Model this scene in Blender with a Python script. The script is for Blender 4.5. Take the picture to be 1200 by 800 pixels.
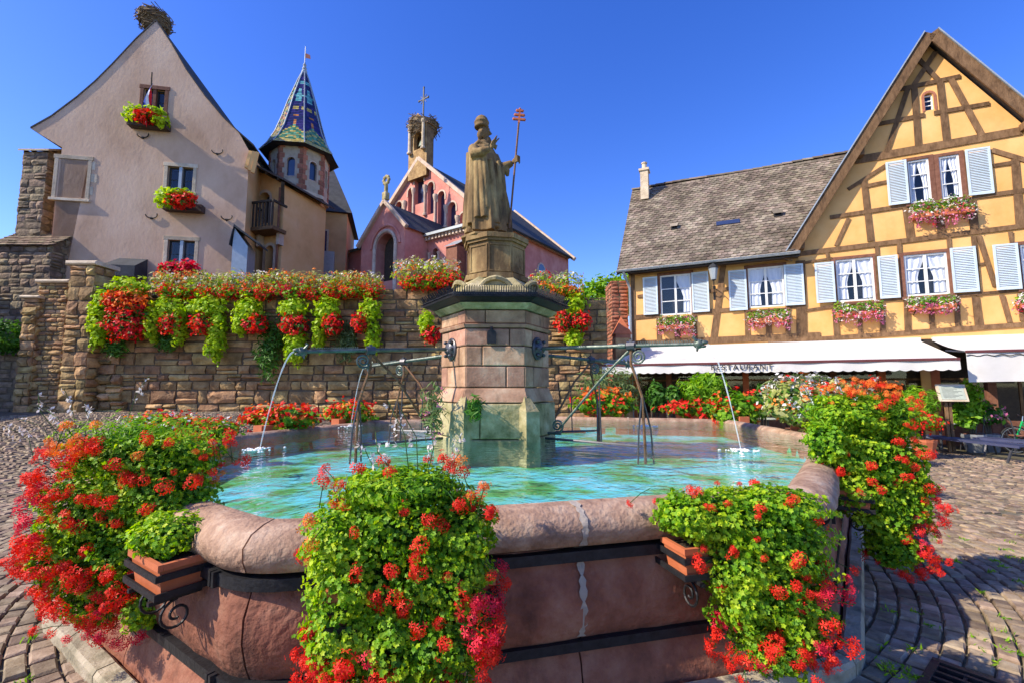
import bpy, bmesh, math, random
import numpy as np
from mathutils import Vector, Matrix, noise as mnoise
from mathutils.geometry import tessellate_polygon
random.seed(7); rng = np.random.default_rng(7)
R = math.radians
for o in list(bpy.data.objects): bpy.data.objects.remove(o)
SC = bpy.context.scene
COL = SC.collection
# ------------------------------------------------------------------ camera, sky, sun
F = 535.0; EYE = 1.72; TH = math.atan(52 / F)
cam = bpy.data.cameras.new('camera'); camo = bpy.data.objects.new('camera', cam); COL.objects.link(camo)
cam.sensor_width = 36; cam.lens = F / 1200 * 36; cam.clip_end = 3000; cam.clip_start = 0.05
camo.location = (0, 0, EYE); camo.rotation_euler = (math.pi / 2 + TH, 0, 0)
SC.camera = camo
SUN_EL = R(38); SUN_DIR = Vector((-0.95, -0.31, 0)).normalized()
w = bpy.data.worlds.new('World'); SC.world = w; w.use_nodes = True
nt = w.node_tree; nt.nodes.clear()
sky = nt.nodes.new('ShaderNodeTexSky'); sky.sky_type = 'NISHITA'; sky.sun_disc = False
sky.sun_elevation = SUN_EL; sky.sun_rotation = math.atan2(SUN_DIR.x, SUN_DIR.y)
sky.air_density = 1.0; sky.dust_density = 0.45; sky.ozone_density = 3.0; sky.altitude = 300
hsv = nt.nodes.new('ShaderNodeHueSaturation'); hsv.inputs['Saturation'].default_value = 1.32; hsv.inputs['Hue'].default_value = 0.524
bg = nt.nodes.new('ShaderNodeBackground'); bg.inputs[1].default_value = 0.15
wo = nt.nodes.new('ShaderNodeOutputWorld')
nt.links.new(sky.outputs[0], hsv.inputs['Color']); nt.links.new(hsv.outputs[0], bg.inputs[0]); nt.links.new(bg.outputs[0], wo.inputs[0])
sl = bpy.data.lights.new('sun', 'SUN'); sl.energy = 3.7; sl.angle = R(0.5); sl.color = (1, 0.89, 0.72)
so = bpy.data.objects.new('sun', sl); COL.objects.link(so)
sv = Vector((SUN_DIR.x * math.cos(SUN_EL), SUN_DIR.y * math.cos(SUN_EL), math.sin(SUN_EL)))
so.rotation_euler = sv.to_track_quat('Z', 'Y').to_euler(); so.location = (-20, 0, 30)
SC.view_settings.view_transform = 'Standard'; SC.view_settings.look = 'None'
SC.view_settings.exposure = 0.98; SC.view_settings.gamma = 1.0
SC.render.engine = 'CYCLES'
SC.cycles.max_bounces = 8; SC.cycles.transparent_max_bounces = 12
SC.cycles.caustics_reflective = False; SC.cycles.caustics_refractive = False

# ------------------------------------------------------------------ pixel helpers (photo survey)
def ray(u, v):
    x = (u - 600) / F; y = (400 - v) / F
    return Vector((x, math.cos(TH) - y * math.sin(TH), math.sin(TH) + y * math.cos(TH)))
def at(u, v, Y):
    r = ray(u, v); return Vector((0, 0, EYE)) + r * (Y / r.y)
def onz(u, v, z):
    r = ray(u, v); return Vector((0, 0, EYE)) + r * ((z - EYE) / r.z)
class Facade:
    def __init__(s, x, y, dx, dy):
        l = math.hypot(dx, dy); s.o = Vector((x, y)); s.d = Vector((dx / l, dy / l)); s.f = Vector((-s.d.y, s.d.x))
        s.ang = math.atan2(dy, dx)
    def loc(s, u, v, off=0.0):        # off: metres in front of the facade
        r = ray(u, v); o = s.o - s.f * off
        t = (o.dot(s.f)) / (Vector((r.x, r.y)).dot(s.f))
        p = r * t
        return (Vector((p.x, p.y)) - s.o).dot(s.d), EYE + p.z
    def world(s, a, off, z):
        p = s.o + s.d * a - s.f * off; return Vector((p.x, p.y, z))

# ------------------------------------------------------------------ object helpers
def link(o, parent=None):
    COL.objects.link(o)
    if parent is not None: o.parent = parent
    return o
def tag(o, label=None, cat=None, group=None, kind=None):
    if label: o['label'] = label
    if cat: o['category'] = cat
    if group: o['group'] = group
    if kind: o['kind'] = kind
    return o
def thing(name, label, cat, loc=(0, 0, 0), rz=0, group=None):
    o = bpy.data.objects.new(name, None); link(o); o.location = loc; o.rotation_euler = (0, 0, rz)
    o.empty_display_size = 0.2
    return tag(o, label, cat, group)
def mk(name, me, parent=None, mat=None, loc=None, kind=None):
    o = bpy.data.objects.new(name, me); link(o, parent)
    if mat is not None and not me.materials: me.materials.append(mat)
    if loc is not None: o.location = loc
    if kind: o['kind'] = kind
    return o
def npmesh(name, V, Fc, var=None, col=None, smooth=False):
    me = bpy.data.meshes.new(name); k = Fc.shape[1]; n = len(Fc)
    me.vertices.add(len(V)); me.vertices.foreach_set('co', np.asarray(V, np.float32).ravel())
    me.loops.add(n * k); me.loops.foreach_set('vertex_index', Fc.astype(np.int32).ravel())
    me.polygons.add(n); me.polygons.foreach_set('loop_start', np.arange(0, n * k, k, dtype=np.int32))
    me.polygons.foreach_set('loop_total', np.full(n, k, np.int32))
    if smooth: me.polygons.foreach_set('use_smooth', np.ones(n, bool))
    if var is not None:
        a = me.attributes.new('var', 'FLOAT', 'FACE'); a.data.foreach_set('value', np.asarray(var, np.float32))
    if col is not None:
        a = me.attributes.new('col', 'FLOAT_COLOR', 'FACE'); a.data.foreach_set('color', np.asarray(col, np.float32).ravel())
    me.update(calc_edges=True); me.validate()
    return me
class MB:
    def __init__(s): s.v = []; s.f = []; s.var = []; s.col = []; s.cv = 0.0; s.cc = (1, 1, 1, 1); s.M = None; s.sm = False
    def add(s, vs, fs):
        b = len(s.v)
        for p in vs:
            p = Vector(p); s.v.append(tuple(s.M @ p) if s.M else tuple(p))
        for f in fs: s.f.append(tuple(i + b for i in f)); s.var.append(s.cv); s.col.append(s.cc)
        return s
    def box(s, x0, x1, y0, y1, z0, z1):
        return s.add([(x0, y0, z0), (x1, y0, z0), (x1, y1, z0), (x0, y1, z0), (x0, y0, z1), (x1, y0, z1), (x1, y1, z1), (x0, y1, z1)],
                     [(0, 3, 2, 1), (4, 5, 6, 7), (0, 1, 5, 4), (1, 2, 6, 5), (2, 3, 7, 6), (3, 0, 4, 7)])
    def bbox(s, x0, x1, y0, y1, z0, z1, b=0.01):      # box with chamfered edges towards -y
        vs = [(x0, y1, z0), (x1, y1, z0), (x1, y1, z1), (x0, y1, z1), (x0, y0 + b, z0), (x1, y0 + b, z0), (x1, y0 + b, z1), (x0, y0 + b, z1),
              (x0 + b, y0, z0 + b), (x1 - b, y0, z0 + b), (x1 - b, y0, z1 - b), (x0 + b, y0, z1 - b)]
        fs = [(0, 1, 2, 3)] + [(i, 4 + i, 4 + (i + 1) % 4, (i + 1) % 4) for i in range(4)] + [(4 + i, 8 + i, 8 + (i + 1) % 4, 4 + (i + 1) % 4) for i in range(4)] + [(11, 10, 9, 8)]
        return s.add(vs, [tuple(reversed(f)) for f in fs])
    def prism(s, poly, y0, y1):                        # poly in (x,z), extruded in y
        n = len(poly)
        s.add([(p[0], y0, p[1]) for p in poly] + [(p[0], y1, p[1]) for p in poly],
              [tuple(range(n)), tuple(reversed(range(n, 2 * n)))] + [(i, i + n, (i + 1) % n + n, (i + 1) % n) for i in range(n)])
        return s
    def prismz(s, poly, z0, z1, poly1=None):
        n = len(poly); q = poly1 or poly
        s.add([(p[0], p[1], z0) for p in poly] + [(p[0], p[1], z1) for p in q],
              [tuple(reversed(range(n))), tuple(range(n, 2 * n))] + [(i, (i + 1) % n, (i + 1) % n + n, i + n) for i in range(n)])
        return s
    def tube(s, pts, r, seg=8, cap=True):
        pts = [Vector(p) for p in pts]; n = len(pts)
        rr = r if isinstance(r, (list, tuple)) else [r] * n
        t0 = (pts[1] - pts[0]).normalized(); up = Vector((0, 0, 1)) if abs(t0.z) < .9 else Vector((1, 0, 0))
        a = t0.cross(up).normalized(); vs = []
        for i in range(n):
            t = (pts[min(i + 1, n - 1)] - pts[max(i - 1, 0)]).normalized()
            a = (a - t * a.dot(t)).normalized(); b = t.cross(a)
            for k in range(seg):
                an = 2 * math.pi * k / seg; vs.append(pts[i] + (a * math.cos(an) + b * math.sin(an)) * rr[i])
        fs = [(i * seg + k, i * seg + (k + 1) % seg, (i + 1) * seg + (k + 1) % seg, (i + 1) * seg + k) for i in range(n - 1) for k in range(seg)]
        if cap: fs += [tuple(reversed(range(seg))), tuple(range((n - 1) * seg, n * seg))]
        return s.add(vs, fs)
    def lathe(s, prof, seg=16, c=(0, 0, 0)):           # prof (r,z)
        vs = [(c[0] + r * math.cos(2 * math.pi * k / seg), c[1] + r * math.sin(2 * math.pi * k / seg), c[2] + z) for r, z in prof for k in range(seg)]
        n = len(prof)
        fs = [(i * seg + k, i * seg + (k + 1) % seg, (i + 1) * seg + (k + 1) % seg, (i + 1) * seg + k) for i in range(n - 1) for k in range(seg)]
        fs += [tuple(reversed(range(seg))), tuple(range((n - 1) * seg, n * seg))]
        return s.add(vs, fs)
    def ell(s, c, r, seg=12, rings=8):
        prof = [(math.sin(math.pi * i / rings), -math.cos(math.pi * i / rings)) for i in range(rings + 1)]
        vs = [(c[0] + r[0] * a * math.cos(2 * math.pi * k / seg), c[1] + r[1] * a * math.sin(2 * math.pi * k / seg), c[2] + r[2] * z) for a, z in prof for k in range(seg)]
        fs = [(i * seg + k, i * seg + (k + 1) % seg, (i + 1) * seg + (k + 1) % seg, (i + 1) * seg + k) for i in range(rings) for k in range(seg)]
        return s.add(vs, fs)
    def bar(s, p, q, wx, wy, up=(0, 0, 1)):            # square bar from p to q
        p = Vector(p); q = Vector(q); t = (q - p).normalized(); a = t.cross(Vector(up))
        if a.length < 1e-4: a = t.cross(Vector((1, 0, 0)))
        a.normalize(); b = a.cross(t); vs = []
        for c in (p, q):
            for sx, sy in ((-1, -1), (1, -1), (1, 1), (-1, 1)): vs.append(c + a * sx * wx / 2 + b * sy * wy / 2)
        return s.add(vs, [(0, 1, 2, 3), (7, 6, 5, 4), (0, 4, 5, 1), (1, 5, 6, 2), (2, 6, 7, 3), (3, 7, 4, 0)])
    def mesh(s, name='mesh', smooth=False, fix=True):
        me = bpy.data.meshes.new(name); me.from_pydata(s.v, [], s.f)
        if fix:
            bm = bmesh.new(); bm.from_mesh(me); bmesh.ops.recalc_face_normals(bm, faces=bm.faces); bm.to_mesh(me); bm.free()
        if any(s.var):
            a = me.attributes.new('var', 'FLOAT', 'FACE'); a.data.foreach_set('value', s.var)
        if any(c != (1, 1, 1, 1) for c in s.col):
            a = me.attributes.new('col', 'FLOAT_COLOR', 'FACE'); a.data.foreach_set('color', [x for c in s.col for x in c])
        if smooth:
            me.polygons.foreach_set('use_smooth', [True] * len(me.polygons)); me.set_sharp_from_angle(angle=R(42))
        me.update(); return me
    def build(s, name, mat, parent=None, loc=None, smooth=False, kind=None):
        return mk(name, s.mesh(name, smooth), parent, mat, loc, kind)

# ------------------------------------------------------------------ materials
MATS = {}
def lin(c): return tuple(((x / 255) / 12.92 if x / 255 <= .04045 else ((x / 255 + .055) / 1.055) ** 2.4) for x in c) + (1,)
def C(*c): return tuple(c) + (1,)
def pmat(name, cols, scale=4, rough=.85, bump=.3, bscale=20, var=.25, metal=0, detail=6, stretch=(1, 1, 1), bdist=.02, huevar=0, usecol=False, spec=.3, stain=None, lo=.3, hi=.7):
    m = bpy.data.materials.new(name); m.use_nodes = True; t = m.node_tree; N = t.nodes; L = t.links
    b = N['Principled BSDF']; b.inputs['Roughness'].default_value = rough; b.inputs['Metallic'].default_value = metal
    b.inputs['Specular IOR Level'].default_value = spec
    g = N.new('ShaderNodeNewGeometry'); mp = N.new('ShaderNodeMapping'); mp.inputs['Scale'].default_value = stretch
    L.new(g.outputs['Position'], mp.inputs[0])
    nz = N.new('ShaderNodeTexNoise'); nz.inputs['Scale'].default_value = scale; nz.inputs['Detail'].default_value = detail; nz.inputs['Roughness'].default_value = .65
    L.new(mp.outputs[0], nz.inputs[0])
    cr = N.new('ShaderNodeValToRGB'); e = cr.color_ramp.elements; n = len(cols)
    e[0].position = lo; e[0].color = cols[0]; e[1].position = hi; e[1].color = cols[-1]
    for i in range(1, n - 1):
        x = e.new(lo + (hi - lo) * i / (n - 1)); x.color = cols[i]
    L.new(nz.outputs['Fac'], cr.inputs[0]); out = cr.outputs[0]
    at_ = N.new('ShaderNodeAttribute'); at_.attribute_name = 'var'; oi = N.new('ShaderNodeObjectInfo')
    ad = N.new('ShaderNodeMath'); ad.operation = 'ADD'; L.new(at_.outputs['Fac'], ad.inputs[0]); L.new(oi.outputs['Random'], ad.inputs[1])
    fr = N.new('ShaderNodeMath'); fr.operation = 'FRACT'; L.new(ad.outputs[0], fr.inputs[0])
    if usecol:
        ac = N.new('ShaderNodeAttribute'); ac.attribute_name = 'col'
        mx = N.new('ShaderNodeMix'); mx.data_type = 'RGBA'; mx.blend_type = 'MULTIPLY'; mx.inputs[0].default_value = 1
        L.new(ac.outputs['Color'], mx.inputs[6]); L.new(out, mx.inputs[7]); out = mx.outputs[2]
    if stain:
        ms = N.new('ShaderNodeMapping'); ms.inputs['Scale'].default_value = (stain[3], stain[3], stain[3] * stain[4]); L.new(g.outputs['Position'], ms.inputs[0])
        for seed_, (c_, amt, th_) in enumerate(((stain[0], stain[2], .56), (stain[1], stain[2] * .8, .63))):
            sn = N.new('ShaderNodeTexNoise'); sn.noise_dimensions = '4D'; sn.inputs['W'].default_value = 3.7 * seed_ + 1; sn.inputs['Scale'].default_value = 1.0; sn.inputs['Detail'].default_value = 9; sn.inputs['Roughness'].default_value = .7; L.new(ms.outputs[0], sn.inputs['Vector'])
            rm = N.new('ShaderNodeMapRange'); rm.inputs[1].default_value = th_; rm.inputs[2].default_value = th_ + .12; rm.inputs[4].default_value = amt; L.new(sn.outputs['Fac'], rm.inputs[0])
            mm = N.new('ShaderNodeMix'); mm.data_type = 'RGBA'; mm.inputs[7].default_value = c_; L.new(rm.outputs[0], mm.inputs[0]); L.new(out, mm.inputs[6]); out = mm.outputs[2]
    h = N.new('ShaderNodeHueSaturation'); L.new(out, h.inputs['Color'])
    mr = N.new('ShaderNodeMapRange'); mr.inputs[3].default_value = 1 - var; mr.inputs[4].default_value = 1 + var; L.new(fr.outputs[0], mr.inputs[0]); L.new(mr.outputs[0], h.inputs['Value'])
    if huevar:
        mu = N.new('ShaderNodeMath'); mu.operation = 'MULTIPLY'; mu.inputs[1].default_value = 7.31; L.new(fr.outputs[0], mu.inputs[0])
        f2 = N.new('ShaderNodeMath'); f2.operation = 'FRACT'; L.new(mu.outputs[0], f2.inputs[0])
        m2 = N.new('ShaderNodeMapRange'); m2.inputs[3].default_value = .5 - huevar; m2.inputs[4].default_value = .5 + huevar; L.new(f2.outputs[0], m2.inputs[0]); L.new(m2.outputs[0], h.inputs['Hue'])
    L.new(h.outputs[0], b.inputs['Base Color'])
    if bump:
        n2 = N.new('ShaderNodeTexNoise'); n2.inputs['Scale'].default_value = bscale; n2.inputs['Detail'].default_value = 6; L.new(mp.outputs[0], n2.inputs[0])
        bp = N.new('ShaderNodeBump'); bp.inputs['Strength'].default_value = bump; bp.inputs['Distance'].default_value = bdist
        L.new(n2.outputs['Fac'], bp.inputs['Height']); L.new(bp.outputs[0], b.inputs['Normal'])
    MATS[name] = m; return m
def leafmat(name, c1, c2, c3, trans=.35, rough=.5):
    m = bpy.data.materials.new(name); m.use_nodes = True; t = m.node_tree; N = t.nodes; L = t.links
    b = N['Principled BSDF']; b.inputs['Roughness'].default_value = rough; b.inputs['Specular IOR Level'].default_value = .25
    a = N.new('ShaderNodeAttribute'); a.attribute_name = 'var'
    cr = N.new('ShaderNodeValToRGB'); e = cr.color_ramp.elements; e[0].color = c1; e[0].position = 0; e[1].color = c3; e[1].position = 1; x = e.new(.5); x.color = c2
    L.new(a.outputs['Fac'], cr.inputs[0]); L.new(cr.outputs[0], b.inputs['Base Color'])
    tr = N.new('ShaderNodeBsdfTranslucent'); h = N.new('ShaderNodeHueSaturation'); h.inputs['Saturation'].default_value = 1.1; h.inputs['Value'].default_value = 1.25
    L.new(cr.outputs[0], h.inputs['Color']); L.new(h.outputs[0], tr.inputs[0])
    mx = N.new('ShaderNodeMixShader'); mx.inputs[0].default_value = trans
    L.new(b.outputs[0], mx.inputs[1]); L.new(tr.outputs[0], mx.inputs[2]); L.new(mx.outputs[0], N['Material Output'].inputs[0])
    MATS[name] = m; return m
def glassmat(name, tint, rough=.03, fac=.22):
    m = bpy.data.materials.new(name); m.use_nodes = True; t = m.node_tree; N = t.nodes; L = t.links; N.remove(N['Principled BSDF'])
    tp = N.new('ShaderNodeBsdfTransparent'); tp.inputs[0].default_value = tint
    gl = N.new('ShaderNodeBsdfGlossy'); gl.inputs['Roughness'].default_value = rough
    lw = N.new('ShaderNodeLayerWeight'); lw.inputs[0].default_value = .5
    pw = N.new('ShaderNodeMath'); pw.operation = 'POWER'; pw.inputs[1].default_value = 5; L.new(lw.outputs['Facing'], pw.inputs[0])
    ad = N.new('ShaderNodeMath'); ad.operation = 'MULTIPLY_ADD'; ad.inputs[1].default_value = .9; ad.inputs[2].default_value = fac; ad.use_clamp = True; L.new(pw.outputs[0], ad.inputs[0])
    mx = N.new('ShaderNodeMixShader'); L.new(ad.outputs[0], mx.inputs[0]); L.new(tp.outputs[0], mx.inputs[1]); L.new(gl.outputs[0], mx.inputs[2])
    L.new(mx.outputs[0], N['Material Output'].inputs[0]); MATS[name] = m; return m

pmat('cobble', [C(.15, .105, .065), C(.245, .18, .118), C(.35, .275, .19)], scale=9, bump=.6, bscale=60, var=.38, bdist=.008, huevar=.015)
pmat('ground', [C(.075, .06, .045), C(.11, .10, .055), C(.20, .17, .13)], scale=3, bump=.4, bscale=40, var=0)
pmat('redstone', [C(.12, .042, .024), C(.235, .088, .052), C(.33, .165, .105)], scale=3.4, bump=.8, bscale=26, var=.14, bdist=.02, rough=.8, stain=(C(.05, .028, .02), C(.36, .27, .19), .75, 2.2, .45))
pmat('rimstone', [C(.20, .115, .075), C(.34, .215, .145), C(.48, .35, .25)], scale=7, bump=.8, bscale=38, var=.12, bdist=.015, stain=(C(.09, .06, .045), C(.52, .45, .36), .8, 3.0, .8))
pmat('plinthstone', [C(.16, .14, .09), C(.33, .28, .19), C(.45, .38, .28)], scale=5, bump=.6, bscale=30, var=.1)
pmat('mortar', [C(.30, .25, .2), C(.42, .36, .29)], scale=8, bump=.5, bscale=40, var=0)
pmat('pinkstone', [C(.19, .10, .06), C(.39, .215, .135), C(.55, .38, .26)], scale=2.6, bump=.4, bscale=28, var=.2, bdist=.012, huevar=.012, stain=(C(.11, .075, .05), C(.55, .48, .38), .7, 2.4, .5))
pmat('mossstone', [C(.12, .115, .04), C(.36, .30, .15), C(.58, .49, .30)], scale=3.5, bump=.5, bscale=24, var=.12, stain=(C(.05, .075, .02), C(.50, .46, .34), .8, 2.4, .5))
pmat('statuestone', [C(.055, .032, .014), C(.20, .125, .052), C(.42, .30, .13)], scale=3.4, bump=.45, bscale=40, var=0, bdist=.01, stretch=(1, 1, .45), stain=(C(.035, .025, .015), C(.46, .40, .20), .75, 3.0, .35))
pmat('iron', [C(.012, .012, .014), C(.03, .03, .034)], scale=20, bump=.2, bscale=60, var=.05, rough=.5, metal=.3)
pmat('bronze', [C(.05, .065, .055), C(.11, .135, .115), C(.19, .21, .18)], scale=8, bump=.25, bscale=50, var=.05, rough=.45, metal=.6)
pmat('rust', [C(.06, .03, .015), C(.20, .10, .045), C(.13, .10, .08)], scale=12, bump=.4, bscale=60, var=.1, rough=.8)
pmat('poolpaint', [C(.05, .20, .03), C(.10, .38, .10), C(.13, .52, .46), C(.13, .58, .68), C(.32, .76, .84)], scale=1.7, bump=0, var=0, detail=10, lo=.34, hi=.68)
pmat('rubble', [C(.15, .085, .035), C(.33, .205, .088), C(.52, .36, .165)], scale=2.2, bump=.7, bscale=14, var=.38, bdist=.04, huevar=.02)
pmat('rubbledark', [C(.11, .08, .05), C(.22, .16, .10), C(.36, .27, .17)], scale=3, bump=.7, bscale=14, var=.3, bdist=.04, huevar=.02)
pmat('joint', [C(.09, .065, .04), C(.17, .125, .08)], scale=5, bump=.6, bscale=20, var=0)
pmat('plasterpink', [C(.46, .285, .175), C(.61, .41, .275), C(.70, .51, .365)], scale=.5, bump=.35, bscale=9, var=.0, bdist=.02, detail=12, stretch=(1, 1, .6), stain=(C(.30, .20, .15), C(.68, .52, .42), .55, .45, .4))
pmat('plasterorange', [C(.60, .33, .13), C(.70, .41, .18), C(.74, .47, .24)], scale=.8, bump=.2, bscale=12, var=.0, detail=8, stain=(C(.40, .24, .12), C(.74, .56, .38), .5, .7, .4))
pmat('plasteryellow', [C(.70, .36, .105), C(.79, .43, .15), C(.83, .50, .20)], scale=1.0, bump=.25, bscale=9, var=.0, bdist=.015, detail=8, stain=(C(.55, .29, .10), C(.84, .58, .30), .4, .8, .35))
pmat('timber', [C(.085, .045, .02), C(.17, .095, .045), C(.24, .14, .07)], scale=9, bump=.5, bscale=40, var=.25, stretch=(1, 1, .4), stain=(C(.045, .028, .016), C(.30, .22, .15), .6, 4, .3))
pmat('timberred', [C(.14, .055, .032), C(.24, .11, .07)], scale=8, bump=.4, bscale=40, var=.15)
pmat('darkwood', [C(.03, .022, .016), C(.07, .05, .035)], scale=9, bump=.3, bscale=40, var=.2)
pmat('shutter', [C(.50, .60, .66), C(.60, .69, .74)], scale=6, bump=.1, bscale=40, var=.06, rough=.55)
pmat('whitepaint', [C(.72, .72, .70), C(.80, .80, .78)], scale=6, bump=.05, bscale=40, var=.04, rough=.5)
pmat('curtain', [C(.66, .68, .72), C(.80, .80, .82)], scale=14, bump=.3, bscale=30, var=.05, stretch=(3, 3, .15))
pmat('awning', [C(.58, .56, .52), C(.66, .64, .60)], scale=2, bump=.1, bscale=8, var=.03, stain=(C(.40, .38, .34), C(.58, .56, .52), .5, .6, 1))
pmat('maroon', [C(.10, .03, .03), C(.14, .04, .045)], scale=5, bump=0, var=.0)
pmat('lettering', [C(.03, .03, .035), C(.04, .04, .045)], scale=5, bump=0, var=0)
pmat('rooftile', [C(.10, .078, .055), C(.19, .152, .112), C(.28, .235, .18)], scale=.9, bump=.3, bscale=40, var=.4, huevar=.02, detail=8, stain=(C(.09, .075, .05), C(.34, .30, .22), .6, .8, 1))
pmat('slate', [C(.03, .033, .036), C(.06, .063, .068)], scale=3, bump=.4, bscale=20, var=.3)
pmat('slatebrown', [C(.05, .042, .04), C(.10, .085, .075)], scale=3, bump=.4, bscale=20, var=.3)
pmat('glazed', [C(.75, .75, .75), C(1, 1, 1)], scale=6, bump=.15, bscale=30, var=.3, rough=.28, usecol=True, spec=.5)
pmat('leadgrey', [C(.32, .36, .38), C(.42, .46, .48)], scale=6, bump=.1, bscale=20, var=.05, rough=.4, metal=.3)
pmat('chapelpink', [C(.48, .165, .13), C(.58, .23, .185), C(.66, .31, .25)], scale=1.2, bump=.3, bscale=12, var=.1, detail=8, stain=(C(.42, .17, .13), C(.70, .42, .34), .5, .6, .5))
pmat('chapelstone', [C(.42, .30, .22), C(.55, .42, .32), C(.62, .52, .42)], scale=2.5, bump=.3, bscale=14, var=.14)
pmat('brick', [C(.28, .10, .06), C(.42, .17, .10)], scale=5, bump=.4, bscale=25, var=.3)
pmat('sandstone', [C(.40, .32, .22), C(.54, .44, .31), C(.62, .53, .40)], scale=3, bump=.4, bscale=20, var=.18)
pmat('terracotta', [C(.42, .115, .045), C(.56, .17, .075)], scale=5, bump=.15, bscale=20, var=.08, rough=.7)
pmat('planterdark', [C(.05, .035, .03), C(.09, .06, .05)], scale=5, bump=.2, bscale=20, var=.1)
pmat('planterbox', [C(.16, .17, .18), C(.24, .25, .26)], scale=5, bump=.2, bscale=20, var=.1)
pmat('soil', [C(.03, .022, .015), C(.05, .038, .025)], scale=15, bump=.5, bscale=40, var=0)
pmat('benchblue', [C(.06, .07, .14), C(.09, .10, .19)], scale=5, bump=.05, bscale=20, var=.1, rough=.4, metal=.2)
pmat('gunmetal', [C(.06, .06, .07), C(.1, .1, .11)], scale=5, bump=.05, bscale=20, var=.1, rough=.4, metal=.5)
pmat('paper', [C(.34, .38, .31), C(.46, .50, .42)], scale=25, bump=0, var=.0)
pmat('nest', [C(.09, .06, .03), C(.20, .14, .08), C(.30, .22, .13)], scale=9, bump=.4, bscale=30, var=.4)
pmat('bark', [C(.05, .04, .025), C(.11, .085, .06)], scale=9, bump=.6, bscale=30, var=.2)
pmat('greenpaint', [C(.01, .36, .09), C(.015, .42, .11)], scale=5, bump=0, var=0, rough=.3)
pmat('rubber', [C(.015, .015, .015), C(.03, .03, .03)], scale=5, bump=0, var=0)
pmat('steel', [C(.5, .5, .5), C(.6, .6, .6)], scale=5, bump=0, var=0, rough=.3, metal=.9)
pmat('flagcloth', [C(.9, .9, .9), C(1, 1, 1)], scale=5, bump=0, var=0, usecol=True)
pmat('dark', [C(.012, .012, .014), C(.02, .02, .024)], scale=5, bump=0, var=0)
pmat('windowblue', [C(.02, .03, .07), C(.035, .05, .11)], scale=2, bump=0, var=.1, rough=.08, spec=.8)
pmat('hillgreen', [C(.03, .06, .02), C(.06, .09, .03)], scale=.05, bump=0, var=0)
leafmat('leaf', C(.07, .22, .012), C(.20, .42, .02), C(.40, .56, .035), .42)
leafmat('leaflime', C(.22, .42, .01), C(.40, .58, .015), C(.58, .68, .04), .42)
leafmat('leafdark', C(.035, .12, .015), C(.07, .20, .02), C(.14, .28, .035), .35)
leafmat('leafolive', C(.08, .14, .04), C(.15, .22, .07), C(.26, .32, .12), .3)
leafmat('leafpale', C(.20, .30, .05), C(.40, .42, .12), C(.62, .55, .28), .35)
leafmat('petalred', C(.60, .012, .008), C(.78, .025, .014), C(.85, .07, .03), .3, .6)
leafmat('petalcrimson', C(.55, .008, .03), C(.75, .02, .06), C(.80, .06, .09), .3, .6)
leafmat('petalorange', C(.78, .10, .02), C(.85, .20, .03), C(.9, .32, .06), .3, .6)
leafmat('petalpink', C(.55, .10, .25), C(.75, .22, .38), C(.85, .45, .55), .3, .6)
leafmat('petalwhite', C(.7, .62, .55), C(.8, .75, .72), C(.85, .82, .8), .3, .6)
glassmat('glass', C(.93, .95, .98), fac=.06)
# water: fresnel mix of a clear tinted surface and mirror reflection, with ripples
m = bpy.data.materials.new('water'); m.use_nodes = True; t = m.node_tree; N = t.nodes; L = t.links; N.remove(N['Principled BSDF'])
tp = N.new('ShaderNodeBsdfTransparent'); tp.inputs[0].default_value = (.93, 1, 1, 1)
gl = N.new('ShaderNodeBsdfGlossy'); gl.inputs['Roughness'].default_value = .04; gl.inputs[0].default_value = (.95, .97, 1, 1)
g = N.new('ShaderNodeNewGeometry')
n1 = N.new('ShaderNodeTexNoise'); n1.inputs['Scale'].default_value = 4.0; n1.inputs['Detail'].default_value = 3; n1.inputs['Distortion'].default_value = .8
n2 = N.new('ShaderNodeTexNoise'); n2.inputs['Scale'].default_value = 13; n2.inputs['Detail'].default_value = 2
L.new(g.outputs['Position'], n1.inputs[0]); L.new(g.outputs['Position'], n2.inputs[0])
ad = N.new('ShaderNodeMath'); ad.operation = 'MULTIPLY_ADD'; ad.inputs[1].default_value = .35; L.new(n2.outputs['Fac'], ad.inputs[0]); L.new(n1.outputs['Fac'], ad.inputs[2])
bp = N.new('ShaderNodeBump'); bp.inputs['Strength'].default_value = .5; bp.inputs['Distance'].default_value = .09; L.new(ad.outputs[0], bp.inputs['Height'])
lw = N.new('ShaderNodeLayerWeight'); lw.inputs[0].default_value = .5; L.new(bp.outputs[0], lw.inputs['Normal'])
pw = N.new('ShaderNodeMath'); pw.operation = 'POWER'; pw.inputs[1].default_value = 5; L.new(lw.outputs['Facing'], pw.inputs[0])
fr = N.new('ShaderNodeMath'); fr.operation = 'MULTIPLY_ADD'; fr.inputs[1].default_value = .95; fr.inputs[2].default_value = .02; L.new(pw.outputs[0], fr.inputs[0]); L.new(bp.outputs[0], gl.inputs['Normal'])
mx = N.new('ShaderNodeMixShader'); L.new(fr.outputs[0], mx.inputs[0]); L.new(tp.outputs[0], mx.inputs[1]); L.new(gl.outputs[0], mx.inputs[2])
L.new(mx.outputs[0], N['Material Output'].inputs[0]); MATS['water'] = m
m = bpy.data.materials.new('waterjet'); m.use_nodes = True; b = m.node_tree.nodes['Principled BSDF']
b.inputs['Base Color'].default_value = (.75, .82, .86, 1); b.inputs['Roughness'].default_value = .1; b.inputs['Alpha'].default_value = .4; MATS['waterjet'] = m
X = MATS

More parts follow.
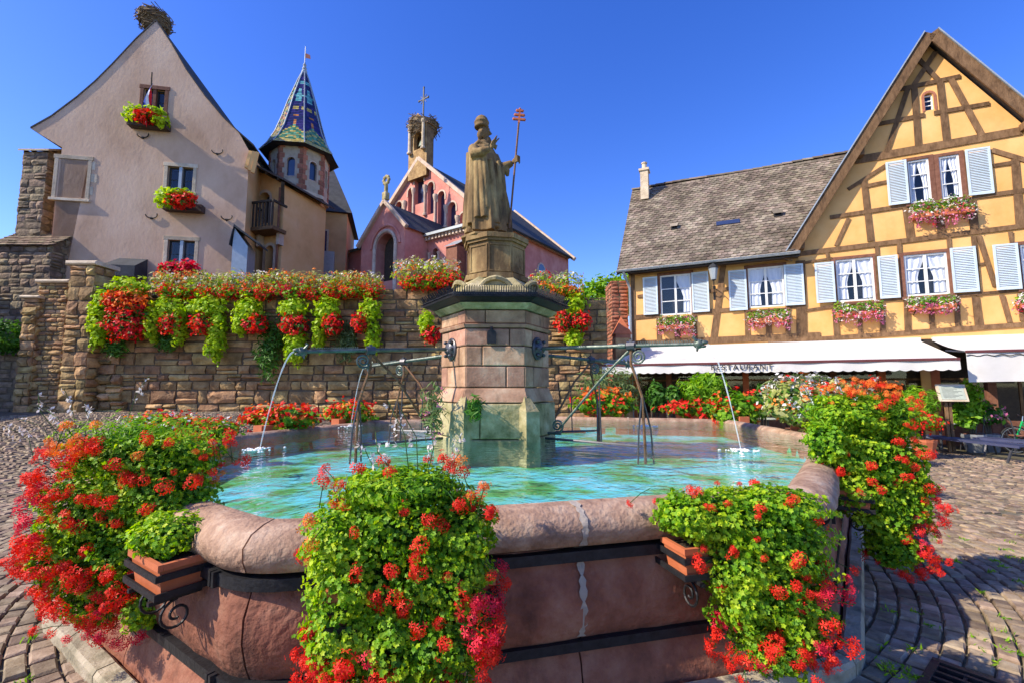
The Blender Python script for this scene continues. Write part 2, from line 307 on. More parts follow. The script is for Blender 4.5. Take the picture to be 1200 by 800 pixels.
# ------------------------------------------------------------------ ground
def ss(x): x = min(1, max(0, x)); return x * x * (3 - 2 * x)
def gz(x, y): return .85 * ss((y - 6.5) / 8) * ss((-x - 3.2) / 5)
CX, CY = 0.0, 6.2
def build_ground():
    xs = [-1500, -300, -60, -30] + list(np.arange(-24, 24.1, .8)) + [30, 60, 300, 1500]
    ys = [-1500, -100, -10, -4] + list(np.arange(-2, 30.1, .8)) + [40, 100, 400, 1500]
    V = []; Fc = []
    for y in ys:
        for x in xs:
            V.append((x, y, gz(x, y) - .0))
    nx = len(xs)
    for j in range(len(ys) - 1):
        for i in range(nx - 1):
            a = j * nx + i; Fc.append((a, a + 1, a + nx + 1, a + nx))
    o = mk('ground', npmesh('ground', np.array(V), np.array(Fc), smooth=True), None, X['ground'])
    tag(o, kind='structure')
    return o
ground = build_ground()
def cobble_tmpl(seed):
    r = random.Random(seed); j = lambda a: r.uniform(-a, a)
    b = .10
    bot = [(-.5, -.5), (.5, -.5), (.5, .5), (-.5, .5)]
    vs = [(x * .98, y * .98, -.5) for x, y in bot]
    vs += [(x + j(.04), y + j(.04), .55) for x, y in bot]
    vs += [(x * (1 - 2 * b) + j(.03), y * (1 - 2 * b) + j(.03), 1 + j(.12)) for x, y in bot]
    vs.append((0, 0, 1.08))
    fs = [(i, (i + 1) % 4, 4 + (i + 1) % 4, 4 + i) for i in range(4)] + [(4 + i, 4 + (i + 1) % 4, 8 + (i + 1) % 4, 8 + i) for i in range(4)] + [(8, 9, 12, 12)[:3], (9, 10, 12), (10, 11, 12), (11, 8, 12)]
    return vs, fs
def build_cobbles():
    items = []
    r = 3.3
    rr = random.Random(3)
    while r < 16.5:
        dr = rr.uniform(.105, .13); a = rr.uniform(0, .05)
        while a < 2 * math.pi:
            L_ = rr.uniform(.13, .20); da = L_ / r
            am = a + da / 2; x = CX + math.cos(am) * (r + dr / 2); y = CY + math.sin(am) * (r + dr / 2)
            a += da
            if y < .3 or y > 15.4 or (r > 12.5 and x > -4): continue
            if abs(x) > 1.35 * y + 2.2: continue
            if y > 9 and -2.5 < x < 3: continue
            if inside(x, y, .21): continue
            if 2.0 < x < 3.2 and 1.95 < y < 2.95 and in_grate(x, y): continue
            items.append((x, y, am + math.pi / 2, L_ - .020, dr - .013, rr.uniform(.018, .036)))
        r += dr
    tm = [cobble_tmpl(s) for s in range(6)]
    meshes = []
    for vs, fs in tm:
        mb = MB(); mb.add(vs, fs); me = mb.mesh('cobble'); me.materials.append(X['cobble']); meshes.append(me)
    items.sort(key=lambda t: (t[0] ** 2 + t[1] ** 2) - (100 if vis(t) else 0))
    V = []; Fq = []; var = []
    big = MB()
    for i, (x, y, an, l, d, h) in enumerate(items):
        z = gz(x, y)
        if i < 300:
            o = bpy.data.objects.new('cobble', meshes[i % 6]); link(o, ground)
            o.location = (x, y, z); o.rotation_euler = (0, 0, an); o.scale = (l, d, h)
        else:
            big.M = Matrix.Translation((x, y, z)) @ Matrix.Rotation(an, 4, 'Z') @ Matrix.Diagonal((l, d, h, 1))
            big.cv = rr.random(); big.add(*tm[i % 6])
    big.M = None
    me = big.mesh('cobbles', fix=False)
    mk('cobbles', me, ground, X['cobble'], kind='stuff')
    print('cobbles', len(items))
def vis(t):
    x, y = t[0], t[1]
    if y < .6: return False
    u = 600 + F * x / y; v = 452 + F * EYE / y
    return 0 < u < 1200 and v < 800

# ------------------------------------------------------------------ fountain basin
RIM = 1.07; WAT = 1.015
PV = [(-1.20, 2.26), (1.90, 3.04), (4.12, 5.95), (4.30, 9.25), (.6, 10.25), (-2.69, 8.84), (-3.82, 6.33), (-3.25, 3.65)]
PV = [Vector(p) for p in PV]
def inside(x, y, off=0.):
    for i in range(8):
        a, b = PV[i], PV[(i + 1) % 8]; d = (b - a).normalized(); n = Vector((d.y, -d.x))
        if (Vector((x, y)) - a).dot(n) > off: return False
    return True
GR_C = Vector((2.50, 2.52)); GR_A = R(38)
def in_grate(x, y):
    d = Vector((x, y)) - GR_C; c, s = math.cos(GR_A), math.sin(GR_A)
    return abs(d.x * c + d.y * s) < .42 and abs(-d.x * s + d.y * c) < .34
def corner_frame(i):
    a = (PV[i] - PV[i - 1]).normalized(); b = (PV[(i + 1) % 8] - PV[i]).normalized()
    return a, b, Vector((a.y, -a.x)), Vector((b.y, -b.x))
RC = .16
def half_path(i, first):
    """path points (pos, normal) of half a side: first half starts at the middle of corner i, second half ends at middle of corner i+1"""
    a, b = PV[i], PV[(i + 1) % 8]; d = (b - a).normalized(); n = Vector((d.y, -d.x)); mid = (a + b) / 2
    pts = []
    if first:
        da, db, na, nb = corner_frame(i)
        P0 = a - da * RC; P2 = a + db * RC
        for k in range(3, 7):
            t = k / 6; p = P0 * (1 - t) ** 2 + a * 2 * t * (1 - t) + P2 * t * t; nn = (na * (1 - t) + nb * t).normalized(); pts.append((p, nn))
        m = 16; q = a + db * RC
        for k in range(1, m + 1): pts.append((q.lerp(mid, k / m), n))
    else:
        j = (i + 1) % 8; da, db, na, nb = corner_frame(j)
        P0 = b - da * RC; P2 = b + db * RC; m = 16
        for k in range(0, m): pts.append((mid.lerp(P0, k / m), n))
        for k in range(0, 4):
            t = k / 6; p = P0 * (1 - t) ** 2 + b * 2 * t * (1 - t) + P2 * t * t; nn = (na * (1 - t) + nb * t).normalized(); pts.append((p, nn))
    return pts
def sweep(mb, path, prof, gap=.004, rough=.0, closed=True, trim=True):
    """prof: list of (outward, z)"""
    n = len(prof); vs = []
    for k, (p, nn) in enumerate(path):
        q = p
        if trim:
            if k == 0: q = p + (path[1][0] - p).normalized() * gap
            if k == len(path) - 1: q = p - (p - path[k - 1][0]).normalized() * gap
        for o, z in prof:
            v = Vector((q.x + nn.x * o, q.y + nn.y * o, z))
            if rough:
                s = mnoise.noise(v * 2.6) * rough + mnoise.noise(v * 9) * rough * .55 + mnoise.noise(v * 24) * rough * .35
                v = v + Vector((nn.x, nn.y, .5)) * s
            vs.append(v)
    fs = []
    m = len(path)
    for k in range(m - 1):
        for j in range(n if closed else n - 1):
            fs.append((k * n + j, k * n + (j + 1) % n, (k + 1) * n + (j + 1) % n, (k + 1) * n + j))
    if closed: fs += [tuple(range(n)), tuple(reversed(range((m - 1) * n, m * n)))]
    mb.add(vs, fs)
def build_basin():
    T = thing('fountain_basin', 'octagonal red sandstone fountain basin with rounded rim and black iron bands', 'fountain', (CX, CY, 0))
    def ch(mb, name, mat, smooth=False, kind=None):
        o = mb.build(name, mat, T, loc=(-CX, -CY, 0), smooth=smooth, kind=kind); return o
    rim = [(.05, .845), (.115, .87), (.15, .93), (.145, .985), (.10, 1.035), (.03, 1.062), (-.06, 1.065), (-.12, 1.03), (-.155, .97), (-.15, .90), (-.12, .845)]
    wall = [(.045, .84), (.075, .76), (.105, .66), (.115, .56), (.10, .46), (.07, .39), (.03, .34), (-.12, .34), (-.12, .84)]
    low = [(.03, .335), (.075, .26), (.11, .13), (.12, -.02), (-.12, -.02), (-.12, .335)]
    kerb = [(.13, -.02), (.13, .10), (.15, .12), (.235, .115), (.25, .09), (.25, -.02)]
    for i in range(8):
        for h in (True, False):
            P = half_path(i, h)
            mb = MB(); sweep(mb, P, rim, rough=.020, gap=.005); ch(mb, 'rim_stone', X['rimstone'], True)
            mb = MB(); sweep(mb, P, wall, rough=.026, gap=.005); ch(mb, 'wall_slab', X['redstone'], True)
            mb = MB(); sweep(mb, P, low, rough=.012, gap=.005); ch(mb, 'base_stone', X['redstone'], True)
            mb = MB(); sweep(mb, P, kerb, rough=.008, gap=.006); ch(mb, 'kerb_stone', X['plinthstone'])
        # mortar seams at mid side
        a, b = PV[i], PV[(i + 1) % 8]; d = (b - a).normalized(); n = Vector((d.y, -d.x)); mid = (a + b) / 2
        mb = MB(); rr = random.Random(i); prof = rim[:9]
        for prof, tag_ in ((rim[1:9], 'rim'), (wall[:6], 'wall')):
            vs = []; prof = [(a_[0] + (b_[0] - a_[0]) * t_, a_[1] + (b_[1] - a_[1]) * t_) for a_, b_ in zip(prof, prof[1:]) for t_ in (0, .25, .5, .75)] + [prof[-1]]
            for o, z in prof:
                wl = rr.uniform(.006, .028)
                for s in (-1, 1): vs.append(Vector((mid.x + n.x * (o + .010) + d.x * s * wl, mid.y + n.y * (o + .010) + d.y * s * wl, z + .004)))
            mb.add(vs, [(2 * k, 2 * k + 1, 2 * k + 3, 2 * k + 2) for k in range(len(prof) - 1)])
        ch(mb, 'mortar_seam', X['mortar'], True)
    for z0, z1, o0 in ((.788, .843, .085), (.330, .380, .072)):
        mb = MB()
        path = []
        for i in range(8): path += half_path(i, True)[:-1] + half_path(i, False)[:-1]
        path.append(path[0])
        sweep(mb, path, [(o0 + .03, z0), (o0 + .03, z1), (o0 - .06, z1), (o0 - .06, z0)], trim=False)
        ch(mb, 'iron_band', X['iron'])
        for i in range(8):
            for fr_, isfirst in ((.1, 1), (.93, 0)):
                a, b = PV[i], PV[(i + 1) % 8]; d = (b - a).normalized(); n = Vector((d.y, -d.x))
                c = a.lerp(b, fr_)
                mb = MB(); mb.M = Matrix.Translation((c.x + n.x * (o0 + .028), c.y + n.y * (o0 + .028), (z0 + z1) / 2)) @ Matrix.Rotation(math.atan2(d.y, d.x), 4, 'Z')
                hh = (z1 - z0) / 2 + .008
                mb.box(-.026, -.006, -.022, .01, -hh, hh); mb.box(.006, .026, -.022, .01, -hh, hh); mb.box(-.01, .01, -.018, .008, -hh * .7, hh * .7)
                ch(mb, 'band_clasp', X['iron'])
    # basin floor and inner wall
    inner = []
    for i in range(8):
        da, db, na, nb = corner_frame(i); inner.append(PV[i] - (na + nb).normalized() * .13)
    mb = MB(); mb.prismz([(p.x, p.y) for p in inner], -.01, .72); ch(mb, 'basin_floor', X['poolpaint'])
    mb = MB(); vs = [(p.x, p.y, .72) for p in inner] + [(p.x, p.y, .99) for p in inner]
    mb.add(vs, [(i, (i + 1) % 8, (i + 1) % 8 + 8, i + 8) for i in range(8)]); ch(mb, 'basin_lining', X['poolpaint'])
    V = np.array([(p.x, p.y, WAT) for p in inner]);
    me = npmesh('water', V, np.array([list(range(8))]))
    o = mk('water', me, None, X['water']); tag(o, 'rippled turquoise water filling the fountain basin', 'water', kind='structure')
build_basin()
build_cobbles()

# ------------------------------------------------------------------ drain grate
def build_grate():
    T = thing('drain_grate', 'black iron drain grate set in the cobbles beside the basin corner', 'grate', (GR_C.x, GR_C.y, 0), GR_A)
    mb = MB()
    for a in (-.40, .36): mb.box(a, a + .04, -.32, .32, .005, .045)
    for a in (-.32, .28): mb.box(-.36, .36, a, a + .04, .005, .044)
    mb.build('frame', X['iron'], T)
    for k in range(9):
        x = -.32 + k * .08; mb = MB(); mb.box(x - .011, x + .011, -.28, .28, .006, .040); mb.build('bar', X['iron'], T)
    for k in range(3):
        y = -.16 + k * .16; mb = MB(); mb.box(-.358, .358, y - .008, y + .008, .006, .034); mb.build('crossbar', X['iron'], T)
    mb = MB(); mb.box(-.36, .36, -.28, .28, .0015, .004); mb.build('pit', X['dark'], T)
build_grate()
# ------------------------------------------------------------------ fountain column
KX, KY = -.24, 6.60
def ngon(n, r, a0=0, c=(0, 0)): return [(c[0] + r * math.cos(a0 + 2 * math.pi * k / n), c[1] + r * math.sin(a0 + 2 * math.pi * k / n)) for k in range(n)]
def build_column():
    T = thing('fountain_column', 'hexagonal pink sandstone fountain column with spiked black cornice and octagonal pedestal', 'column', (KX, KY, 0), R(2))
    hexa = lambda r: ngon(6, r, 0)          # corners at 0,60..: flat face towards -y
    mb = MB(); mb.prismz(hexa(.60), .40, 2.80); mb.build('core', X['mortar'], T)
    # plinth blocks
    def course(z0, z1, r0, r1, mat, name, split, off=0, gap=.006, ch=.012, seed=0):
        rr = random.Random(seed)
        for k in range(6):
            a0 = math.pi / 3 * k; a1 = a0 + math.pi / 3
            P0 = Vector((math.cos(a0), math.sin(a0))); P1 = Vector((math.cos(a1), math.sin(a1)))
            cuts = [0, 1] if split == 1 else [0, .5 + off * (1 if k % 2 else -1) * .22 + rr.uniform(-.05, .05), 1]
            for c0, c1 in zip(cuts, cuts[1:]):
                A = P0.lerp(P1, c0); B = P0.lerp(P1, c1); d = (B - A).normalized(); n = Vector((d.y, -d.x))
                if n.dot(A) < 0: n = -n
                j = rr.uniform(-.006, .006)
                def pt(Q, r, sg, ins, z): 
                    q = Q * (r + j) + d * sg * ins; return (q.x, q.y, z)
                vs = [pt(A, .55, 1, gap, z0 + gap), pt(B, .55, -1, gap, z0 + gap), pt(B, .55, -1, gap, z1 - gap), pt(A, .55, 1, gap, z1 - gap),
                      pt(A, r0 - ch, 1, gap * (c0 > 0), z0 + gap), pt(B, r0 - ch, -1, gap * (c1 < 1), z0 + gap), pt(B, r1 - ch, -1, gap * (c1 < 1), z1 - gap), pt(A, r1 - ch, 1, gap * (c0 > 0), z1 - gap),
                      pt(A, r0, 1, gap * (c0 > 0) + ch, z0 + gap + ch), pt(B, r0, -1, gap * (c1 < 1) + ch, z0 + gap + ch), pt(B, r1, -1, gap * (c1 < 1) + ch, z1 - gap - ch), pt(A, r1, 1, gap * (c0 > 0) + ch, z1 - gap - ch)]
                fs = [(3, 2, 1, 0)] + [(i, (i + 1) % 4, 4 + (i + 1) % 4, 4 + i) for i in range(4)] + [(4 + i, 4 + (i + 1) % 4, 8 + (i + 1) % 4, 8 + i) for i in range(4)] + [(8, 9, 10, 11)]
                m = MB(); m.add(vs, fs); m.build(name, mat, T)
    course(.42, 1.05, .87, .865, X['mossstone'], 'plinth_block', 1, seed=1)
    course(1.05, 1.50, .862, .858, X['mossstone'], 'plinth_block', 2, 1, seed=2)
    course(1.50, 1.70, .85, .785, X['pinkstone'], 'plinth_moulding', 1, seed=3)
    zs = [1.70, 1.98, 2.24, 2.47]
    for i in range(3): course(zs[i], zs[i + 1], .775, .775, X['pinkstone'], 'shaft_block', 2, 1 if i % 2 else -1, seed=4 + i)
    course(2.47, 2.53, .80, .815, X['pinkstone'], 'moulding', 1, seed=9, ch=.006)
    course(2.53, 2.71, .785, .785, X['pinkstone'], 'shaft_block', 2, 1, seed=10)
    course(2.71, 2.80, .82, .90, X['mossstone'], 'cornice_moulding', 1, seed=11, ch=.006)
    # front small buttress pilasters at the base corners
    for k in (4, 5):
        a = math.pi / 3 * k; m = MB(); m.M = Matrix.Rotation(a, 4, 'Z')
        m.add([(.76, -.11, .42), (.97, -.11, .42), (.97, .11, .42), (.76, .11, .42), (.76, -.11, 1.44), (.95, -.10, 1.40), (.95, .10, 1.40), (.76, .11, 1.44), (.72, -.03, 1.62), (.80, -.03, 1.60), (.80, .03, 1.60), (.72, .03, 1.62)],
              [(3, 2, 1, 0), (0, 1, 5, 4), (1, 2, 6, 5), (2, 3, 7, 6), (3, 0, 4, 7), (4, 5, 9, 8), (5, 6, 10, 9), (6, 7, 11, 10), (7, 4, 8, 11), (8, 9, 10, 11)])
        m.build('corner_pier', X['mossstone'], T)
    # black cornice with bird spikes
    m = MB(); m.prismz(hexa(.90), 2.80, 2.84, hexa(1.04)); m.prismz(hexa(1.06), 2.842, 2.90); m.build('cornice', X['iron'], T)
    m = MB(); rr = random.Random(5)
    for ring, (rad, z) in enumerate(((1.05, 2.90), (1.00, 2.905), (1.065, 2.87))):
        H = hexa(rad)
        for k in range(6):
            A = Vector(H[k]); B = Vector(H[(k + 1) % 6]); nn = ((A + B) / 2).normalized()
            for q in range(34):
                p = A.lerp(B, (q + .5) / 34); out = (.055 if ring != 1 else -.01) + rr.uniform(-.012, .012); up = .075 if ring < 2 else -.012
                m.bar((p.x, p.y, z), (p.x + nn.x * out, p.y + nn.y * out, z + up), .0075, .0075)
    m.build('bird_spikes', X['iron'], T, kind='stuff')
    # mound above the cornice: hexagonal weathered roof with round arches
    m = MB(); m.prismz(hexa(.86), 2.90, 2.96); m.prismz(hexa(.84), 2.962, 3.22, hexa(.46)); m.build('weathered_top', X['mossstone'], T)
    for k in range(6):
        a = math.pi / 3 * (k + .5); m = MB(); m.M = Matrix.Rotation(a, 4, 'Z')
        pts = [(.63 - .05 * abs(math.cos(t)), .22 * math.cos(t), 2.96 + .19 * math.sin(t)) for t in np.linspace(0, math.pi, 11)]
        m.tube(pts, .035, 6); m.add([(.60, .19 * math.cos(t), 2.96 + .17 * math.sin(t)) for t in np.linspace(0, math.pi, 11)], [tuple(range(11))])
        m.build('arch_gable', X['mossstone'], T)
    # pedestal
    oc = lambda r: ngon(8, r / math.cos(math.pi / 8), math.pi / 8 + R(8))
    m = MB(); m.prismz(oc(.45), 3.20, 3.27); m.prismz(oc(.40), 3.272, 3.73); m.prismz(oc(.43), 3.732, 3.77); m.prismz(oc(.455), 3.772, 3.84); m.build('pedestal', X['statuestone'], T)
    for k in range(8):
        a = math.pi / 4 * k + R(8) + math.pi / 4; m = MB(); m.M = Matrix.Rotation(a, 4, 'Z')
        x0 = .4005
        m.box(x0 - .01, x0 + .012, -.155, .155, 3.30, 3.32); m.box(x0 - .01, x0 + .012, -.155, .155, 3.67, 3.69); m.box(x0 - .01, x0 + .011, -.155, -.135, 3.321, 3.669); m.box(x0 - .01, x0 + .011, .135, .155, 3.321, 3.669)
        if k in (5, 6, 7):
            m.box(x0 - .01, x0 + .003, -.13, .13, 3.325, 3.665)
        if k == 6:
            for q in range(5): m.ell((x0, -.1 + q * .05, 3.38 + .03 * (q % 2)), (.012, .02, .03), 6, 4); m.ell((x0, -.08 + q * .04, 3.5 + .04 * (q % 3)), (.010, .018, .03), 6, 4)
        m.build('pedestal_panel', X['statuestone'], T)
    # arched iron plaque on the front face
    m = MB(); poly = [(-.06, 0), (.06, 0), (.06, .12)] + [(.06 * math.cos(t), .13 + .05 * math.sin(t)) for t in np.linspace(0, math.pi, 7)] + [(-.06, .12)]
    m.M = Matrix.Translation((-.05, -.775 * math.cos(math.pi / 6), 2.27)); m.prism(poly, -.035, .0); m.tube([(0, -.015, .17), (0, -.015, .215)], .018, 6); m.build('plaque', X['iron'], T)
    return T
column = build_column()

def spiral(c, ex, ez, r0, turns, n=26, a0=0, sgn=1):
    c = Vector(c); ex = Vector(ex); ez = Vector(ez)
    return [c + (ex * math.cos(a0 + sgn * t * turns * 2 * math.pi) + ez * math.sin(a0 + sgn * t * turns * 2 * math.pi)) * r0 * (1 - .82 * t) for t in np.linspace(0, 1, n)]
def build_spout(ang, length, zt, ze, lab, legd):
    c, s = math.cos(ang), math.sin(ang)
    T = thing('water_spout', lab, 'water spout', (KX, KY, 0), ang, 'bronze water spouts on the fountain column')
    a0 = .672
    # face plate with mask
    m = MB(); m.M = Matrix.Translation((a0, 0, zt)) @ Matrix.Rotation(math.pi / 2, 4, 'Y')
    m.lathe([(.155, 0), (.155, .02), (.135, .035), (.12, .03), (.10, .06), (.06, .085), (.02, .095)], 18); m.M = None
    for dy, dz, r in ((.045, .04, .022), (-.045, .04, .022), (.04, -.03, .03), (-.04, -.03, .03), (0, .0, .035), (.09, .09, .025), (-.09, .09, .025), (.11, 0, .02), (-.11, 0, .02), (.08, -.09, .025), (-.08, -.09, .025)):
        m.ell((a0 + .06, dy, zt + dz), (r * 1.4, r, r), 8, 6)
    m.build('lion_mask', X['gunmetal'], T, smooth=True)
    L1 = a0 + length
    m = MB(); m.tube([(a0 + .05, 0, zt), (a0 + length * .55, 0, zt * .5 + ze * .5), (a0 + length * .56, 0, zt * .5 + ze * .5)], [.026, .025, .034], 10)
    m.tube([(a0 + length * .56, 0, zt * .5 + ze * .5), (a0 + length * .6, 0, zt * .46 + ze * .54), (a0 + length * .6, 0, zt * .46 + ze * .54), (L1, 0, ze)], [.035, .035, .024, .021], 10)
    m.build('pipe', X['bronze'], T, smooth=True)
    m = MB()                                                  # toothed dragon mane and head
    for q in range(22):
        t = .68 + .30 * q / 22; p = Vector((a0 + length * t, 0, zt + (ze - zt) * t + .024)); m.bar(p, p + Vector((-.012, 0, .022)), .012, .012)
    m.build('crest', X['bronze'], T)
    m = MB(); m.ell((L1 + .02, 0, ze), (.06, .045, .055), 10, 8); m.ell((L1 + .075, 0, ze + .015), (.05, .032, .025), 8, 6); m.ell((L1 + .065, 0, ze - .03), (.04, .028, .018), 8, 6)
    for sy in (-1, 1):
        m.tube([(L1, sy * .03, ze + .03), (L1 - .03, sy * .05, ze + .075), (L1 - .01, sy * .055, ze + .1)], [.018, .012, .004], 6); m.ell((L1 + .05, sy * .03, ze + .035), (.013, .01, .013), 6, 4)
        m.tube([(L1 + .01, sy * .02, ze - .03), (L1 + .0, sy * .03, ze - .085)], [.018, .005], 6)
    m.build('dragon_head', X['bronze'], T, smooth=True)
    # ironwork support
    xd = a0 + legd; zd = zt + (ze - zt) * legd / length
    m = MB(); m.tube([(xd - .05, 0, zd), (xd + .05, 0, zd)], .055, 8); m.bar((xd, 0, zd - .03), (xd, 0, zd + .075), .05, .03); m.build('collar', X['gunmetal'], T)
    m = MB(); pts = [(xd, 0, zd - .04), (xd - .005, 0, zd - .22), (xd + .05, 0, zd - .38), (xd + .12, 0, zd - .62), (xd + .14, 0, 1.02), (xd + .14, 0, .80)]
    m.tube(pts, [.019, .017, .016, .016, .018, .018], 6); m.build('leg', X['rust'], T)
    for dx in (-.05, .07):
        m = MB(); m.tube([(xd + .12, 0, zd - .60), (xd + .13 + dx, dx * .8, 1.2), (xd + .13 + dx * 1.3, dx, .80)], .011, 6); m.build('leg', X['gunmetal'], T)
    m = MB(); m.tube(spiral((xd + .085, 0, zd - .13), (1, 0, 0), (0, 0, 1), .095, 2.1, a0=math.pi), .014, 6); m.build('scroll', X['bronze'], T)
    m = MB(); m.tube([(xd - .03, 0, zd - .06), (xd - .35, 0, zd - .36), (a0 + .32, 0, 1.16)], .016, 6); m.build('brace', X['rust'] if legd < 1.2 else X['bronze'], T)
    m = MB(); m.tube(spiral((a0 + .30, 0, 1.20), (1, 0, 0), (0, 0, 1), .085, 2.0, a0=-math.pi / 2), .014, 6); m.tube([(a0 + .16, 0, 1.10), (a0 + .35, 0, 1.10)], .02, 6); m.build('scroll', X['bronze'], T)
    m = MB(); m.tube([(a0 + .12, 0, 1.03), (xd + .14, 0, 1.00)], .017, 6); m.build('tie_bar', X['gunmetal'], T)
    m = MB(); m.tube([(xd - .42, 0, zd - .43), (xd - .40, 0, 1.02)], .009, 6); m.build('rod', X['gunmetal'], T)
    # water jet
    W = Vector((KX + c * (L1 + .11), KY + s * (L1 + .11), ze - .005)); pts = []; rad = []
    for t in np.linspace(0, 1, 14):
        d = .30 * t; z = -(ze - WAT) * (t ** 1.7); pts.append((c * d, s * d, z)); rad.append(.0085 - .003 * t + .0015 * math.sin(t * 23))
    m = MB(); m.tube(pts, rad, 8)
    J = m.build('water_jet', X['waterjet'], None, loc=W, smooth=True); 
    tag(J, 'arc of water from the ' + lab.replace('water ', '').replace('bronze ', ''), 'water jet', 'water jets falling into the basin')
    m = MB(); rr = random.Random(int(ang * 100))
    for q in range(46):
        a = rr.uniform(0, 6.28); d = abs(rr.gauss(0, .09)); m.ell((c * .30 + d * math.cos(a) * 1.2, s * .30 + d * math.sin(a) * 1.2, WAT - W.z + .004 + max(0, .03 - d * .15) * rr.random()), (rr.uniform(.01, .026),) * 2 + (.010,), 6, 4)
    m.build('splash', X['whitepaint'], J, kind='stuff')
build_spout(R(210), 1.86, 2.22, 2.12, 'rusty bronze water spout reaching out before the flower-hung wall', 1.10)
build_spout(R(-30), 2.06, 2.23, 2.20, 'bronze water spout reaching out before the restaurant awning', 1.30)
build_spout(R(150), 1.90, 2.20, 2.05, 'rear bronze water spout pointing at the stone wall', 1.10)
build_spout(R(30), 1.90, 2.20, 2.10, 'rear bronze water spout pointing at the restaurant terrace', 1.10)

# ------------------------------------------------------------------ statue
def remesh(mb, voxel, smooth_it=2):
    me = mb.mesh('tmp'); o = bpy.data.objects.new('tmp', me); COL.objects.link(o)
    md = o.modifiers.new('r', 'REMESH'); md.mode = 'VOXEL'; md.voxel_size = voxel
    if smooth_it:
        sm = o.modifiers.new('s', 'SMOOTH'); sm.iterations = smooth_it; sm.factor = .5
    dg = bpy.context.evaluated_depsgraph_get(); dg.update(); r = bpy.data.meshes.new_from_object(o.evaluated_get(dg))
    bpy.data.objects.remove(o); r.polygons.foreach_set('use_smooth', [True] * len(r.polygons)); r.materials.clear(); return r
def build_statue():
    Y0 = 6.58
    base = at(571, 272, Y0); base.z = 3.84
    T = thing('bishop_statue', 'mossy stone statue of a bishop in cope and tiara giving a blessing', 'statue', base)
    k = Y0 / F
    def q(u, v, dy=0): p = at(u, v, Y0) - base; return Vector((p.x, dy, p.z))
    m = MB()
    # robe loft
    secs = [(276, 546, 597, .27), (258, 546, 596, .26), (240, 546.5, 594, .25), (222, 547, 591, .235), (206, 548, 588, .22), (194, 548.5, 585, .21), (184, 550, 582, .20), (177, 553, 579, .17), (171, 558, 574, .10), (166, 562, 572, .07)]
    S = 64; vs = []
    for i, (v, a, b, ry) in enumerate(secs):
        L_ = q(a, v); Rr = q(b, v); cx = (L_.x + Rr.x) / 2; rx = (Rr.x - L_.x) / 2; am = .13 * max(0, 1 - i / 8.5)
        z = max(q(570, v).z, -.01) if i == 0 else q(570, v).z
        for s in range(S):
            t = 2 * math.pi * s / S
            f = 1 + am * (math.cos(9 * t + .5 * math.sin(i * .8)) + .5 * math.cos(15 * t + 1 + i * .2)) + .02 * math.cos(4 * t + i)
            vs.append((cx + rx * f * math.cos(t), ry * f * math.sin(t), z))
    n = len(secs)
    m.add(vs, [(i * S + s, i * S + (s + 1) % S, (i + 1) * S + (s + 1) % S, (i + 1) * S + s) for i in range(n - 1) for s in range(S)] + [tuple(reversed(range(S))), tuple(range((n - 1) * S, n * S))])
    # cope hanging down the back and falling folds over the raised arm
    for u0, v0, u1, v1, dy, r0, r1 in ((551, 182, 549, 270, -.05, .06, .09), (555, 182, 555, 268, -.18, .06, .08), (564, 192, 569, 262, -.25, .05, .055), (568, 192, 572, 252, -.26, .045, .035), (576, 195, 582, 268, -.20, .04, .06), (588, 200, 592, 266, -.10, .04, .05), (584, 196, 588, 240, -.17, .03, .03), (560, 188, 561, 262, -.235, .045, .05)):
        a, b = q(u0, v0, dy), q(u1, v1, dy); m.tube([a, a.lerp(b, .35) + Vector((.01, -.012, 0)), a.lerp(b, .7), b], [r0, r0 * 1.05, r1 * .95, r1], 10)
    # collar and stole
    m.tube([q(555, 177, -.08), q(562, 172, -.13), q(572, 176, -.12), q(578, 184, -.10)], [.045, .04, .04, .03], 8)
    m.tube([q(557, 176, .1), q(560, 172, .12), q(570, 175, .1)], .045, 8)
    # head, beard, hair, nose, ears
    m.ell(q(566.5, 157, 0), (.085, .078, .115), 16, 12)
    m.ell(q(568, 168, 0), (.045, .05, .10), 10, 8)
    m.ell(q(571.5, 166.5, -.0), (.058, .062, .085), 12, 8); m.ell(q(573, 172, 0), (.042, .045, .065), 10, 8)
    for dy in (-.03, 0, .03): m.ell(q(574.5, 168 + abs(dy) * 30, dy), (.028, .018, .06), 8, 6)
    m.tube([q(573.0, 153.5), q(575.2, 157.5), q(573.5, 158.5)], [.012, .021, .012], 8)
    for dy in (-.032, .032): m.ell(q(573.0, 153, dy), (.02, .028, .011), 8, 6); m.ell(q(572.8, 155.4, dy), (.014, .016, .012), 8, 6)
    for dy in (-.08, .08): m.ell(q(565, 157, dy), (.022, .014, .034), 8, 6); m.ell(q(562.5, 161, dy * .85), (.045, .03, .07), 8, 6)
    # tiara
    C0 = q(565, 149.5); vs = []
    prof = [(.098, 0), (.112, .012), (.112, .035), (.104, .045), (.108, .075), (.116, .085), (.112, .105), (.100, .115), (.092, .150), (.066, .180), (.03, .195), (.005, .20)]
    m.lathe(prof, 18, C0 + Vector((-.008, 0, -.02)))
    m.ell(C0 + Vector((-.01, 0, .185)), (.018, .018, .022), 8, 6)
    # right arm raised in blessing (towards viewer side)
    m.tube([q(556, 181, -.15), q(559, 192, -.27), q(567, 191, -.33), q(575, 188, -.33)], [.085, .088, .065, .042], 12)
    hand = q(578, 184.5, -.33)
    m.ell(hand, (.036, .026, .046), 10, 8)
    for (u, v, u2, v2, dy) in ((579, 181, 583.5, 173.5, -.345), (580.5, 182, 586, 175.5, -.325)): m.tube([q(u, v, dy), q((u + u2) / 2, (v + v2) / 2 - .4, dy), q(u2, v2, dy)], [.014, .013, .010], 8)
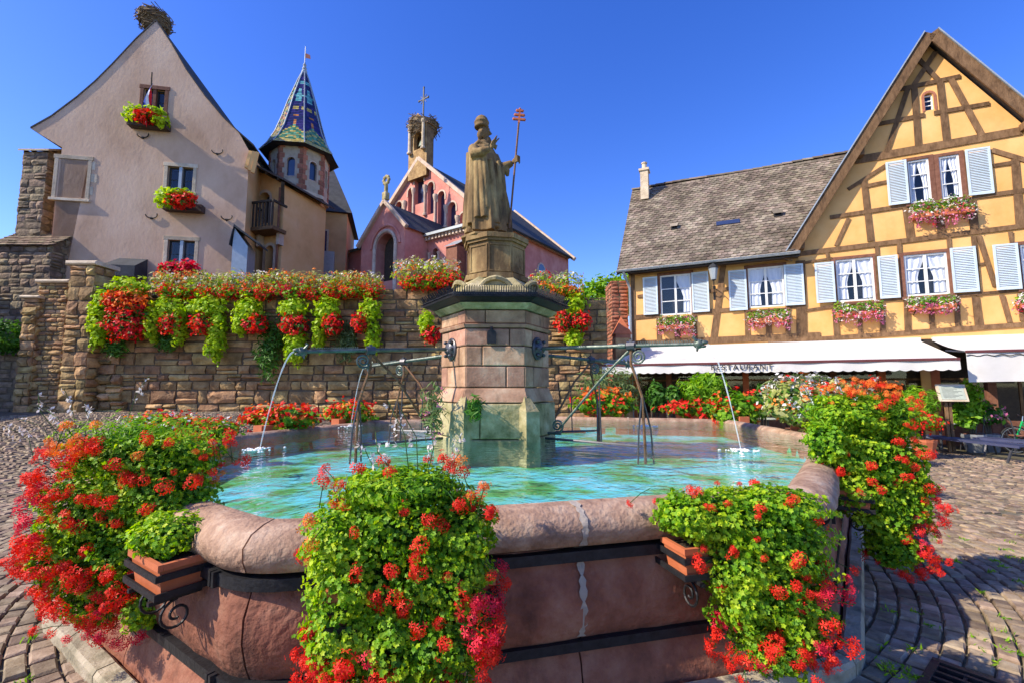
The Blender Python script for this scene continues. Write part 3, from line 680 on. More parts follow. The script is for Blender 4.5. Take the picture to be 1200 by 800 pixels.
    m.tube([q(580.5, 184, -.31), q(583.5, 183.2, -.31), q(582, 186, -.31)], [.014, .013, .011], 8); m.tube([q(580, 186, -.30), q(582.5, 186, -.30), q(581, 188, -.30)], [.013, .012, .01], 8)
    m.tube([q(577, 184, -.36), q(578.5, 180.5, -.365), q(580.5, 178.5, -.355)], [.015, .014, .011], 8)
    # left arm holding the staff
    m.tube([q(578, 183, .05), q(583, 195, .02), q(591, 198, -.04), q(600, 193.5, -.06)], [.09, .088, .075, .045], 12)
    m.tube([q(590, 197, -.04), q(594, 203, -.04), q(595, 208, -.03)], [.06, .05, .02], 10)
    m.ell(q(603, 191.5, -.06), (.04, .035, .045), 10, 8)
    for i in range(4): 
        v = 187.5 + i * 2.1; m.tube([q(603.0, v, -.085), q(606.3, v - .3, -.115), q(609, v, -.085), q(608.2, v + .3, -.055)], [.014, .014, .013, .011], 8)
    m.tube([q(602.5, 189, -.04), q(605, 186.5, -.03), q(607, 186, -.045)], [.015, .014, .011], 8)
    # shoes
    m.ell(q(581, 271, -.2), (.07, .06, .04), 8, 6); m.ell(q(590, 271, -.12), (.07, .05, .04), 8, 6)
    me = remesh(m, .0095, 1); me.materials.append(X['statuestone']); mk('body', me, T)
    m = MB(); oc = ngon(8, .40, math.pi / 8); m.prismz(oc, .0, .03); m.build('base_slab', X['statuestone'], T)
    m = MB(); a, b = q(597, 272, -.08), q(608.5, 141, -.085); m.tube([a + Vector((0, 0, .03)), b], .014, 8)
    m.build('staff', X['rust'], T, smooth=True)
    d = (b - a).normalized(); sx = Vector((d.z, 0, -d.x)).normalized()
    m = MB(); m.bar(b, b + d * .10, .028, .028)
    for i, w_ in enumerate((.035, .055, .07)):
        c = b + d * (.075 - i * .068 + .02); m.bar(c - sx * w_ * 1.15, c + sx * w_ * 1.15, .028, .034, (0, 1, 0))
        for sg in (-1, 1): m.ell(c + sx * w_ * 1.15 * sg, (.022, .018, .024), 8, 6)
    m.ell(b + d * .115, (.02, .02, .028), 8, 6); m.bar(b - d * .1, b + d * .02, .03, .03); m.build('triple_cross', X['terracotta'], T)
build_statue()

# ------------------------------------------------------------------ plants
LEAF5 = []
for k in range(5):
    a = 2 * math.pi * k / 5
    LEAF5.append([(0, 0, -.12), (.60 * math.cos(a - .628), .60 * math.sin(a - .628), .25), (math.cos(a), math.sin(a), .05), (.60 * math.cos(a + .628), .60 * math.sin(a + .628), .25)])
T_LEAF = np.array(LEAF5)                                  # 5 quads
T_DIAM = np.array([[(-1, 0, 0), (0, -.55, .1), (1, 0, 0), (0, .55, .1)]], float)
T_LONG = np.array([[(-1, 0, 0), (0, -.20, .06), (1, 0, -.1), (0, .20, .06)]], float)
T_FLOR = np.array([[(0, 0, 0), (.62 * math.cos(a - .30), .62 * math.sin(a - .30), .25), (math.cos(a), math.sin(a), .1), (.62 * math.cos(a + .30), .62 * math.sin(a + .30), .25)] for a in np.arange(5) * 2 * math.pi / 5])
def frames(nrm, g):
    n = nrm / np.linalg.norm(nrm, axis=1, keepdims=True); h = g.normal(size=n.shape)
    x = np.cross(h, n); x /= np.linalg.norm(x, axis=1, keepdims=True) + 1e-9; y = np.cross(n, x); return x, y, n
def scatter(tmpl, P, Nn, size, g, var=None):
    """tmpl (q,4,3) -> verts, quads, var"""
    x, y, n = frames(Nn, g); q = tmpl.shape[0]; T = tmpl.reshape(-1, 3)
    V = P[:, None, :] + size[:, None, None] * (T[None, :, 0:1] * x[:, None, :] + T[None, :, 1:2] * y[:, None, :] + T[None, :, 2:3] * n[:, None, :])
    V = V.reshape(-1, 3); Fc = np.arange(len(V)).reshape(-1, 4)
    if var is None:
        var = np.clip(.55 * g.random(len(P)) + .22 + .28 * np.sin(P[:, 0] * 9 + 1.3 * np.sin(P[:, 2] * 11)) * np.sin(P[:, 2] * 10 + P[:, 1] * 7), 0, 1)
    return V, Fc, np.repeat(var, q)
def cat(parts):
    V = []; Fc = []; var = []; b = 0
    for v, f, a in parts: V.append(v); Fc.append(f + b); var.append(a); b += len(v)
    return np.concatenate(V), np.concatenate(Fc), np.concatenate(var)
def blob_pts(blobs, n, g, shell=.30, jit=.55, up=.45):
    """blobs: (c, (rx,ry,rz)[, weight])"""
    W = np.array([(b[1][0] * b[1][1] + b[1][0] * b[1][2] + b[1][1] * b[1][2]) * (b[2] if len(b) > 2 else 1) for b in blobs]); W /= W.sum()
    idx = g.choice(len(blobs), n, p=W); c = np.array([tuple(b[0]) for b in blobs])[idx]; r = np.array([b[1] for b in blobs])[idx]
    d = g.normal(size=(n, 3)); d /= np.linalg.norm(d, axis=1, keepdims=True)
    lump = 1 + .20 * np.sin(d[:, 0] * 5 + idx) * np.sin(d[:, 1] * 6 + 2 * idx) + .16 * np.sin(d[:, 2] * 9 + idx * 1.7 + d[:, 0] * 4)
    rad = (1 - shell * g.random(n) ** 1.6) * lump
    P = c + d * r * rad[:, None]
    Nn = d / r; Nn /= np.linalg.norm(Nn, axis=1, keepdims=True); Nn = Nn + g.normal(size=(n, 3)) * jit; Nn[:, 2] += up
    return P, Nn
def pb(u, v, ru, rv, Y, ry, wt=1.0):                     # blob surveyed from the photo: centre and half sizes in pixels
    c = at(u, v, Y); k = Y / F; return (tuple(c), (ru * k, ry, rv * k), wt)
HEADS = {}
def head_mesh(kind, mat, seed, nfl=17, rad=.047, fl=.027):
    g = np.random.default_rng(seed); i = np.arange(nfl) + .5; ph = np.arccos(1 - 1.1 * i / nfl); th = np.pi * (1 + 5 ** .5) * i + seed
    d = np.stack([np.cos(th) * np.sin(ph), np.sin(th) * np.sin(ph), np.cos(ph)], 1); P = d * rad * (.85 + .28 * g.normal(size=(nfl, 1)))
    v, f, a = scatter(T_FLOR, P, d + g.normal(size=d.shape) * .25, np.full(nfl, fl) * g.uniform(.8, 1.2, nfl), g)
    me = npmesh('flower_head', v, f, a); me.materials.append(X[mat]); return me
for kd, mt in (('red', 'petalred'), ('crimson', 'petalcrimson'), ('orange', 'petalorange')): HEADS[kd] = [head_mesh(kd, mt, s, 12 + 2 * s) for s in range(5)]
def foliage_obj(T, o0, name, mat, V, Fc, var, kind='stuff'):
    me = npmesh(name, V - np.array(o0), Fc, var); return mk(name, me, T, X[mat], kind=kind)
def geranium(name, label, cat_, group, base, layers, flowers, heads=None, stems=None, extra=None, seed=0):
    """layers: (matname, template, blobs, n, size, shell, partname); flowers: (mat, blobs, n, size) joined far blossom; heads: (kind, blobs, n, scale) individual"""
    g = np.random.default_rng(seed); T = thing(name, label, cat_, base, 0, group); b0 = np.array(tuple(base))
    for i, (mt, tm, blobs, n, size, shell, pn) in enumerate(layers):
        P, Nn = blob_pts(blobs, n, g, shell); v, f, a = scatter(tm, P, Nn, size * g.uniform(.65, 1.25, n), g)
        foliage_obj(T, b0, pn, mt, v, f, a)
    for mt, blobs, n, size in flowers or []:
        P, Nn = blob_pts(blobs, n, g, .14, .5); parts = []
        for k in range(4): parts.append(scatter(T_DIAM, P + g.normal(size=P.shape) * size * .7, Nn + g.normal(size=Nn.shape) * .6, size * g.uniform(.5, 1.0, n), g))
        v, f, a = cat(parts); foliage_obj(T, b0, 'blossoms', mt, v, f, a)
    sv, sf = [], []
    for kd, blobs, n, sc, lift in heads or []:
        P, Nn = blob_pts(blobs, n * 14, g, .10, .3, .15)
        body = [b for l in layers for b in l[2]]; keep = np.ones(len(P), bool)
        for c_, r_, *_ in body: keep &= (((P - np.array(c_)) / (np.array(r_) * .93)) ** 2).sum(1) > 1
        keep &= (Nn[:, 1] < .35) | (g.random(len(P)) < .25)
        P, Nn = P[keep][:n], Nn[keep][:n]
        for p, q in zip(P, Nn):
            q = q / np.linalg.norm(q); p = p + q * lift * g.uniform(.3, 1.3)
            o = bpy.data.objects.new('flower_head', HEADS[kd][int(g.integers(5))]); link(o, T)
            o.location = Vector(p - b0); o.rotation_euler = Vector(q).to_track_quat('Z', 'Y').to_euler(); o.rotation_euler.rotate_axis('Z', g.uniform(0, 6)); s = sc * g.uniform(.5, 1.15); o.scale = (s, s * g.uniform(.75, 1.1), s)
            if stems is not None: stems.append((p, p - q * (lift + .12)))
    if stems:
        mb = MB()
        for a, b in stems: mb.tube([Vector(b - b0), Vector((a + b) / 2 - b0) + Vector((0, 0, .01)), Vector(a - b0)], .0022, 3, cap=False)
        me = mb.mesh('stems', fix=False); mk('stems', me, T, X['leafdark'], kind='stuff')
    return T
def terracotta_box(T, o0, c, wdt, ang, dep=.20, h=.17):
    """terracotta trough held in an iron bracket; c is its top centre"""
    mb = MB(); mb.M = Matrix.Translation(Vector(c) - Vector(o0)) @ Matrix.Rotation(ang, 4, 'Z')
    a, b = wdt / 2, dep / 2
    mb.add([(-a + .02, -b + .02, -h), (a - .02, -b + .02, -h), (a - .02, b - .02, -h), (-a + .02, b - .02, -h), (-a, -b, -.03), (a, -b, -.03), (a, b, -.03), (-a, b, -.03)],
           [(3, 2, 1, 0), (0, 1, 5, 4), (1, 2, 6, 5), (2, 3, 7, 6), (3, 0, 4, 7), (4, 5, 6, 7)])
    mb.box(-a - .012, a + .012, -b - .012, -b + .01, -.03, 0); mb.box(-a - .012, a + .012, b - .01, b + .012, -.03, 0); mb.box(-a - .012, -a + .01, -b + .011, b - .011, -.03, -.001); mb.box(a - .01, a + .012, -b + .011, b - .011, -.03, -.001)
    mb.build('trough', X['terracotta'], T)
    mb = MB(); mb.M = Matrix.Translation(Vector(c) - Vector(o0)) @ Matrix.Rotation(ang, 4, 'Z'); mb.box(-a + .012, a - .012, -b + .012, b - .012, -.05, -.02); mb.build('soil', X['soil'], T)
    mb = MB(); mb.M = Matrix.Translation(Vector(c) - Vector(o0)) @ Matrix.Rotation(ang, 4, 'Z')
    for z in (-.06, -h + .03):
        e = .016
        mb.box(-a - e - .006, a + e + .006, -b - e - .006, -b - e + .004, z - .015, z + .015)
        for sx in (-1, 1): mb.box(sx * (a + e) - .005, sx * (a + e) + .005, -b - e + .004, b + .06, z - .0149, z + .0149)
    for sx in (-.7, .7):
        mb.box(sx * a - .012, sx * a + .012, -b - .02, b + .05, -h - .022, -h - .004)
        mb.tube([(sx * a, p.x, p.z) for p in spiral((0, 0, -h - .10), (1, 0, 0), (0, 0, 1), .075, 1.6, a0=math.pi / 2)], .007, 5)
    mb.build('bracket', X['iron'], T)

# ------------------------------------------------------------------ building helpers
def holed_wall(name, outer, holes, mat, parent, y=0.0, reveal=.16):
    polys = [[Vector((p[0], p[1], 0)) for p in outer]] + [[Vector((p[0], p[1], 0)) for p in h] for h in holes]
    flat = [p for q in polys for p in q]; tris = tessellate_polygon(polys)
    mb = MB(); mb.add([(p.x, y, p.y) for p in flat], [tuple(t) for t in tris])
    for h in holes:
        n = len(h); mb.add([(p[0], y, p[1]) for p in h] + [(p[0], y + reveal, p[1]) for p in h], [(i, (i + 1) % n, (i + 1) % n + n, i + n) for i in range(n)])
    return mk(name, mb.mesh(name), parent, mat)
def rect(a, b): return [(min(a[0], b[0]), min(a[1], b[1])), (max(a[0], b[0]), min(a[1], b[1])), (max(a[0], b[0]), max(a[1], b[1])), (min(a[0], b[0]), max(a[1], b[1]))]
def bounds(pts): xs = [p[0] for p in pts]; zs = [p[1] for p in pts]; return min(xs), max(xs), min(zs), max(zs)
def pxrect(fc, u0, v0, u1, v1, off=0):
    """upright rectangle on a facade from the photo's box"""
    P = [fc.loc(u0, (v0 + v1) / 2, off), fc.loc(u1, (v0 + v1) / 2, off)]; Z = [fc.loc((u0 + u1) / 2, v0, off)[1], fc.loc((u0 + u1) / 2, v1, off)[1]]
    return P[0][0], P[1][0], Z[1], Z[0]
def arch(x0, x1, z0, z1, n=8):
    r = (x1 - x0) / 2; c = (x0 + x1) / 2; zz = z1 - r
    return [(x0, z0), (x1, z0)] + [(c + r * math.cos(t), zz + r * math.sin(t)) for t in np.linspace(0, math.pi, n)]
def casement(T, x0, x1, z0, z1, y=.04, lights=2, rows=3, fw=.05, curtains=True, mat='whitepaint', seed=0, sash=True):
    """white casement window: part window > muntin, pane, curtain, backing"""
    rr = random.Random(seed)
    W = MB(); W.box(x0, x0 + fw, y, y + .06, z0, z1); W.box(x1 - fw, x1, y, y + .06, z0, z1); W.box(x0 + fw, x1 - fw, y + .001, y + .059, z0, z0 + fw); W.box(x0 + fw, x1 - fw, y + .001, y + .059, z1 - fw, z1)
    wd = (x1 - x0 - 2 * fw) / lights
    for k in range(1, lights): c = x0 + fw + wd * k; W.box(c - fw * .7, c + fw * .7, y - .008, y + .058, z0 + fw, z1 - fw)
    o = W.build('window', X[mat], T)
    for k in range(lights):
        a, b = x0 + fw + wd * k, x0 + fw + wd * (k + 1)
        for r_ in range(1, rows): m = MB(); zz = z0 + fw + (z1 - z0 - 2 * fw) * r_ / rows; m.box(a, b, y + .012, y + .038, zz - .014, zz + .014); m.build('muntin', X[mat], o)
    for k in range(lights):
        a, b = x0 + fw + wd * k, x0 + fw + wd * (k + 1)
        m = MB(); m.add([(a, y + .026, z0 + fw), (b, y + .026, z0 + fw), (b, y + .026, z1 - fw), (a, y + .026, z1 - fw)], [(0, 1, 2, 3)]); m.build('pane', X['glass'], o)
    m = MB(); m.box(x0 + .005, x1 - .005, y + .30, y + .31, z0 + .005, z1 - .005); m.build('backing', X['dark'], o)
    if curtains:
        H = z1 - z0 - 2 * fw
        df = rr.uniform(.34, .58)
        for side in ((0, 1) if seed != 0 else (1,)):
            n = 9; vs = []; rows_ = 8
            for i in range(rows_):
                t = i / (rows_ - 1); z = z1 - fw - H * t * .97
                half = (x1 - x0) / 2 - fw; wdt = half * (1.0 - df * ss(t / .62)) if t < .62 else half * (1 - df + .12 * (t - .62))
                for j in range(n):
                    s_ = j / (n - 1); xx = (x0 + fw + wdt * s_) if side == 0 else (x1 - fw - wdt * s_); vs.append((xx, y + .06 + .02 * math.sin(s_ * 14 + t * 2), z))
            m = MB(); m.add(vs, [(i * n + j, i * n + j + 1, (i + 1) * n + j + 1, (i + 1) * n + j) for i in range(rows_ - 1) for j in range(n - 1)]); m.build('curtain', X['curtain'], o, smooth=True)
    return o
def shutter(T, x0, x1, z0, z1, y=-.06, tilt=0, hinge='r'):
    rr = random.Random(int(x0 * 977 + z0 * 31)); tilt = tilt or rr.uniform(-.06, .0); hinge = 'r' if rr.random() < .5 else 'l'; tilt = tilt if hinge == 'r' else -tilt; y -= .02
    fw = .055; m = MB(); t = .035
    m.box(x0, x0 + fw, y, y + t, z0, z1); m.box(x1 - fw, x1, y, y + t, z0, z1)
    for a, b in ((z0, z0 + fw * 1.2), (z1 - fw, z1)): m.box(x0 + fw, x1 - fw, y + .001, y + t - .001, a, b)
    o = m.build('shutter', X['whitepaint'] if 0 else X['shutter'], T)
    n = int((z1 - z0 - 2.2 * fw) / .05); m = MB()
    for k in range(n):
        z = z0 + fw * 1.2 + (k + .5) * (z1 - z0 - 2.2 * fw) / n
        m.add([(x0 + fw, y + .003, z - .022), (x1 - fw, y + .003, z - .022), (x1 - fw, y + .03, z + .020), (x0 + fw, y + .03, z + .020), (x0 + fw, y + .008, z - .025), (x1 - fw, y + .008, z - .025), (x1 - fw, y + .035, z + .017), (x0 + fw, y + .035, z + .017)],
              [(0, 1, 2, 3), (7, 6, 5, 4), (0, 4, 5, 1), (2, 6, 7, 3)])
    s = m.build('slats', X['shutter'], o, kind='stuff')
    if tilt:
        px = x1 if hinge == 'r' else x0
        o.matrix_parent_inverse = Matrix(); o.location = (px, 0, 0); o.rotation_euler = (0, 0, tilt)
        for q in (o, s): q.data.transform(Matrix.Translation((-px, 0, 0)))
    return o
def tiles(mb, P, ex, ey, nrm, W, H, tw, th, lift=.03, seed=0, clip=None, round_=True):
    """courses of plain tiles on a roof slope: P lower-left corner, ex along eaves, ey up the slope"""
    rr = random.Random(seed); P = Vector(P); ex = Vector(ex); ey = Vector(ey); nrm = Vector(nrm); rows = int(H / th)
    for r_ in range(rows):
        o = tw / 2 if r_ % 2 else 0; n = int(W / tw) + 1
        for c in range(n):
            a = max(0, c * tw - o); b = min(W, (c + 1) * tw - o)
            if b - a < .03: continue
            if clip and not clip((a + b) / 2, r_ * th + th / 2): continue
            y0 = r_ * th + rr.uniform(-.012, .012); y1 = y0 + th * 1.5; g_ = .004; l = lift * rr.uniform(.75, 1.3)
            A = P + ex * (a + g_) + ey * y0; B = P + ex * (b - g_) + ey * y0; Cc = P + ex * (b - g_) + ey * y1; D = P + ex * (a + g_) + ey * y1
            mb.cv = rr.random(); mid = (A + B) / 2 - ey * (.035 if round_ else 0)
            mb.add([A + nrm * l, mid + nrm * l, B + nrm * l, Cc + nrm * .002, D + nrm * .002, A, mid, B], [(0, 1, 2, 3, 4), (5, 6, 1, 0), (6, 7, 2, 1), (5, 0, 4), (7, 3, 2)])
    mb.cv = 0
STONE_T = []
for sd in range(8):
    r_ = random.Random(sd + 50); vs = []
    for j in range(4):
        for i in range(4):
            e = (i in (0, 3)) or (j in (0, 3)); c = (i in (0, 3)) and (j in (0, 3))
            x = i / 3; z = j / 3
            if i == 0: x += .0
            vs.append((min(1, max(0, x + (0 if i in (0, 3) else r_.uniform(-.1, .1)))) * (1 if not c else 1) + (r_.uniform(.0, .06) * (1 if i == 0 else -1 if i == 3 else 0)), -(.35 if c else .6 if e else r_.uniform(.75, 1.15)) * r_.uniform(.85, 1.1), z + (r_.uniform(0, .08) * (1 if j == 0 else -1 if j == 3 else 0))))
    b = len(vs); ring = [0, 1, 2, 3, 7, 11, 15, 14, 13, 12, 8, 4]
    for k in ring: vs.append((vs[k][0], 0.3, vs[k][2]))
    fs = [(j * 4 + i, j * 4 + i + 1, (j + 1) * 4 + i + 1, (j + 1) * 4 + i) for j in range(3) for i in range(3)] + [(ring[k], b + k, b + (k + 1) % 12, ring[(k + 1) % 12]) for k in range(12)]
    STONE_T.append((vs, fs))
STONE_M = {}
def stone_mesh(i, mat):
    if (i, mat) not in STONE_M:
        m = MB(); m.add(*STONE_T[i]); me = m.mesh('stone'); me.materials.append(X[mat]); STONE_M[(i, mat)] = me
    return STONE_M[(i, mat)]
def masonry(T, x0, x1, z0, z1, mat, hs=(.2, .34), ws=(.28, .62), depth=.07, gap=.02, seed=0, y=0.0, top=None, indiv=300, M=None, name='stone', bumpy=1.0, ok=None):
    """coursed rubble as separate stones on the plane y of the parent's frame (facing -y)"""
    rr = random.Random(seed); z = z0; cnt = 0; rest = MB(); k = 0
    while z < z1 - .04:
        h = min(rr.uniform(*hs), z1 - z)
        if z1 - z - h < hs[0] * .5: h = z1 - z
        x = x0
        while x < x1 - .02:
            w_ = rr.uniform(*ws)
            if x1 - x - w_ < ws[0] * .6: w_ = x1 - x
            hh = h
            tp = top((x + w_ / 2)) if top else z1
            if z < tp - .06 and (ok is None or ok(x + w_ / 2, z + h / 2)):
                hh = min(h, tp - z); sp = rr.uniform(.35, .65) if (w_ > .42 and hh > .22 and rr.random() < .42) else 1
                for (fa, fb) in ([(0, sp), (sp, 1)] if sp < 1 else [(0, 1)]):
                    i = rr.randrange(8); dp = depth * rr.uniform(.5, 1.6) * bumpy
                    L_ = Matrix.Translation((x + gap / 2, y, z + hh * fa + gap / 2)) @ Matrix.Rotation(rr.uniform(-.03, .03), 4, 'Y') @ Matrix.Diagonal((w_ - gap, dp, hh * (fb - fa) - gap, 1))
                    if M is not None: L_ = M @ L_
                    if cnt < indiv:
                        o = bpy.data.objects.new(name, stone_mesh(i, mat)); link(o, T); o.matrix_local = L_; cnt += 1
                    else:
                        rest.M = L_; rest.cv = rr.random(); rest.add(*STONE_T[i])
            x += w_
        z += h
    if rest.v: rest.M = None; mk(name + 's', rest.mesh(name + 's', fix=False), T, X[mat], kind='stuff')
    return cnt

# ------------------------------------------------------------------ half-timbered restaurant house
HT = Facade(4.5, 17.2, .912, -.410)
Z6 = lambda x, y: (920 + x / 2.857, 20 + y / 2.857)
Z7 = lambda x, y: (900 + x / 4, 250 + y / 4)
Z5 = lambda x, y: (700 + x / 2.757, 150 + y / 2.757)
def timber(T, p, q, wpx, y=-.036, t=.06, mat='timber'):
    """beam on the facade between two photo points"""
    a = Vector(HT.loc(*p)); b = Vector(HT.loc(*q)); d = (b - a).normalized(); n = Vector((-d.y, d.x))
    Y = (HT.o + HT.d * ((a.x + b.x) / 2)).y; wd = wpx * Y / F / 2
    rr = random.Random(int(p[0] * 13 + p[1] * 7)); j = lambda: rr.uniform(-.012, .012)
    yy = y + rr.uniform(-.008, .0)
    m = MB(); A = [a - n * (wd + j()), b - n * (wd + j()), b + n * (wd + j()), a + n * (wd + j())]
    m.prism([(v.x, v.y) for v in A], yy, yy + t)
    return m.build('timber', X[mat], T)
def build_wing():
    T = thing('half_timbered_house', 'low yellow half-timbered house wing with brown tiled roof beside the gabled house', 'house', (HT.o.x, HT.o.y, 0), HT.ang)
    xl = HT.loc(738, 380)[0]; xr = HT.loc(938, 340)[0]; zb = 3.12; ze = 6.12
    wins = [(774, 322, 810, 369), (877, 313, 919, 360)]
    rects = [pxrect(HT, *w_) for w_ in wins]
    holes = [rect((a, c), (b, d)) for a, b, c, d in rects]
    holed_wall('upper_wall', rect((xl, zb), (xr, ze)), holes, X['plasteryellow'], T)
    for i, (a, b, c, d) in enumerate(rects):
        casement(T, a, b, c, d, y=.0, seed=i)
        m = MB()
        for q in ((a - .10, a, c - .07, d + .1), (b, b + .10, c - .07, d + .1)): m.box(q[0], q[1], -.035, .02, q[2], q[3])
        m.box(a, b, -.034, .02, d, d + .1); m.box(a - .12, b + .12, -.07, .02, c - .13, c - .0705); m.build('casing', X['timberred'], T)
    for s in ((754, 325, 771, 369), (811, 319, 831, 366), (854, 317, 875, 364), (919, 310, 942, 358)):
        a, b, c, d = pxrect(HT, *s, .06); shutter(T, a, b, c, d, y=-.095)
    B = [(Z5(110, 697), Z5(720, 669), 7), (Z5(120, 612), Z5(200, 606), 5), (Z5(305, 598), Z5(480, 584), 5), (Z5(610, 578), Z5(660, 574), 5), (Z5(115, 470), Z5(115, 690), 5), (Z5(198, 608), Z5(200, 690), 5), (Z5(258, 605), Z5(260, 688), 6), (Z5(313, 600), Z5(317, 685), 5),
         (Z5(408, 440), Z5(374, 685), 6), (Z5(483, 590), Z5(485, 680), 5), (Z5(553, 585), Z5(555, 675), 6), (Z5(615, 580), Z5(618, 672), 5), (Z5(655, 430), Z5(660, 672), 10), (Z5(112, 468), Z5(640, 408), 6), (Z5(130, 545), Z5(150, 543), 4), (Z5(362, 530), Z5(425, 520), 4)]
    for p, q, wd in B: timber(T, p, q, wd)
    # lower storey
    build_shopfront(T, xl, HT.loc(1262, 420)[0], zb)
    # side and back walls
    D = 7.6; m = MB(); m.box(xl, xl + .2, .02, D, 0, ze - .02); m.box(xl, xr, D - .2, D - .01, 0, ze - .03)
    m.add([(xl + .1, .1, ze), (xl + .1, D - .1, ze), (xl + .1, D / 2, ze + 4.6)], [(0, 1, 2)]); m.build('side_wall', X['plasteryellow'], T)
    # roof with tile courses, sagging ridge
    over = .35; rz = 4.75; hd = D / 2 - .1; y0 = -.5; z0 = ze - .12
    sl = Vector((0, hd - y0, rz + .15)); Hs = sl.length; ey = sl.normalized(); nr = Vector((0, -ey.z, ey.y)); xL = xl - over; xR = HT.loc(1010, 180)[0] + 2.2
    xE = HT.loc(934, 296)[0]; m = MB(); tiles(m, (xL, y0, z0), (1, 0, 0), ey, nr, xR - xL, Hs - .1, .19, .165, seed=4, lift=.035, clip=lambda a, b: a + xL < xE - .05 or y0 + b * ey.y > .25); m.build('roof_tiles', X['rooftile'], T, kind='stuff')
    m = MB(); n = 12; top = Vector((0, hd, z0 + rz + .15))
    yk = .15; zk = z0 + (top.z - z0) * (yk - y0) / (hd - y0); m.add([(xL, y0, z0 - .02), (xE, y0, z0 - .02), (xE, yk, zk - .02), (xR, yk, zk - .02), (xR, hd, top.z - .03), (xL, hd, top.z - .03), (xL, 2 * hd + .5, z0), (xR, 2 * hd + .5, z0)], [(0, 1, 2, 3, 4, 5), (5, 4, 7, 6)])
    m.add([(xL, y0, z0 - .10), (xE, y0, z0 - .10), (xE, yk, zk - .10), (xR, yk, zk - .10), (xR, hd, top.z - .12), (xL, hd, top.z - .12)], [(5, 4, 3, 2, 1, 0)])
    m.build('roof_deck', X['slatebrown'], T)
    k = int((xR - xL) / .36); me = None
    for i in range(k):
        m = MB(); x = xL + i * .36; zz = top.z + .02 + .03 * math.sin(i * .35)
        pts = [(x - .02, hd + .12 * math.cos(t), zz - .06 + .11 * math.sin(t)) for t in np.linspace(0, math.pi, 6)]; pts2 = [(x + .36, p[1] * 1 + 0, p[2] - .02) for p in pts]
        m.add(pts + pts2, [(j, j + 1, j + 7, j + 6) for j in range(5)]); m.cv = random.random(); m.build('ridge_tile', X['rooftile'], T)
    # verge edge on the left, fascia, gutter, downpipe
    m = MB(); m.bar((xL + .03, y0, z0 - .08), (xL + .03, hd, top.z - .1), .06, .14); m.bar((xL + .03, hd, top.z - .1), (xL + .03, 2 * hd + .5, z0), .06, .14); m.build('verge_board', X['darkwood'], T)
    m = MB(); pts = [(.06 * math.cos(t), .06 * math.sin(t)) for t in np.linspace(math.pi, 2 * math.pi, 7)]
    xE = HT.loc(934, 296)[0]
    m.add([(xL, y0 - .06 + p[0], z0 + .0 + p[1]) for p in pts] + [(xE, y0 - .06 + p[0], z0 + .03 + p[1]) for p in pts], [(j, j + 1, j + 8, j + 7) for j in range(6)]); m.tube([(xL, y0 - .12, z0 + .005), (xE, y0 - .12, z0 + .035)], .013, 6); m.build('gutter', X['leadgrey'], T)
    m = MB(); m.tube([(xl - .1, y0 - .06, z0 - .03), (xl - .02, -.2, z0 - .35), (xl + .05, -.10, z0 - .6), (xl + .05, -.10, 0.05)], .05, 8); m.build('downpipe', X['leadgrey'], T, smooth=True)
    m = MB(); m.box(xl, xE, y0 + .04, -.005, ze - .17, ze - .14); m.box(xl, xE, -.06, -.03, ze - .14, ze + .02); m.build('soffit', X['darkwood'], T)
    # chimney
    c = HT.loc(757, 215, -3.4); cx_ = c[0]; m = MB(); zc = top.z - .9
    m.box(cx_ - .17, cx_ + .17, hd - .9, hd - .5, zc, top.z + .42); m.box(cx_ - .22, cx_ + .22, hd - .95, hd - .45, top.z + .42, top.z + .52); m.lathe([(.12, 0), (.10, .28), (.13, .29), (.13, .34)], 10, (cx_, hd - .7, top.z + .52)); m.build('chimney', X['sandstone'], T)
    # small roof vents and skylight
    for (u, v, wd, mt) in ((790, 268, .22, 'dark'), (911, 253, .24, 'dark'), (853, 262, .8, 'windowblue')):
        for it in range(40):
            pass
        # intersect the view ray with the roof plane
        r = ray(u, v); lo, hi = 5., 40.
        for it in range(50):
            mid = (lo + hi) / 2; p = Vector((0, 0, EYE)) + r * mid; rel = Vector((p.x, p.y)) - HT.o; yy = rel.dot(HT.f); xx = rel.dot(HT.d); zr = z0 + (yy - y0) * (rz + .15) / (hd - y0)
            if p.z < zr and yy > y0: hi = mid
            elif yy > y0 + .0 and p.z < zr: hi = mid
            else: lo = mid if p.z > zr or yy < y0 else lo
            if p.z > zr: lo = mid
        c = Vector((xx, yy, p.z)); m = MB(); hw = wd / 2; hl = .13
        A = [c + Vector((sx * hw, 0, 0)) + ey * sy * hl + nr * .06 for sx, sy in ((-1, -1), (1, -1), (1, 1), (-1, 1))]; Bq = [p_ - nr * .08 for p_ in A]
        m.add(A + Bq, [(0, 1, 2, 3), (0, 4, 5, 1), (1, 5, 6, 2), (2, 6, 7, 3), (3, 7, 4, 0)]); m.build('skylight' if mt != 'dark' else 'roof_vent', X[mt], T)
        if mt == 'dark':
            m = MB(); A = [c + Vector((sx * (hw + .06), 0, 0)) + ey * (hl + .02) + nr * h for sx, h in ((-1, .04), (1, .04), (1, .16), (-1, .16))]; Bq = [c + Vector((sx * (hw + .02), 0, 0)) - ey * hl * .6 + nr * .16 for sx in (1, -1)]
            m.add(A + Bq, [(0, 1, 2, 3), (3, 2, 4, 5)]); m.build('vent_hood', X['rooftile'], T)
    return T
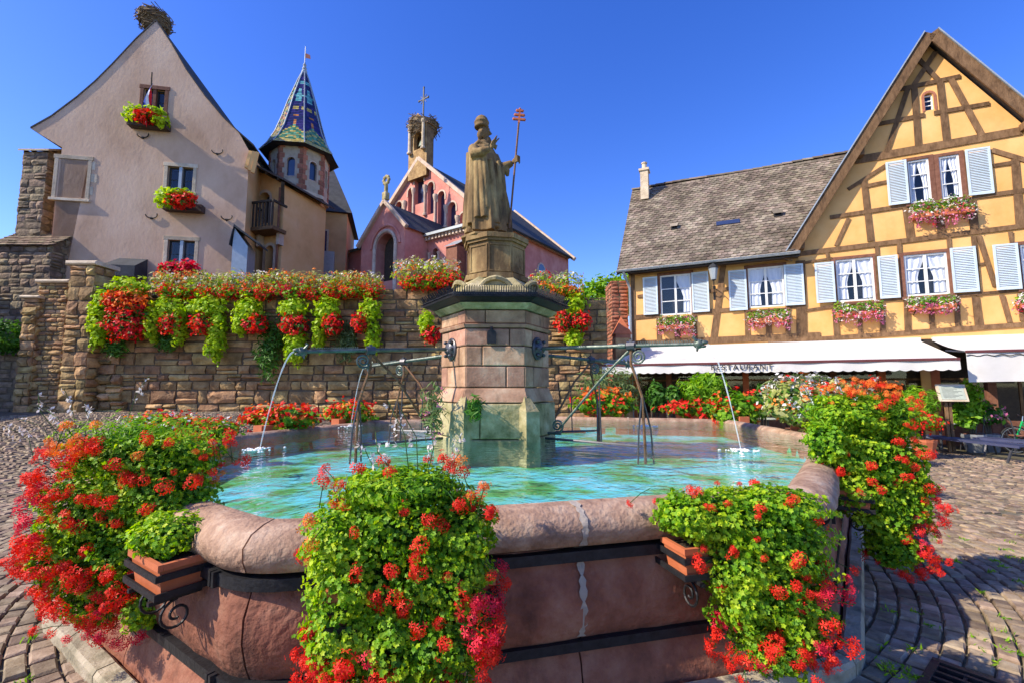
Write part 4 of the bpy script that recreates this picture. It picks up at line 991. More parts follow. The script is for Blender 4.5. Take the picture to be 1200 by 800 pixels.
def build_shopfront(T, xl, xr, zb):
    """ground floor: dark glazed openings between red-brown posts"""
    m = MB(); m.box(xl, xr, .06, .2, 0, .75); m.build('lower_wall', X['timberred'], T)
    m = MB(); m.box(xl, xr, .9, 1.0, 0, zb); m.build('back_wall', X['darkwood'], T)
    x = xl; k = 0; rr = random.Random(2)
    while x < xr:
        m = MB(); m.box(x, x + .18, -.02, .22, 0, zb - .3); m.build('post', X['timberred'] if k % 3 else X['terracotta'], T)
        nx = min(xr, x + 1.25)
        m = MB(); m.add([(x + .18, .1, .752), (nx, .1, .752), (nx, .1, zb - .3), (x + .18, .1, zb - .3)], [(0, 1, 2, 3)]); m.build('pane', X['glass'], T)
        m = MB(); m.box(x + .18, nx, .07, .13, 1.9, 1.96); m.box((x + .18 + nx) / 2 - .03, (x + .18 + nx) / 2 + .03, .072, .128, .752, 1.9); m.build('muntin', X['timber'], T)
        x += 1.25; k += 1
    m = MB(); m.box(xl, xr, -.05, .25, zb - .3, zb - .02); m.build('lintel', X['darkwood'], T)
    c = HT.loc(1084, 440)[0]; m = MB(); m.box(c - .12, c + .12, -.08, -.03, .05, 2.6); m.build('door_panel', X['plasteryellow'], T)
    c = HT.loc(1094, 440)[0]; m = MB(); m.box(c - .1, c + .12, -.08, -.03, .05, 2.6); m.build('door_panel', X['terracotta'], T)
def build_gable():
    fo = HT
    T = thing('half_timbered_house', 'tall yellow half-timbered gabled house with brown beams and blue shutters', 'house', (HT.o.x, HT.o.y, 0), HT.ang)
    apex = fo.loc(1086, 52); xl = fo.loc(936, 330)[0]; zb = 3.12; zl = fo.loc(938, 290)[1] - .05
    slope = (apex[1] - zl) / (apex[0] - xl); xr = apex[0] + (apex[0] - xl); 
    out = [(xl, zb), (xr, zb), (xr, zl), apex, (xl, zl)]
    wu = [Z6(413, 478) + Z6(486, 622), Z6(518, 464) + Z6(588, 608)]
    wl = [Z7(320, 212) + Z7(498, 412), Z7(640, 190) + Z7(845, 385), Z7(1186, 140) + Z7(1380, 350)]
    rs = [pxrect(fo, *w_) for w_ in wu + wl]
    att = pxrect(fo, *(Z6(466, 255) + Z6(497, 313)))
    holes = [rect((a, c), (b, d)) for a, b, c, d in rs] + [arch(*att)]
    holed_wall('upper_wall', out, holes, X['plasteryellow'], T)
    for i, (a, b, c, d) in enumerate(rs):
        casement(T, a, b, c, d, y=.0, seed=10 + i, lights=1 if i < 2 else 2)
        m = MB(); m.box(a - .11, a, -.037, .02, c - .02, d + .09); m.box(b, b + .11, -.037, .02, c - .02, d + .09); m.box(a, b, -.036, .02, d, d + .09); m.box(a - .13, b + .13, -.075, .02, c - .10, c - .021); m.build('casing', X['timberred'], T)
    a, b, c, d = rs[0]; a2, b2, c2, d2 = rs[1]; m = MB(); m.box(b + .11, a2 - .11, -.030, .01, min(c, c2) - .02, max(d, d2) + .08); m.build('casing', X['timberred'], T)
    casement(T, att[0], att[1], att[2], att[3] - .05, y=.06, lights=1, rows=3, curtains=False, fw=.03)
    m = MB(); A_ = arch(att[0] - .07, att[1] + .07, att[2] - .05, att[3] + .07); B_ = arch(*att)
    m.add([(p[0], -.02, p[1]) for p in A_] + [(p[0], -.02, p[1]) for p in B_], [(i, (i + 1) % len(A_), (i + 1) % len(A_) + len(A_), i + len(A_)) for i in range(1, len(A_))]); m.build('arch_surround', X['brick'], T)
    for s in (Z6(340, 484) + Z6(410, 630), Z6(606, 440) + Z6(692, 597), Z7(222, 232) + Z7(312, 420), Z7(518, 200) + Z7(612, 400), Z7(858, 160) + Z7(980, 372), Z7(1058, 145) + Z7(1178, 360)):
        a, b, c, d = pxrect(fo, *s, .06); shutter(T, a, b, c, d, y=-.10)
    a, b, c, d = pxrect(fo, *(Z7(612, 200) + Z7(634, 396)), .1); shutter(T, a - .32, a + .18, c, d, y=-.10, tilt=R(62), hinge='l') if 0 else None
    B6 = [((432, 128), (515, 216), 14), ((503, 118), (425, 238), 14), ((370, 247), (585, 200), 16), ((431, 240), (446, 436), 18), ((517, 212), (540, 420), 18), ((305, 361), (466, 330), 14), ((498, 324), (682, 291), 14), ((412, 240), (340, 455), 14), ((555, 210), (660, 400), 17),
          ((235, 482), (790, 383), 28), ((210, 578), (345, 493), 12), ((262, 545), (285, 752), 18), ((275, 566), (342, 553), 12), ((150, 672), (410, 632), 15), ((630, 606), (830, 578), 16), ((405, 640), (420, 745), 20), ((170, 767), (212, 675), 12), ((690, 447), (840, 492), 17), ((695, 500), (770, 489), 13),
          ((768, 478), (786, 705), 20), ((512, 640), (525, 738), 22), ((622, 605), (635, 728), 22), ((20, 797), (860, 693), 17)]
    for p, q, wd in B6: timber(T, Z6(*p), Z6(*q), wd / 2.857)
    B7 = [((275, 180), (285, 228), 14), ((507, 148), (512, 200), 16), ((612, 138), (615, 190), 14), ((505, 200), (522, 412), 14), ((150, 448), (162, 580), 30), ((312, 440), (322, 575), 24), ((430, 430), (433, 570), 18), ((535, 415), (540, 565), 20), ((650, 398), (656, 556), 22), ((765, 405), (770, 545), 22), ((884, 390), (890, 535), 22),
          ((972, 395), (988, 530), 26), ((1095, 385), (1132, 512), 16), ((1178, 380), (1188, 505), 16), ((140, 462), (320, 436), 14), ((520, 413), (660, 396), 14), ((880, 388), (1200, 362), 15), ((985, 105), (1062, 345), 16), ((986, 243), (1032, 234), 12), ((962, 110), (988, 390), 16), ((0, 604), (1400, 508), 22), ((160, 235), (300, 213), 10), ((845, 105), (850, 165), 16), ((1135, 90), (1140, 140), 14),
          ((1290, 380), (1300, 500), 20), ((1400, 60), (1410, 500), 20)]
    for p, q, wd in B7: timber(T, Z7(*p), Z7(*q), wd / 4)
    # roof: two slopes with wide verge, underside dark boards
    D = 11.; ov = .32; th = .16
    def slab(sx):
        d = Vector((sx * (apex[0] - xl), 0, -(apex[1] - zl))).normalized(); n = Vector((d.z * -sx, 0, d.x * sx)); n = Vector((sx * -d.z, 0, abs(d.x)))
        A = Vector((apex[0], 0, apex[1] + .10)); L_ = math.hypot(apex[0] - xl, apex[1] - zl) + .55
        return A, d, n, L_
    for sx in (-1, 1):
        A, d, n, L_ = slab(sx); m = MB()
        p = [A, A + d * L_, A + d * L_ + n * th, A + n * th]
        m.add([(q.x, -ov, q.z) for q in p] + [(q.x, D, q.z) for q in p], [(0, 1, 5, 4), (3, 7, 6, 2), (1, 2, 6, 5), (0, 4, 7, 3), (4, 5, 6, 7), (0, 3, 2, 1)]); m.build('roof', X['slatebrown'], T)
        m = MB(); m.bar(A + Vector((0, -ov - .02, 0)) + n * .02, A + d * (L_ + .05) + Vector((0, -ov - .02, 0)) + n * .02, .30, .05, (0, 1, 0)); m.build('verge_board', X['timber'], T)
        m = MB(); m.bar(A + Vector((0, -ov - .03, 0)) + n * .19, A + d * (L_ + .06) + Vector((0, -ov - .03, 0)) + n * .19, .035, .12, (0, 1, 0)); m.build('verge_trim', X['leadgrey'], T)
        for k in range(2):   # purlin ends below the verge
            q = A + d * (L_ * (.5 if k == 0 else .93)) - n * .12; m = MB(); m.box(q.x - .09, q.x + .09, -ov + .02, .0, q.z - .1, q.z + .1); m.build('purlin', X['timber'], T)
        m = MB(); tiles(m, A + d * L_ + n * (th + .005) + Vector((0, -ov + .1, 0)) , (0, 1, 0), -d, n, D, L_ - .1, .19, .33, seed=9); m.build('roof_tiles', X['rooftile'], T, kind='stuff')
    m = MB(); A, d, n, L_ = slab(-1); m.box(xl - .0, xl + .15, .03, D, zb - 3.1, zl - .06); m.box(xr - .15, xr, .03, D, 0, zl - .06); m.box(xl + .15, xr - .15, D - .2, D - .02, 0, zl); m.build('side_wall', X['plasteryellow'], T)
    return T
wing = build_wing(); gable = build_gable()
def window_flowers(u0, v0, u1, v1, label, seed, T=None, off=.22):
    c = HT.loc((u0 + u1) / 2, (v0 + v1) / 2, off); wd = HT.loc(u1, (v0 + v1) / 2, off)[0] - HT.loc(u0, (v0 + v1) / 2, off)[0]
    Wc = HT.world(c[0], off, c[1]); k = Wc.y / F; h = (v1 - v0) * k
    bl = []; n = 5; rr = random.Random(seed)
    for i in range(n):
        p = HT.world(c[0] + wd * ((i + .5) / n - .5) * .92, off, c[1] + rr.uniform(-.04, .04)); bl.append((tuple(p), (wd / n * .7, .17, h * .42)))
    low = [(b[0][:2] + (b[0][2] - h * .2,), b[1]) for b in bl]; hi = [(b[0][:2] + (b[0][2] + h * .14,), (b[1][0], .14, h * .3)) for b in bl]
    base = HT.world(c[0], off, c[1] - h * .5)
    T = geranium('window_flower_box', label, 'flower box', 'flower boxes under the half-timbered windows', base,
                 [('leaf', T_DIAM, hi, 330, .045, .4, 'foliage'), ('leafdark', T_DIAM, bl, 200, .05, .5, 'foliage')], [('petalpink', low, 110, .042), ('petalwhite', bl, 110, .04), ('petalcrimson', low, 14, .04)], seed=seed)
    m = MB(); m.M = Matrix.Translation((0, 0, h * .5)) @ Matrix.Rotation(HT.ang, 4, 'Z'); m.box(-wd * .45, wd * .45, -.08, .19, -.18, -.02); m.build('trough', X['terracotta'], T)
    for sx in (-.35, .35): m = MB(); m.M = Matrix.Rotation(HT.ang, 4, 'Z'); m.bar((wd * sx, -.05, h * .5 - .18), (wd * sx, .2, h * .5 - .3), .02, .02); m.build('bracket', X['iron'], T)
for i, (b, lab) in enumerate((((770, 368, 815, 391), 'pink and white flower box under the wing window beside the downpipe'), ((874, 361, 926, 383), 'pink flower box under the wing window beside the lantern and the gabled house'),
        ((976, 352, 1037, 377), 'dense pink flower box under the lower gable window nearest the wing'), ((1063, 346, 1122, 366), 'green topped flower box with few pink blooms under a lower gable window'), ((1066, 230, 1144, 262), 'pink flower box under the paired upper gable windows'), ((1190, 342, 1250, 362), 'pink flower box under the lower gable window farthest from the wing'))):
    window_flowers(*b, lab, 20 + i)
# ------------------------------------------------------------------ awnings
def build_awning(name, label, uL, uR, proj, zt, zf, drop, text=None, sheet=False, skew=0):
    x0 = HT.loc(uL, 405)[0]; x1 = HT.loc(uR, 405)[0]
    T = thing(name, label, 'awning', (HT.o.x, HT.o.y, 0), HT.ang)
    m = MB(); n = 14; vs = []
    for i in range(n + 1):
        for j in range(7):
            t = j / 6; s_ = i / n; vs.append((x0 - skew * t + (x1 - x0 + skew * t) * s_, -.08 - proj * t, zt + (zf - zt) * t - .05 * math.sin(math.pi * t) - .012 * math.sin(s_ * 40) * t))
    m.add(vs, [(i * 7 + j, (i + 1) * 7 + j, (i + 1) * 7 + j + 1, i * 7 + j + 1) for i in range(n) for j in range(6)]); m.build('canopy', X['awning'], T, smooth=True)
    m = MB(); m.box(x0 - skew, x1, -.08 - proj - .05, -.08 - proj + .01, zf - .05, zf + .015); m.build('front_bar', X['maroon'], T)
    m = MB(); k = int((x1 - x0) / .22); top = []; bot = []
    for i in range(k * 6 + 1):
        x = x0 - skew + (x1 - x0 + skew) * i / (k * 6); sc = abs(math.sin(math.pi * (i % 6) / 6)); top.append((x, -.10 - proj - .012 * math.sin(i * .21), zf - .045)); bot.append((x, -.10 - proj - .02 * math.sin(i * .21) - .01, zf - drop + (.035 * (1 - sc) if not sheet else .02 * math.sin(i * .05))))
    nn = len(top); m.add(top + bot, [(i, i + 1, nn + i + 1, nn + i) for i in range(nn - 1)]); m.build('valance', X['awning'], T)
    m = MB(); m.box(x0, x1, -.12, -.0, zt - .02, zt + .1); m.build('cassette', X['awning'], T)
    for x in (x0 + .3, (x0 + x1) / 2, x1 - .3):
        m = MB(); m.bar((x, -.06, zt - .3), (x, -.05 - proj, zf - .04), .04, .04); m.build('arm', X['whitepaint'], T)
    for x, sk in ((x0 + .01, skew), (x1 - .01, 0)):
        m = MB(); m.add([(x, -.08, zt), (x - sk, -.08 - proj, zf), (x - sk, -.08 - proj, zf - .12), (x, -.08, zt - .45)], [(0, 1, 2, 3)]); m.build('side_flap', X['awning'], T) if not sheet else None
    if sheet:
        m = MB(); pts = [(x0 + (x1 - x0) * i / 40, -.118 - proj, zf - .12 + .02 * math.sin(i * 1.4)) for i in range(41)]; m.tube(pts, .012, 4); m.build('hem_cord', X['slate'], T)
    if text:
        cu = bpy.data.curves.new('lettering', 'FONT'); cu.body = text; cu.size = .21; cu.align_x = 'CENTER'; cu.align_y = 'CENTER'; cu.extrude = .003; cu.space_character = 1.35; cu.offset = .004
        o = bpy.data.objects.new('tmp', cu); COL.objects.link(o); dg = bpy.context.evaluated_depsgraph_get(); dg.update(); me = bpy.data.meshes.new_from_object(o.evaluated_get(dg)); bpy.data.objects.remove(o)
        lo = HT.loc(868, 429, proj)[0]; me.transform(Matrix.Translation((lo, -.10 - proj - .05, zf - .145)) @ Matrix.Rotation(math.pi / 2, 4, 'X'))
        me.materials.clear(); me.materials.append(X['lettering']); mk('lettering', me, T)
    return T
build_awning('awning', 'long white awning with RESTAURANT lettering and scalloped valance', 752, 1078, 2.3, 3.06, 2.42, .31, 'RESTAURANT', skew=.95)
build_awning('awning', 'white awning with a plain hanging front sheet beside the lettered awning', 1092, 1240, 1.9, 3.06, 2.62, .80, None, True)
# wall lantern
def lantern():
    p = HT.loc(836, 320, .55); T = thing('wall_lantern', 'grey lantern on an iron bracket between the wing windows', 'lantern', HT.world(p[0], 0, 0), HT.ang); z = p[1]
    m = MB(); m.tube([(0, -.01, z - .45), (0, -.25, z - .38), (0, -.5, z - .42), (0, -.55, z - .28)], .018, 6); m.tube([(0, -.01, z - .75), (0, -.2, z - .6), (0, -.3, z - .41)], .014, 6); m.box(-.04, .04, -.02, .0, z - .85, z - .35); m.build('bracket', X['iron'], T)
    m = MB(); m.lathe([(.05, -.27), (.08, -.24), (.085, -.235)], 6, (0, -.55, z)); m.lathe([(.16, .16), (.17, .18), (.10, .28), (.04, .32), (.02, .38)], 6, (0, -.55, z)); m.build('cap', X['slate'], T)
    m = MB(); m.lathe([(.085, -.235), (.15, .16)], 6, (0, -.55, z)); m.build('lantern_glass', X['leadgrey'], T)
lantern()

# ------------------------------------------------------------------ old gabled house of the castle
LH = Facade(-14.9, 19.0, .982, .19)
def build_left_house():
    T = thing('gable_house', 'tall pink plastered house with swept gable and three shuttered-less mullioned windows', 'house', (LH.o.x, LH.o.y, 0), LH.ang)
    T['label'] = 'tall pink plastered house with a swept gable carrying a nest'
    prof = [(36, 151), (60, 137.5), (90, 115), (112, 96), (131, 77), (160, 46), (183, 25), (201, 52), (218, 82), (240, 113), (262, 139), (280, 156), (297, 171)]
    P = [LH.loc(*p) for p in prof]; xl = LH.loc(60, 300)[0]; xr = LH.loc(291, 200)[0]
    out = [(xl, 0), (xr, 0), (xr, LH.loc(294, 178)[1])] + [P[i] for i in range(len(P) - 2, -1, -1)] + [(xl, LH.loc(60, 172)[1])]
    wins = [(168, 105, 193, 130), (196, 196, 226, 224), (196, 282, 228, 312)]
    rs = [pxrect(LH, *w_) for w_ in wins]; bw = pxrect(LH, 67, 187, 102, 232)
    holed_wall('wall', out, [rect((a, c), (b, d)) for a, b, c, d in rs] + [rect((bw[0], bw[2]), (bw[1], bw[3]))], X['plasterpink'], T, reveal=.3)
    m = MB(); m.box(bw[0], bw[1], .10, .14, bw[2], bw[3]); m.build('blocked_window', X['plasterpink'], T)
    mats = ['timberred', 'sandstone', 'sandstone', 'sandstone']
    for i, (a, b, c, d) in enumerate(rs + [bw]):
        m = MB(); f = .14; m.bbox(a - f, a, -.03, .05, c - .05, d + .0, .008); m.build('jamb', X[mats[i]], T); m = MB(); m.bbox(b, b + f, -.03, .05, c - .05, d, .008); m.build('jamb', X[mats[i]], T)
        m = MB(); m.bbox(a - f - .04, b + f + .04, -.035, .05, d, d + .17, .008); m.build('lintel', X[mats[i]], T); m = MB(); m.bbox(a - f - .06, b + f + .06, -.09, .05, c - .16, c - .051, .008); m.build('sill', X[mats[i]], T)
        if i < 3:
            W = MB(); cc = (a + b) / 2; W.box(cc - .06, cc + .06, -.0, .2, c - .05, d); o = W.build('mullion', X['leadgrey'] if i else X['timberred'], T)
            for s0, s1 in ((a, cc - .06), (cc + .06, b)):
                casement(T, s0 + .005, s1 - .005, c - .045, d - .005, y=.12, lights=1, rows=2, fw=.045, curtains=False, mat='slate', seed=i)
        if i == 3:
            for k in range(3):
                m = MB(); zz = c + (d - c) * (.1 + .33 * k); m.bbox(b + f, b + f + .12 + .1 * (k % 2), -.012, .05, zz, zz + (d - c) * .22, .006); m.build('quoin', X['sandstone'], T)
    # iron wall anchors
    for (u, v) in ((168, 158), (178, 252), (255, 177), (266, 254)):
        p = LH.loc(u, v); m = MB(); m.tube([(p[0] + .22 * math.cos(t) , -.04, p[1] + .16 * math.sin(t) ) for t in np.linspace(math.pi, 2.1 * math.pi, 10)], .022, 5); m.box(p[0] - .04, p[0] + .04, -.05, .02, p[1] - .2, p[1] - .12); m.build('wall_anchor', X['iron'], T)
    # roof following the sweep
    D = 13.; vs = []
    for p in P: vs += [(p[0], -.03, p[1] + .0), (p[0], D, p[1] + .0), (p[0], D, p[1] + .07), (p[0], -.03, p[1] + .07)]
    n = len(P); m = MB(); m.add(vs, [(4 * i + j, 4 * i + (j + 1) % 4, 4 * i + 4 + (j + 1) % 4, 4 * i + 4 + j) for i in range(n - 1) for j in range(4)] + [(0, 1, 2, 3), (4 * n - 1, 4 * n - 2, 4 * n - 3, 4 * n - 4)]); m.build('roof', X['slate'], T)
    m = MB(); rt = LH.loc(294, 178)[1]; m.box(xr - .2, xr - .002, .02, D - .2, 0, rt); m.box(xl + .002, xl + .2, .02, D - .2, 0, LH.loc(60, 172)[1]); m.box(xl + .2, xr - .2, D - .3, D - .2, 0, rt); m.build('side_wall', X['plasterorange'], T)
    for k in range(3):
        p = LH.loc(293, 185); m = MB(); m.bar((xr - .05 + .13 * k, -.1, p[1] - .55 - .1 * k), (xr + .10 + .13 * k, -.1 + .02 * k, p[1] + .25), .11, .14); m.build('eaves_bracket', X['plasteryellow'], T)
    # slate roofed dormer hood low on the front
    a, b, c, d = pxrect(LH, 122, 297, 160, 324, .8); m = MB(); m.add([(a, -.9, c), (b, -.9, c), (b, -.9, d - .5), (a, -.9, d - .5), (a + .05, -.0, d), (b - .05, -.0, d), (b, 0, c), (a, 0, c)], [(0, 1, 2, 3), (3, 2, 5, 4), (1, 6, 5, 2), (0, 3, 4, 7)]); m.build('hood', X['slate'], T)
    a, b, c, d = pxrect(LH, 272, 268, 290, 320, .9); m = MB(); m.prism([(a, 0.1), (b, .1), (b, d - .75), ((a + b) / 2 - .25, d), (a, d - .7)], -.9, .0); m.build('porch', X['leadgrey'], T)
    m = MB(); m.prism([(a - .1, d - .75), ((a + b) / 2 - .25, d + .05), (b + .5, d - .7), (b + .5, d - .62), ((a + b) / 2 - .25, d + .15), (a - .1, d - .65)], -1.0, .0); m.build('porch_roof', X['slate'], T)
    return T
build_left_house()
def simple_flower_box(name, label, group, blobs_l, blobs_r, base, seed, lime='leaflime', n=420, ls=.11, rs=.11, nr=120, petal='petalred', extra=None):
    return geranium(name, label, 'flower box', group, base, [(lime, T_DIAM, blobs_l, n, ls, .35, 'foliage')] + ([('leafdark', T_DIAM, blobs_r, int(n * .4), ls, .5, 'foliage')]), [(petal, blobs_r, nr, rs)], seed=seed)
def lh_box(label, spec_l, spec_r, seed, **kw):
    bl = [pb(u, v, ru, rv, 18.4, .35) for u, v, ru, rv in spec_l]; br = [pb(u, v, ru, rv, 18.35, .3) for u, v, ru, rv in spec_r]
    u = (spec_r[0][0]); v = spec_r[0][1]; c = LH.loc(u, v + 8, .3); base = LH.world(c[0], .25, c[1] - .15)
    T = simple_flower_box('window_flower_box', label, 'flower boxes on the pink house', bl, br, base, seed, **kw)
    m = MB(); m.M = Matrix.Rotation(LH.ang, 4, 'Z'); m.box(-.75, .75, -.12, .24, 0, .3); m.build('trough', X['planterdark'], T)
lh_box('lime and red flower box with a flag, under the top gable window', [(156, 135, 9, 12), (188, 138, 9, 12), (174, 131, 16, 6)], [(173, 137, 12, 6)], 41)
lh_box('lime and rust red flower box under the middle window of the pink house', [(194, 233, 12, 12), (207, 228, 20, 7)], [(214, 235, 15, 7)], 42)
lh_box('dark red flower box under the lowest window of the pink house', [(200, 316, 10, 5)], [(211, 316, 21, 8)], 43, lime='leafdark', nr=220, petal='petalcrimson')
def build_flag():
    base = LH.loc(176, 128, .3); T = thing('flag', 'blue white red flag drooping on a pole above the top window box', 'flag', LH.world(base[0], .3, base[1]), LH.ang)
    k = LH.o.y / F; m = MB(); m.tube([(0, 0, -.2), (.15, -.35, 1.45)], .025, 6); m.build('pole', X['darkwood'], T)
    m = MB(); cols = [(.03, .06, .35, 1), (.85, .85, .85, 1), (.7, .02, .03, 1)]
    for c in range(3):
        m.cc = cols[c]
        for i in range(8):
            t0, t1 = i / 8, (i + 1) / 8
            def pt(t, s): 
                z = 1.25 - 1.55 * t - .25 * s; return (.13 - .12 * t + .30 * (s / 3 - .5) * (0.3 + .7 * t) + .03 * math.sin(9 * t + s), -.30 + .1 * math.sin(s * 2.2 + t * 5), z)
            m.add([pt(t0, c), pt(t1, c), pt(t1, c + 1), pt(t0, c + 1)], [(0, 1, 2, 3)])
    m.build('cloth', X['flagcloth'], T)
build_flag()
def build_nest(name, label, c, rx, rz, seed, n=260):
    rr = random.Random(seed); T = thing(name, label, 'nest', c); m = MB()
    m.lathe([(rx * .55, -rz * .5), (rx * .85, -rz * .1), (rx * .95, rz * .3), (rx * .7, rz * .42), (rx * .2, rz * .3)], 14); m.build('core', X['nest'], T)
    m = MB()
    for k in range(n):
        a = rr.uniform(0, 6.28); z = rr.uniform(-.5, .5); r_ = rx * (1.0 - .45 * abs(z - .15) * 1.2) * rr.uniform(.8, 1.08)
        p = Vector((math.cos(a) * r_, math.sin(a) * r_, z * rz)); d = Vector((-math.sin(a), math.cos(a), rr.uniform(-.5, .5))) + Vector((rr.uniform(-.5, .5), rr.uniform(-.5, .5), 0)); d.normalize(); l = rr.uniform(.15, .5) * rx
        m.cv = rr.random(); m.bar(p - d * l, p + d * l, .035 * rx, .035 * rx)
    m.build('twigs', X['nest'], T, kind='stuff')
p = at(181, 27, 19.7); build_nest('stork_nest', 'large twig stork nest on the peak of the pink house', p, .68, .85, 1)
# ------------------------------------------------------------------ stone piers left of the house
def stone_box(T, W, D, H, mat, hs, ws, seed, top_slope=None, indiv=120, depth=.06, sides='FRL', z0=0.0, core='joint'):
    """rectangular masonry body in the frame of T, front at y=0; the top may slope down to the front"""
    zf = H if top_slope is None else H - top_slope
    m = MB(); e = .03; m.add([(e, e, z0), (W - e, e, z0), (W - e, D, z0), (e, D, z0), (e, e, zf), (W - e, e, zf), (W - e, D, H), (e, D, H)], [(3, 2, 1, 0), (4, 5, 6, 7), (0, 1, 5, 4), (1, 2, 6, 5), (2, 3, 7, 6), (3, 0, 4, 7)]); m.build('core', X[core], T)
    if 'F' in sides: masonry(T, 0, W, z0, zf, mat, hs, ws, depth, seed=seed, indiv=indiv, y=.05)
    tp = lambda x: zf + (H - zf) * x / D
    if 'R' in sides: masonry(T, 0, D, z0, H, mat, hs, ws, depth, seed=seed + 1, indiv=indiv, M=Matrix.Translation((W - .05, 0, 0)) @ Matrix.Rotation(math.pi / 2, 4, 'Z'), top=tp)
    if 'L' in sides: masonry(T, 0, D, z0, H, mat, hs, ws, depth, seed=seed + 2, indiv=indiv, M=Matrix.Translation((.05, D, 0)) @ Matrix.Rotation(-math.pi / 2, 4, 'Z'), top=lambda x: tp(D - x))
def pier(name, label, cat_, u0, u1, vtop, Y, D, mat, seed, slope=None, hs=(.22, .36), ws=(.3, .6), z0=.3, cap=None, indiv=100, depth=.06, rz=0, sides='FRL'):
    a = at(u0, vtop, Y); b = at(u1, vtop, Y); W = b.x - a.x
    T = thing(name, label, cat_, (a.x, Y, 0), rz); stone_box(T, W, D, a.z, mat, hs, ws, seed, slope, indiv, depth, sides=sides, z0=z0)
    if cap:
        m = MB(); e = .1
        if slope: m.add([(-e, -e, a.z - slope), (W + e, -e, a.z - slope), (W + e, D, a.z), (-e, D, a.z), (-e, -e, a.z - slope + cap), (W + e, -e, a.z - slope + cap), (W + e, D, a.z + cap), (-e, D, a.z + cap)], [(3, 2, 1, 0), (4, 5, 6, 7), (0, 1, 5, 4), (1, 2, 6, 5), (2, 3, 7, 6), (3, 0, 4, 7)])
        else: m.bbox(-e, W + e, -e, D + e, a.z, a.z + cap, .04)
        m.build('cap_stone', X['sandstone'], T)
    return T, W, a
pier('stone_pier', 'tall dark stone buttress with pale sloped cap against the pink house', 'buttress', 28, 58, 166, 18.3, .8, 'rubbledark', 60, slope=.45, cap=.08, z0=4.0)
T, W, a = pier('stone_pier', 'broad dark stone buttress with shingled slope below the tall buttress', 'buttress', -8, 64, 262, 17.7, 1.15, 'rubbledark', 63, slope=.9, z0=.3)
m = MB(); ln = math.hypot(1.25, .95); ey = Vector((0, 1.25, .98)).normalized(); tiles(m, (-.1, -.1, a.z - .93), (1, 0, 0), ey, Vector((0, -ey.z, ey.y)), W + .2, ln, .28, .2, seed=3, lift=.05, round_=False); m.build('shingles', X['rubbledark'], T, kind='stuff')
pier('wall_pillar', 'slim tall ochre stone pillar with a flat cap beside the flower wall', 'pillar', 82, 112, 311, 15.0, .75, 'rubble', 66, hs=(.3, .5), ws=(.35, .6), cap=.14, z0=.5, depth=.09)
pier('ruined_wall', 'stepped ochre stone wall stub between the buttress and the slim pillar', 'wall', 46, 80, 332, 15.6, .9, 'rubble', 70, hs=(.12, .2), ws=(.2, .42), cap=.12, z0=.5, depth=.07)
pier('ruined_wall', 'short rough stone wall stub with a low cap against the stepped stub', 'wall', 28, 45, 350, 15.5, .8, 'rubble', 74, hs=(.2, .34), ws=(.25, .4), cap=.1, z0=.5, depth=.12)
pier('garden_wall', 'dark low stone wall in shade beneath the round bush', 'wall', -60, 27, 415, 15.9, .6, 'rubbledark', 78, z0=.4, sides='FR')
# ------------------------------------------------------------------ long flower wall
def build_flower_wall():
    x0 = at(110, 400, 15.5).x; x1 = at(712, 400, 15.5).x; T = thing('retaining_wall', 'long ochre rubble stone wall hung with flower planters behind the fountain', 'wall', (x0, 15.5, 0)); W = x1 - x0
    def top(x): return 5.05 if x < W - 1.6 else 5.05 - .28 * (x - W + 1.6) - .06 * math.sin(x * 5)
    m = MB(); n = 30; m.prism([(0, .2), (W, .2), (W, 4.55), (W - 1.6, 5.0), (0, 5.0)], .06, .9); m.build('core', X['joint'], T)
    masonry(T, 0, W, .25, 3.55, 'rubble', (.22, .46), (.32, 1.0), .10, seed=81, indiv=300, y=.07)
    masonry(T, 0, W, 3.55, 5.05, 'rubble', (.24, .36), (.35, .8), .07, seed=82, indiv=0, y=.07, top=top, name='upper_stone')
    masonry(T, 0, .85, .25, 5.0, 'rubble', (.3, .42), (.3, .5), .13, seed=83, indiv=60, M=Matrix.Translation((.05, .9, 0)) @ Matrix.Rotation(-math.pi / 2, 4, 'Z'), name='quoin')
    # bold rough quoins jutting at the left end
    masonry(T, -.12, 1.9, .3, 2.6, 'rubble', (.26, .4), (.3, .55), .17, seed=84, indiv=60, y=.0, name='rustic_stone', ok=lambda x, z: x < 1.9 - z * .45)
    return T
build_flower_wall()
